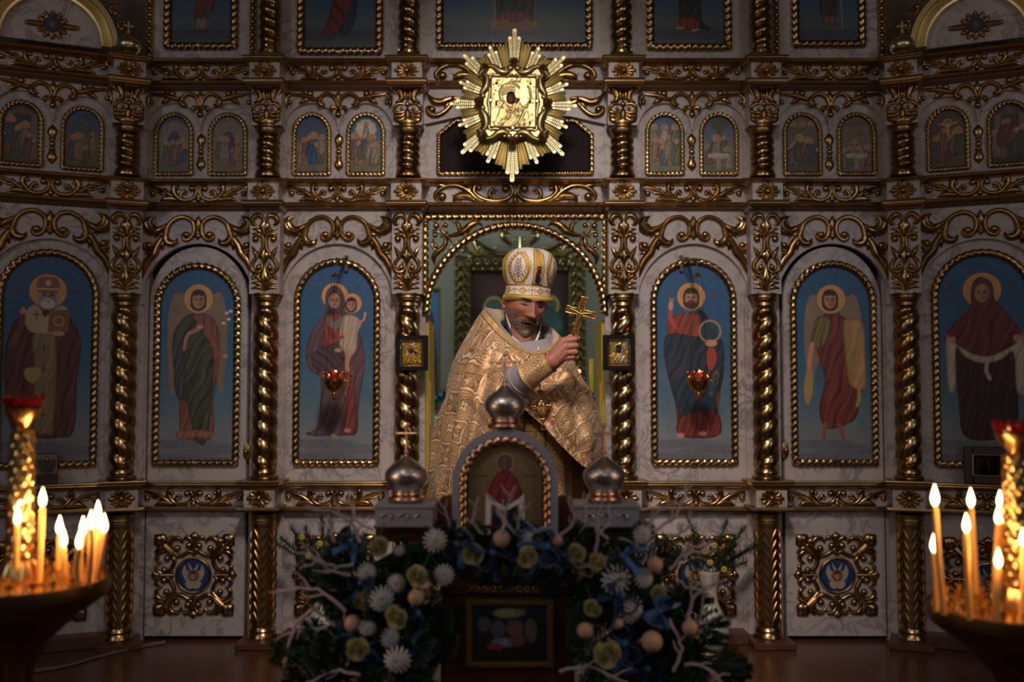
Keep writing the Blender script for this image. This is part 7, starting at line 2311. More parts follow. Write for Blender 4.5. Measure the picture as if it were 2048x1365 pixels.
FIR = [fir_mesh(k) for k in range(3)]
def aim(d, roll=0):
    return Vector(d).to_track_quat('Z', 'Y').to_euler() if roll == 0 else (Vector(d).to_track_quat('Z', 'Y') @ Matrix.Rotation(roll, 3, 'Z').to_quaternion()).to_euler()
path = [(640, 1390), (668, 1290), (700, 1200), (760, 1130), (860, 1085), (960, 1078), (1060, 1078), (1160, 1085), (1260, 1130), (1330, 1200), (1370, 1290), (1395, 1390)]
path = [tuple(p) for p in cat_rom(path, 8)]
CX, CY = 1010, 1330
GR = random.Random(5); nf = 0
wp = [at(x, y + 22, YG + .07) for x, y in path]; wf = MB(); wf.tube([wp[0] - Vector((0, 0, .55))] + wp + [wp[-1] - Vector((0, 0, .55))], .034, 10)
tag(wf.build('garland_frame', simple('moss_green_wrap', (.012, .03, .02), .9, noise=.5, nscale=40)), 'dark moss-wrapped arch that carries the flower garland round the icon stand', 'arch frame')
for i, (x, y) in enumerate(path):
    for q in range(3):
        ox, oy = x - CX, y - CY; l = math.hypot(ox, oy); ox /= l; oy /= l
        off = GR.uniform(-140, 20) if abs(x - CX) > 220 else (GR.uniform(-80, 0) if abs(x - CX) > 90 else GR.uniform(-70, -8))
        bx, by = x + ox * off, y + oy * off
        a = GR.uniform(-.9, .9) if q < 2 else GR.uniform(2.2, 4.0)
        dx, dy = ox * cos(a) - oy * sin(a), ox * sin(a) + oy * cos(a)
        p = at(bx, by, YG + GR.uniform(.0, .10)); o = link('fir_branch', FIR[nf % 3], loc=p); sc = GR.uniform(.6, .95) * (1 if abs(x - CX) > 250 else .5)
        o.rotation_euler = aim((dx, GR.uniform(-.5, .2), -dy), GR.uniform(0, 6)); o.scale = (sc,) * 3; nf += 1
        tag(o, 'dark green fir branch in the %s of the flower garland' % where(x, y), 'fir branch', 'fir branches of the garland')

for i in range(20):
    s = -1 if i % 2 else 1; y = 1185 + 9 * i; x = 1012 + s * (158 + 12 * sin(i * 1.7)); p = at(x, y, YG + .06 + .02 * sin(i)); o = link('fir_branch', FIR[i % 3], loc=p); sc = .62 + .12 * sin(i * 2.3)
    o.rotation_euler = aim((s * (.5 * sin(i * 2.1)), -.2, .8 if i % 3 else -.9), i); o.scale = (sc,) * 3
    tag(o, 'dark green fir branch in the %s of the flower garland' % where(x, y), 'fir branch', 'fir branches of the garland')


def petal_ring(m, n, r0, r1, w, z0, z1, ph, bend=.004):
    for k in range(n):
        a = 2 * PI * k / n + ph; ca, sa = cos(a), sin(a)
        P = lambda r, t, y: (r * ca - t * sa, y, r * sa + t * ca)
        m.rings([[P(r, -w * f, -z), P(r, 0, -z - .0012), P(r, w * f, -z), P(r, 0, -z + .0006)] for r, f, z in ((r0, .5, z0), ((r0 + r1) / 2, 1, (z0 + z1) / 2 + bend), (r1 * .93, .8, z1), (r1, .25, z1 - .001))])


def tmpl(fn, name, parts):
    return [(nm, mb.mesh(nm, mt)) for nm, mb, mt in fn()]
def t_mum():
    m = MB(); petal_ring(m, 15, .004, .034, .0030, .004, .000, 0); petal_ring(m, 14, .004, .030, .0028, .007, .007, .2); petal_ring(m, 11, .003, .022, .0026, .010, .014, .3); petal_ring(m, 8, .002, .014, .0022, .012, .018, .1)
    c = MB(); c.ball((0, -.012, 0), .0085, 14, 8, sy=.7); s = MB(); s.tube([(0, 0, 0), (0, .02, -.03), (0, .03, -.07)], .0016, 6)
    return [('petals', m, M_petal), ('flower_centre', c, M_gcen), ('stem', s, M_stem)]
def t_rose():
    m = MB()
    for k in range(16):
        a = k * 2.399; r = .004 + .0012 * k; h = .020 - .0009 * k; w = .010 + .0006 * k
        rs = []
        for i in range(5):
            t = i / 4; rr = r * (.5 + .75 * sin(t * PI * .55)) ; y = -.004 - h * t + .004 * t * t * (k / 16)
            rs.append([(rr * cos(a + q * w / max(r, .006)) * (1 + .08 * (t > .8) * k / 16), y, rr * sin(a + q * w / max(r, .006))) for q in (-1, -.5, 0, .5, 1)])
        m.rings(rs, closed=False)
    m.ball((0, -.008, 0), .006, 10, 8, sy=1.5)
    g = MB(); g.lathe([(.002, -.02), (.009, -.008), (.012, 0)], 10); g2 = MB(); g2.tube([(0, .002, 0), (0, .02, -.02), (0, .03, -.06)], .0018, 6)
    for k in range(5): a = k * 1.256; g2.tube([(0, 0, 0), (.012 * cos(a), -.002, .012 * sin(a)), (.019 * cos(a), .004, .019 * sin(a))], [.002, .003, .0005], 5)
    return [('petals', m, M_cream), ('stem', g2, M_stem)]
def t_ball():
    m = MB(); m.ball((0, 0, 0), .021, 20, 14); c = MB(); c.lathe([(.005, .019), (.005, .026), (.001, .027)], 12); c.tube([(.003 * cos(a), 0, .028 + .003 * sin(a)) for a in [k * .7 for k in range(10)]], .0006, 5)
    return [('bauble_ball', m, M_peach), ('cap', c, M_copper)]
def t_rib():
    m = MB()
    for s in (-1, 1):
        for w0, ph in ((.018, 0), (.014, .5)):
            rs = []
            for i in range(13):
                t = i / 12; a = PI * 2 * t; x = s * (.030 * sin(a / 2) ** 1.2); z = .016 * sin(a) + ph * .01; w = w0 * (.35 + .65 * sin(PI * t))
                rs.append([(x, -w, z + .004 * ph), (x + s * .002, 0, z + .001), (x, w, z)])
            m.rings(rs, closed=False)
        rs = []
        for i in range(8):
            t = i / 7; rs.append([(s * (.006 + .02 * t), -.003 - .006 * t, -.045 * t - .009 * cos(t * 3) * t), (s * (.006 + .02 * t) + .011, -.003 + .003 * sin(t * 6), -.045 * t)])
        m.rings(rs, closed=False)
    k = MB(); k.ball((0, -.002, .002), .0065, 10, 8)
    return [('loops', m, M_ribb), ('knot', k, M_ribl)]


def put_items(name, parts, spots, cat, grp, labels, base_r, dep=-.045, mats=None):
    for i, sp_ in enumerate(spots):
        x, y, r = sp_[:3]; d = YG + dep + (GR.uniform(-.02, .02)); p = at(x, y, d); K = (DIST + d) / 2000
        t = empty(name, p); t.scale = (r * K / base_r * {'chrysanthemum': .9, 'cream_rose': .80, 'peach_bauble': .88}.get(name, .92),) * 3
        t.rotation_euler = (GR.uniform(-.45, .35), GR.uniform(-3, 3), GR.uniform(-.45, .45)) if name != 'satin_bow' else (GR.uniform(-.4, .4), GR.uniform(-1.4, 1.4), GR.uniform(-.5, .5))
        tag(t, labels(x, y, i), cat, grp)
        for nm, me in parts:
            o = link(nm, me, t)
            if mats and i in mats and nm == parts[0][0]:
                me2 = me.copy(); me2.materials[0] = mats[i]; o.data = me2


def rank_labels(base, spots):
    """each spot gets a phrase telling it from its fellows in the same part of the garland"""
    out = []
    for i, s in enumerate(spots):
        fel = [j for j, q in enumerate(spots) if where(q[0], q[1]) == where(s[0], s[1])]
        k = where(s[0], s[1]); 
        if len(fel) == 1: out.append('%s, the only one in the %s of the garland' % (base, k)); continue
        if k == 'top middle':
            r = sorted(fel, key=lambda j: spots[j][0]); w = ['leftmost', 'second from left', 'third from left', 'fourth from left', 'fifth from left', 'sixth from left'][r.index(i)]
            if i == r[-1]: w = 'rightmost'
        else:
            r = sorted(fel, key=lambda j: spots[j][1]); w = ['topmost', 'second from top', 'third from top', 'fourth from top', 'fifth from top'][r.index(i)]
            if i == r[-1]: w = 'lowest'
        out.append('%s, %s in the %s of the garland' % (base, w, k))
    return lambda x, y, i: out[i]


MUM, ROSE, BALL, RIB = [[(nm, mb.mesh(nm, mt)) for nm, mb, mt in f()] for f in (t_mum, t_rose, t_ball, t_rib)]
sp1 = [(870, 1082, 28), (888, 1150, 24), (792, 1168, 22), (733, 1145, 22), (762, 1198, 30), (735, 1258, 20), (780, 1276, 24), (795, 1320, 32), (1064, 1078, 26), (1232, 1160, 36), (1286, 1156, 24), (1262, 1220, 32), (1284, 1070, 22), (798, 1102, 14)]
put_items('chrysanthemum', MUM, sp1, 'flower', 'white chrysanthemums of the garland', rank_labels('white lime-centred chrysanthemum', sp1), .034)
sp2 = [(756, 1094, 22), (836, 1152, 24), (945, 1108, 24), (1054, 1112, 24), (1152, 1106, 22), (1196, 1122, 20), (728, 1198, 24), (796, 1232, 26), (714, 1296, 26), (1214, 1308, 30), (1186, 1216, 20), (1318, 1186, 18)]
put_items('cream_rose', ROSE, sp2, 'flower', 'cream roses of the garland', rank_labels('cream yellow rose', sp2), .0225)
sp3 = [(706, 1248, 20), (832, 1196, 18), (1003, 1078, 20), (1113, 1080, 13), (1310, 1130, 18), (1304, 1284, 24), (1380, 1256, 18), (1170, 1262, 18), (1236, 1248, 12)]
put_items('peach_bauble', BALL, sp3, 'bauble', 'peach baubles of the garland', rank_labels('matt peach bauble', sp3), .021)
sp4 = [(702, 1084, 30), (722, 1168, 26), (828, 1212, 26), (985, 1108, 40), (1092, 1094, 40), (1128, 1112, 26), (1246, 1112, 34), (1240, 1192, 40), (1318, 1222, 34), (1250, 1288, 44), (1292, 1340, 36), (736, 1292, 28), (690, 1270, 24), (1050, 1062, 18), (916, 1090, 34), (850, 1290, 30)]
put_items('satin_bow', RIB, sp4, 'ribbon', 'blue satin bows of the garland', rank_labels('blue satin ribbon bow', sp4), .030, dep=-.03, mats={4: M_ribl, 6: M_ribl, 0: M_ribl, 9: M_ribl, 13: M_ribl, 8: M_ribl})
TW = [((718, 1085), (625, 1000)), ((745, 1062), (688, 988)), ((702, 1112), (648, 1038)), ((700, 1150), (598, 1092)), ((706, 1130), (612, 1120)), ((715, 1180), (628, 1150)), ((690, 1225), (552, 1168)), ((690, 1232), (548, 1240)), ((640, 1212), (556, 1322)), ((690, 1345), (640, 1205)), ((720, 1352), (602, 1362)),
      ((866, 1070), (834, 1018)), ((898, 1056), (872, 990)), ((965, 1068), (948, 1000)), ((1002, 1070), (985, 988)), ((1030, 1068), (1018, 972)), ((1040, 1066), (1052, 1004)), ((1120, 1070), (1150, 1000)), ((1190, 1108), (1232, 1018)), ((1150, 1080), (1180, 990)), ((1215, 1080), (1196, 1000)),
      ((1300, 1062), (1344, 998)), ((1308, 1066), (1390, 972)), ((1336, 1072), (1392, 1030)), ((1340, 1140), (1432, 1094)), ((1370, 1120), (1416, 1080)), ((1352, 1160), (1448, 1172)), ((1340, 1300), (1424, 1196)), ((1345, 1345), (1352, 1240)), ((1372, 1330), (1452, 1362)), ((1120, 1345), (1260, 1358)), ((1130, 1120), (1215, 1130)), ((1378, 1240), (1440, 1150))]
for i, (a, b) in enumerate(TW):
    m = MB(); d0 = YG + GR.uniform(-.06, .02); A = at(*a, d0); B = at(*b, d0 - GR.uniform(-.02, .05)); L = (B - A).length
    ax = (B - A).normalized(); sd = ax.cross(Vector((0, 1, 0))).normalized(); cv_ = GR.choice((-1, 1)) * GR.uniform(.06, .16)
    P_ = [Vector((0, 0, 0)) + (B - A) * t + sd * L * cv_ * sin(PI * t * 1.3) + Vector((GR.uniform(-1, 1), GR.uniform(-1, 1), GR.uniform(-1, 1))) * .003 for t in [k / 9 for k in range(10)]]
    rr = GR.uniform(.0032, .0046); m.tube(P_, [rr * (1 - .5 * k / 9) for k in range(10)], 7)
    for k, s in ((3, 1), (5, -1), (7, 1)):
        q = P_[k]; e = ax * L * .26 + sd * s * L * .14; m.tube([q, q + e * .5 + sd * s * .004, q + e], [rr * .6, rr * .5, rr * .3], 6)
    o = m.build('frosted_twig', M_twig); o.location = A
    tag(o, 'pale pink frosted curling twig sticking out of the %s of the garland' % where(*b), 'twig', 'frosted twigs of the garland')

# ------------------------------------------------------------------ floor vases with pine and yellow flowers
M_porc = vcol('porcelain', .2); M_pine = simple('pine_needles', (.025, .045, .02), .6, noise=.4); M_yel = simple('yellow_petal', (.55, .42, .05), .6)
for s, (px, py) in ((1, (1420, 1311)), (-1, (648, 1308))):
    dd = -.25; b = at(px, py, dd); K = (DIST + dd) / 2000; v = empty('floor_vase', Vector((b.x, dd, FLOOR)))
    tag(v, 'white porcelain vase with painted flower sprays, %s' % ('standing on the floor right of the garland' if s > 0 else 'mostly hidden behind the left of the garland'), 'vase', 'white floor vases')
    pr_ = cat_rom([(22, 0), (24, 3), (24, 8), (34, 24), (38, 42), (34, 62), (24, 84), (17, 102), (15, 120), (18, 140), (22, 158), (20, 158), (13, 120)], 22)
    n = 64; rs = []; cl = []
    for r, z in pr_:
        for j in range(n):
            a = 2 * PI * j / n; rs.append((r * K * cos(a), r * K * sin(a), z * K)); c = s2l((226, 216, 200))
            u = ((a + PI / 2 + PI) % (2 * PI) - PI) * 34
            for k, (fx, fz, fr, fc) in enumerate(((0, 60, 5, (60, 80, 130)), (-10, 70, 5, (70, 60, 110)), (10, 72, 4, (50, 90, 60)), (4, 48, 5, (96, 60, 70)), (-3, 34, 4, (110, 50, 50)), (14, 88, 5, (50, 84, 50)), (-12, 92, 4, (60, 90, 60)), (8, 108, 4, (90, 70, 110)))):
                if ((u - fx) / 1.3) ** 2 + (z - fz) ** 2 < fr ** 2: c = s2l(fc)
            if abs(u - 8 * sin(z * .07)) < 1.3 and 28 < z < 110: c = s2l((60, 84, 50))
            cl.append(c)
    link('vase_body', grid_mesh('vase_body', np.array(rs), grid_faces(len(pr_), n), np.array(cl) * .8, M_porc, smooth=True), v)
    # each sprig is a thing standing in the vase
    for q in range(9):
        r = random.Random(q + 20 * s); m = MB(); a = r.uniform(-1.25, 1.25); L = r.uniform(70, 135) * K
        B_ = Vector((0, 0, 0)); d = Vector((sin(a), r.uniform(-.5, .3), cos(a) * .9)).normalized(); m.tube([B_ - Vector((0, 0, .05)), B_ + d * L * .5, B_ + d * L], .0016, 5)
        for k in range(260):
            t = .2 + .8 * k / 260; p = B_ + d * L * t; e = (d * .7 + Vector((r.gauss(0, 1), r.gauss(0, 1), r.gauss(0, 1))).normalized()).normalized(); l = r.uniform(.03, .055)
            m.add([p + Vector((.0014, 0, 0)), p - Vector((.0014, 0, 0)), p + Vector((0, .0014, 0)), p + e * l], [(0, 1, 3), (1, 2, 3), (2, 0, 3)])
        o = m.build('pine_sprig', M_pine); o.location = (b.x, dd, FLOOR + 156 * K)
        tag(o, 'dark pine sprig standing in the %s white vase' % ('right' if s > 0 else 'left'), 'pine sprig', 'pine sprigs in the %s vase' % ('right' if s > 0 else 'left'))
    for q, (fx, fy) in enumerate(((1428, 1092), (1410, 1104), (1420, 1126), (1448, 1140)) if s > 0 else ((617, 1112), (640, 1088), (604, 1075))):
        m = MB(); p = at(fx, fy, dd - .05)
        for k in range(7): a = k * .9; petal_ring(m, 6, .001, .012, .0022, .002 + .001 * k, .006, a); 
        g2 = MB(); t_ = empty('yellow_flower', p); tag(t_, 'small yellow flower among the pine sprigs of the %s vase, %s' % ('right' if s > 0 else 'left', ('highest', 'second highest', 'third highest', 'lowest')[q] if s > 0 else ('lowest', 'middle', 'highest')[q]), 'flower', 'yellow flowers in the vases')
        mm = MB(); mm.v = [(x * 1.3, y, z * 1.3) for x, y, z in m.v]; mm.f = m.f; mm.mi = m.mi; mm.build('petals', M_yel, t_)
        e = Vector((b.x, dd, FLOOR + 150 * K)) - p; g2.tube([(0, .002, 0), tuple(e * .5 + Vector((0, .01, .01))), tuple(e)], .0014, 5); g2.build('stem', M_stem, t_)

# ------------------------------------------------------------------ candle stands
M_stand = simple('stand_brass', (.85, .52, .20), .28, 1.0, noise=.15, nscale=30, bump=.3, bscale=60)
M_standd = simple('stand_dark_brass', (.22, .13, .055), .4, 1.0)
M_wax = simple('beeswax', (.86, .46, .13), .5, sss=.5)
MATS['beeswax'].node_tree.nodes['Principled BSDF'].inputs['Subsurface Radius'].default_value = (.02, .01, .004)
M_flame = simple('candle_flame', (1, .8, .5), .5, emit=(1.0, .66, .30), estr=13)
M_wick = simple('wick', (.01, .008, .006), .9)
M_rub = simple('red_lamp_glass', (.16, .006, .006), .12)


def hit_z(px, py, z):
    d = ray(px, py); t = (z - CAMZ) / d.z; return CPOS + d * t


def stand(side, cx, ctr, YC, lamp_y, cands):
    K = (DIST + YC) / 2000; c = at(cx, ctr, YC); zt = c.z
    t = empty('candle_stand', (c.x, YC, -.25)); O = t.location.copy()
    tag(t, 'round brass candle stand with a lattice pillar at the %s edge of the picture' % side, 'candle stand', 'brass candle stands')
    z = lambda v: v - O.z; R = 170 * K
    m = MB(); m.lathe([(0, z(zt - .004)), (R * .96, z(zt - .004)), (R * .965, z(zt + .008)), (R, z(zt + .009)), (R * 1.01, z(zt - .002)), (R, z(zt - .018)), (R * .97, z(zt - .022)), (R * .95, z(zt - .03)), (R * .6, z(zt - .075)), (R * .34, z(zt - .12)), (.035, z(zt - .17)), (.03, z(zt - .24)), (.045, z(zt - .27)), (.03, z(zt - .30)), (.028, z(zt - .55)), (.05, z(zt - .6)), (.06, z(zt - .9)), (.16, .06), (.18, .02), (.18, 0)], 64)
    m.build('tray', M_standd, t)
    m = MB(); rs = []      # twisted lattice pillar
    z0, z1 = z(zt - .004), z(at(cx, lamp_y + 62, YC).z); nn = 300
    for i in range(nn + 1):
        zz = z0 + (z1 - z0) * i / nn; r0 = 23 * K * (1.15 - .25 * i / nn); ring = []
        for j in range(40):
            a = 2 * PI * j / 40
            ring.append(((r0 * (1 + .17 * abs(sin(3 * (a + zz * 30))) * abs(sin(3 * (a - zz * 30))))) * cos(a), (r0 * (1 + .17 * abs(sin(3 * (a + zz * 30))) * abs(sin(3 * (a - zz * 30))))) * sin(a), zz))
        rs.append(ring)
    m.rings(rs); m.build('lattice_pillar', M_stand, t)
    m = MB(); q = z(at(cx, lamp_y, YC).z)
    m.lathe([(14 * K, q - 70 * K), (20 * K, q - 64 * K), (14 * K, q - 56 * K), (16 * K, q - 50 * K), (26 * K, q - 38 * K), (33 * K, q - 26 * K), (35 * K, q - 18 * K), (30 * K, q - 18 * K), (12 * K, q - 48 * K), (0, q - 50 * K)], 32); m.build('lamp_bowl', M_stand, t)
    m = MB(); m.lathe([(20 * K, q - 34 * K), (31 * K, q - 18 * K), (36 * K, q - 4 * K), (38 * K, q + 4 * K), (35 * K, q + 4 * K), (28 * K, q - 18 * K), (16 * K, q - 34 * K)], 24, fn=lambda a, zz: 1 + .05 * cos(12 * a)); gl_ = m.build('red_glass', M_rub, t)
    m = MB()
    for k in range(14):
        a = 2 * PI * k / 14; m.ball((34 * K * cos(a), 34 * K * sin(a), q + 4 * K), 5 * K, 8, 6, sz=1.6)
    m.build('glass_scallops', M_rub, t)
    if side == 'left':
        m = MB()
        for x in (-4, 5, 15): m.ball((x * K, -.02, q - 1 * K), 4.2 * K, 8, 6, sz=1.2)
        m.build('lamp_flame', M_redglow, t)
    m = MB(); m.lathe([(.02, z(zt - .003)), (R * .95, z(zt - .003)), (R * .955, z(zt + .0075)), (R * .93, z(zt + .004)), (R * .90, z(zt - .001)), (.02, z(zt - .001))], 56, fn=lambda a, zz: 1 + .004 * cos(24 * a)); m.build('tray_top', M_stand, t)
    # ring of holders
    m = MB(); rr = random.Random(3)
    m.lathe([(.0075, -.004), (.0045, .004), (.0042, .014), (.0075, .020), (.0078, .026), (.0052, .026), (.005, .016)], 10); sock = m.mesh('candle_socket', M_stand)
    for ringr, n in ((R * .90, 26), (R * .66, 18), (R * .42, 12)):
        for k in range(n):
            a = 2 * PI * k / n + ringr * 9; x, y = ringr * cos(a), ringr * sin(a)
            link('candle_socket', sock, t, loc=(x, y, z(zt)))
    m = MB(); m.lathe([(R * .25, z(zt - .003)), (R * .24, z(zt + .02)), (R * .18, z(zt + .045)), (R * .16, z(zt + .05))], 32, fn=lambda a, zz: 1 + .06 * cos(10 * a)); m.build('pillar_foot', M_stand, t)
    for k, (fx, fy, bx, by, h, lab) in enumerate(cands):
        b = hit_z(bx, by, zt + .012); dpt = b.y; tip = at(fx, fy + h * .5, dpt - (0.0))
        cd = empty('candle', b); Kc = (DIST + dpt) / 2000
        tag(cd, 'lit beeswax candle, %s on the %s candle stand' % (lab, side), 'candle', 'lit candles on the %s stand' % side)
        v = Vector(tip - b); m = MB(); bend = Vector((rr.uniform(-1, 1), 0, 0)) * .004
        m.tube([(0, 0, -.008), tuple(v * .5 + bend), tuple(v * .96), tuple(v)], [.0062 * 1.08, .0062, .0060, .0045], 14); m.build('wax', M_wax, cd)
        m = MB(); m.tube([tuple(v - Vector((0, 0, .001))), tuple(v + Vector((.0005, 0, .008)))], .0008, 5); m.build('wick', M_wick, cd)
        hh = h * Kc * .86; fw = hh * .175; m = MB()
        m.lathe([(fw * .25, v.z + .001), (fw * .8, v.z + hh * .16), (fw, v.z + hh * .34), (fw * .86, v.z + hh * .52), (fw * .5, v.z + hh * .74), (fw * .2, v.z + hh * .9), (.0003, v.z + hh)], 14, c=(v.x, v.y, 0)); m.build('flame', M_flame, cd)
    for k in range(0, len(cands), 2):
        fx, fy, bx, by, h, lab = cands[k]; b = hit_z(bx, by, zt + .012); p = at(fx, fy, b.y)
        l = bpy.data.lights.new('candle_light', 'POINT'); l.energy = .42; l.color = (1, .55, .22); l.shadow_soft_size = .008; o = bpy.data.objects.new('candle_light', l); COL.objects.link(o); o.location = p + Vector((0, -.012, .012))


O_ = ('tallest at the front', 'second from left, tall', 'short leftmost', 'fourth from left, taller of a close pair', 'fifth from left, shorter of a close pair', 'sixth from left, short', 'seventh from left, slightly taller', 'eighth from left', 'farthest back near the right edge', 'second from right', 'rightmost')
stand('left', 38, 1168, -2.88, 800, [(48, 979, 54, 1150, 46, O_[0]), (85, 992, 78, 1158, 46, O_[1]), (35, 1030, 32, 1162, 42, O_[2]), (119, 1048, 116, 1150, 44, O_[3]), (127, 1074, 128, 1162, 42, O_[4]), (158, 1078, 154, 1170, 40, O_[5]),
     (166, 1050, 162, 1156, 44, O_[6]), (182, 1037, 176, 1166, 44, O_[7]), (196, 1015, 190, 1152, 34, O_[8]), (200, 1040, 193, 1160, 40, O_[9]), (208, 1044, 190, 1160, 44, O_[10])])
P_ = ('leftmost of the tall ones, leaning', 'third from left, tall and leaning', 'fourth from left', 'leftmost and short', 'behind the lattice pillar, tall', 'next to the pillar, tall', 'next to the pillar, short', 'rightmost at the picture edge')
stand('right', 2036, 1222, -2.90, 850, [(1870, 988, 1888, 1222, 50, P_[0]), (1942, 993, 1954, 1200, 46, P_[1]), (1933, 1044, 1940, 1232, 44, P_[2]), (1868, 1084, 1872, 1216, 44, P_[3]), (2000, 996, 1998, 1196, 40, P_[4]), (1996, 1029, 1992, 1206, 40, P_[5]), (1997, 1114, 1996, 1238, 46, P_[6]), (2046, 1072, 2044, 1236, 42, P_[7])])

# cable on the floor
m = MB(); q = [hit_z(x, y, FLOOR + .006) for x, y in ((330, 1284), (270, 1294), (200, 1312), (130, 1332), (40, 1344), (-60, 1350))]
q = [Vector(p) for p in cat_rom([tuple(p) for p in q], 6)]; m.tube(q, .005, 8); m.tube([p + Vector((.01, -.02 - .012 * sin(i * .3), 0)) for i, p in enumerate(q)], .005, 8)
tag(m.build('cable', simple('grey_cable', (.22, .17, .15), .5)), 'pale grey double cable trailing over the floor in front of the lily angel door', 'cable')
# ------------------------------------------------------------------ sanctuary behind the doorway
YB = 2.3; M_green = simple('pale_green_plaster', (.36, .35, .30), .8, noise=.05, nscale=3)
for nm, c, s in (('wall_sanctuary_back', (0, YB + .03, 1.6), (5, .05, 4.6)), ('wall_sanctuary_left', (-2.2, 1.25, 1.6), (.05, 2.1, 4.6)), ('wall_sanctuary_right', (2.2, 1.25, 1.6), (.05, 2.1, 4.6))):
    m = MB(); m.box(c, s); struct(m.build(nm, M_green, smooth=False))
m = MB(); m.box((0, 1.75, FLOOR - .02), (5, 1.05 + .05, .04)); m.box((0, 1.26, FLOOR - .025), (5, 2.1, .03)); struct(m.build('floor_sanctuary', simple('sanctuary_carpet', (.12, .03, .02), .9), smooth=False))
Kb = (DIST + YB) / 2000
def bp_(px, py, y=YB - .06): return at(px, py, y)
M_goldg = simple('green_tinged_gilding', (.50, .42, .22), .25, 1.0)
yF = YB - .08; F0 = bp_(1040, 600, yF); KF = (DIST + yF) / 2000
t = tag(empty('altar_picture', F0), 'dark altar picture of two haloed figures in a wide carved gilt frame, behind the priest', 'picture')
fx = lambda px: (px - 1040) * KF; fz = lambda py: (600 - py) * KF
m = MB()
for xa, xb, ya, yb in ((908, 940, 512, 900), (1138, 1172, 512, 900), (940, 1138, 512, 543)): m.bbox(((fx(xa) + fx(xb)) / 2, .02, (fz(ya) + fz(yb)) / 2), (fx(xb) - fx(xa), .06, fz(ya) - fz(yb)), .01)
m.build('frame_board', simple('dark_gilding', (.16, .14, .07), .4, .8), t, smooth=False)
o = Orn(1, k=KF, mir=True, hmax=9, ws=1.3); y = 0
c0 = 0
for i in range(17):
    yy_ = -70 + 20 * i
    o.ba(115, yy_, 3.6); o.st([(104, yy_ + 6), (109, yy_ - 4), (119, yy_ - 4), (122, yy_ + 4)], [2, 5, 5, 2]); o.st([(125, yy_ + 10), (120, yy_ + 2), (108, yy_ + 12)], [2, 5, 2]); o.ba(128, yy_ + 8, 2.6); o.ba(102, yy_ + 2, 2.6)
for i in range(6):
    x = 12 + 18 * i; o.ba(x, -72, 3.6); o.st([(x - 8, -66), (x, -82), (x + 9, -70)], [2, 5, 2]); o.ba(x + 8, -62, 2.4)
o.st([(0, -126), (0, -100)], [5, 9], only=True)
o.st([(4, -92), (20, -112), (36, -126), (30, -138), (20, -130)], [4, 7, 8, 7, 3]); o.ba(26, -128, 5); o.st([(10, -96), (40, -92), (70, -104), (92, -118), (84, -96), (74, -100)], [4, 8, 9, 8, 6, 3]); o.ba(80, -104, 5)
o.st([(60, -92), (95, -92), (118, -110), (128, -92), (112, -86)], [4, 8, 9, 7, 3]); o.ba(114, -98, 5); o.ba(48, -104, 4); o.ba(10, -120, 4); o.ba(100, -86, 4)
link('frame_carving', o.mesh('frame_carving', M_goldg), t, loc=(0, -.012, 0))
C = Canvas(940, 543, 1138, 905, 1); C.grad([(543, (46, 34, 34)), (905, (36, 30, 30))])
for hx, hy in ((988, 614), (1098, 610)): C.ring(hx, hy, 19, 5, (104, 98, 48)); C.ell(hx, hy, 14, 15, (46, 60, 60))
C.poly([(966, 640), (1010, 640), (1026, 720), (1030, 900), (955, 900)], (34, 52, 52), fold=.3, fx=.2); C.poly([(1080, 634), (1120, 630), (1136, 680), (1136, 900), (1070, 900)], (32, 58, 60), fold=.3, fx=.2); C.mottle(.6, 12, 5); C.blur(3)
link('picture', C.panel('picture', KF, origin=(fx(940), fz(543)), gain=3.0), t, loc=(0, .03, 0))
# side picture with a gilt frame
yS = YB - .25; S0 = at(868, 700, yS); KS_ = (DIST + yS) / 2000
t = tag(empty('blue_picture', S0), 'tall blue picture in a narrow gilt frame inside the doorway, far left', 'picture')
m = MB()
for x, w, zc, h in ((11, 5, 0, 240), (-31, 5, 0, 240), (-10, 47, 122, 5), (-10, 47, -122, 5)): m.bbox((x * KS_, 0, zc * KS_), (w * KS_, .03, h * KS_), .004)
m.build('gilt_frame', M_goldg, t, smooth=False)
C = Canvas(-29, -120, 9, 120, 1); C.grad([(-120, (40, 84, 130)), (40, (42, 76, 112)), (120, (30, 34, 44))]); C.poly([(-20, -60), (0, -60), (6, 120), (-26, 120)], (60, 44, 40), fold=.3, fx=.3); C.mottle(.3, 8, 2)
link('picture', C.panel('picture', KS_, origin=(-29 * KS_, 120 * KS_), gain=3), t, loc=(0, .004, 0))
# altar table with its cloth, candles and greenery
yA = 1.3; KA = (DIST + yA) / 2000; a0 = at(1030, 835, yA)
t = empty('altar_table', (a0.x, yA, FLOOR)); tag(t, 'altar table under a pale cloth in the sanctuary behind the priest', 'table')
m = MB(); zt_ = at(1030, 838, yA).z - FLOOR; m.bbox((0, .25, zt_ - .02), (170 * 2 * KA, .6, .04), .006); m.build('table_top', M_wood, t, smooth=False)
m = MB(); w = 172 * KA; n = 60; rs = []
for zz, g in ((zt_ + .004, 0), (zt_ - .02, .3), (zt_ - .3, 1), (.02, 1.3)):
    rs.append([((-w + 2 * w * j / n), -.058 - .012 * g * (1 + sin(j * 1.3)), zz) for j in range(n + 1)])
m.rings([[(p[0], .55, rs[0][0][2]) for p in rs[0]]] + rs, closed=False, cap=False); m.build('altar_cloth', simple('pale_cloth', (.55, .62, .58), .8), t)
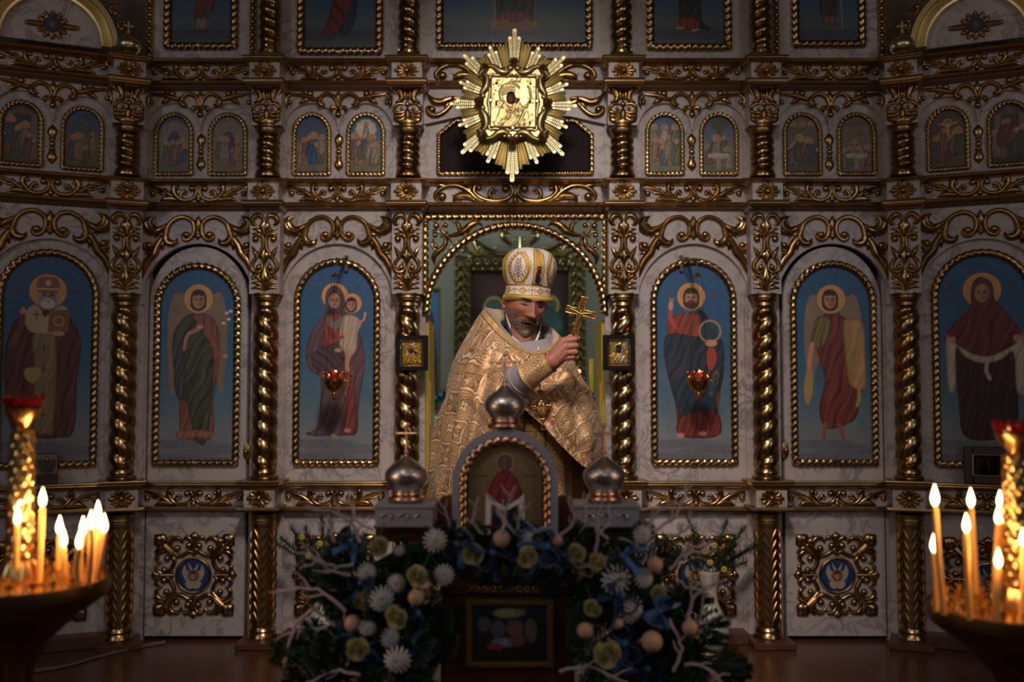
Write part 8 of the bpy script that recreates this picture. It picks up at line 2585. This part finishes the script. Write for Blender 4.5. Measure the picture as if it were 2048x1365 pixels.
for px, col_, lab in ((1183, 0, 'right'), (913, 0, 'left')):
    p = at(px, 760, yA + .02); m = MB(); m.tube([(0, 0, -78 * KA), (0, 0, 42 * KA)], 4 * KA, 12); t = empty('altar_candle', p); tag(t, 'yellow unlit altar candle on the %s side behind the priest' % lab, 'candle', 'altar candles')
    m.build('wax', simple('yellow_wax_%s' % lab, (.85, .70, .05), .5), t); m = MB(); m.lathe([(9 * KA, -80 * KA), (4 * KA, -76 * KA), (4 * KA, -60 * KA), (7 * KA, -55 * KA)], 16); m.build('holder', M_goldg, t)
p = at(1158, 743, yA); m = MB(); m.ball((0, 0, 0), 3.4 * KA, 12, 8); o = m.build('red_altar_light', M_redglow); o.location = p; tag(o, 'tiny red light glowing behind the right shoulder of the priest', 'lamp')
m = MB(); m.tube([(0, 0, -3 * KA), (0, 0, -92 * KA)], 1.2 * KA, 6); m.build('light_post', M_goldg, o)
M_tin = simple('blue_green_tinsel', (.03, .16, .15), .5, noise=.5, nscale=40)
for sd, pts in (('left', [(858, 812), (872, 800), (886, 792), (902, 782), (918, 790)]), ('right', [(1160, 782), (1176, 790), (1190, 800), (1204, 812), (1216, 826)])):
    m = MB(); P = [at(x, y, yA - .05) for x, y in pts]; base = P[2]; r = random.Random(4)
    q = [Vector(p) for p in cat_rom([tuple(p - base) for p in P], 14)]
    m.tube(q, .008, 6)
    for p in q:
        for k in range(16): e = Vector((r.gauss(0, 1), r.gauss(0, 1), r.gauss(0, 1))).normalized() * r.uniform(.03, .055); m.add([p + Vector((.004, 0, 0)), p - Vector((.004, 0, 0)), p + Vector((0, .003, .004)), p + e], [(0, 1, 3), (1, 2, 3), (2, 0, 3)])
    o = m.build('fir_garland', M_tin); o.location = base; tag(o, 'blue-green fir garland on the %s end of the altar table' % sd, 'garland')
    m = MB()
    for k in range(5): p = q[3 + k * 11 if 3 + k * 11 < len(q) else -1]; m.ball(tuple(p + Vector((0, -.04, .01))), .013, 10, 8)
    m.build('blue_baubles', M_ribl, o)
# ------------------------------------------------------------------ room and light
m = MB(); m.box((0, -2.0, FLOOR - .02), (9, 6.6, .04)); 
def plankmat():
    mt, nt, b = newmat('floor_boards')
    tc = N(nt, 'ShaderNodeNewGeometry'); mp = N(nt, 'ShaderNodeMapping'); mp.inputs['Scale'].default_value = (.6, 14, 1)
    nt.links.new(tc.outputs['Position'], mp.inputs['Vector'])
    n = N(nt, 'ShaderNodeTexNoise', Scale=3.0, Detail=5.0); nt.links.new(mp.outputs[0], n.inputs['Vector'])
    mx = N(nt, 'ShaderNodeMix', data_type='RGBA'); mx.inputs[6].default_value = (.10, .032, .018, 1); mx.inputs[7].default_value = (.19, .07, .035, 1)
    nt.links.new(n.outputs['Fac'], mx.inputs[0]); nt.links.new(mx.outputs[2], b.inputs['Base Color'])
    b.inputs['Roughness'].default_value = .28
    return mt
struct(m.build('floor', plankmat(), smooth=False))
m = MB(); m.box((0, -2.6, CEIL + .02), (9, 12.5, .04)); struct(m.build('ceiling', simple('vault_paint', (.20, .17, .15), .9), smooth=False))
WM = simple('nave_plaster', (.16, .12, .10), .85)
for nm, c, s in (('wall_nave_left', (-4.2, -4.3, 2), (.05, 8.6, 5.4)), ('wall_nave_right', (4.2, -4.3, 2), (.05, 8.6, 5.4)), ('wall_nave_back', (0, -8.6, 2), (8.4, .05, 5.4))):
    m = MB(); m.box(c, s); struct(m.build(nm, WM, smooth=False))

def area(name, loc, tgt, size, power, col, sy=None, spread=None):
    l = bpy.data.lights.new(name, 'AREA'); l.energy = power; l.color = col; l.size = size
    if sy: l.shape = 'RECTANGLE'; l.size_y = sy
    if spread: l.spread = spread
    o = bpy.data.objects.new(name, l); COL.objects.link(o); o.location = loc
    o.rotation_euler = (Vector(tgt) - Vector(loc)).to_track_quat('-Z', 'Y').to_euler()
    return o
def point(name, loc, power, col, r=.03):
    l = bpy.data.lights.new(name, 'POINT'); l.energy = power; l.color = col; l.shadow_soft_size = r
    o = bpy.data.objects.new(name, l); COL.objects.link(o); o.location = loc
    return o
WARM = (1.0, .62, .32); COOL = (.80, .90, 1.0)
# spot-like chandelier light over the centre of the solea
sp = bpy.data.lights.new('chandelier_beam', 'SPOT'); sp.energy = 290; sp.color = (1.0, .90, .81); sp.spot_size = math.radians(52); sp.spot_blend = 1.0; sp.shadow_soft_size = .28
o = bpy.data.objects.new('chandelier_beam', sp); COL.objects.link(o); o.location = (.1, -3.9, 3.9)
o.rotation_euler = (Vector((0.0, -.4, 1.5)) - Vector(o.location)).to_track_quat('-Z', 'Y').to_euler()
sp2 = bpy.data.lights.new('pendant_beam', 'SPOT'); sp2.energy = 108; sp2.color = (1.0, .84, .70); sp2.spot_size = math.radians(34); sp2.spot_blend = 1.0; sp2.shadow_soft_size = .15  # narrow spot added to brighten the priest, no fixture there
o = bpy.data.objects.new('pendant_beam', sp2); COL.objects.link(o); o.location = (-.9, -4.3, 3.3)
o.rotation_euler = (Vector((0.0, -1.3, 1.15)) - Vector(o.location)).to_track_quat('-Z', 'Y').to_euler()
# tall windows of the nave, behind and beside the camera
area('window_light_left', (-3.9, -5.6, 3.0), (0, 0, 1.6), .7, 15, COOL, 1.5)
area('window_light_right', (3.9, -5.6, 3.0), (0, 0, 1.6), .7, 13, COOL, 1.5)
area('window_light_back', (0, -8.3, 3.4), (0, 0, 1.4), 1.2, 7, (.9, .93, 1.0), .9)
for x in (-2.2, -.75, .8, 2.3):
    for y in (-3.2, -5.0): point('chandelier_bulb', (x, y, 3.35 + .1 * math.sin(x * 3)), 2.6, WARM, .04)
area('sanctuary_window', (-1.9, 1.2, 2.9), (0.2, 2.2, 1.3), .8, 17, (.84, .95, .88), 1.2)
area('sanctuary_window_right', (1.9, .9, 2.9), (0, 2.2, 1.4), .6, 11, (.9, 1.0, .88), 1.0)
w = bpy.data.worlds.new('world'); S.world = w; w.use_nodes = True
w.node_tree.nodes['Background'].inputs[0].default_value = (.05, .055, .065, 1); w.node_tree.nodes['Background'].inputs[1].default_value = .12
S.view_settings.view_transform = 'Standard'; S.view_settings.look = 'None'; S.view_settings.gamma = 1; S.view_settings.exposure = .12
S.cycles.max_bounces = 6; S.cycles.sample_clamp_indirect = 4.0
try: S.cycles.use_denoising = True
except Exception: pass
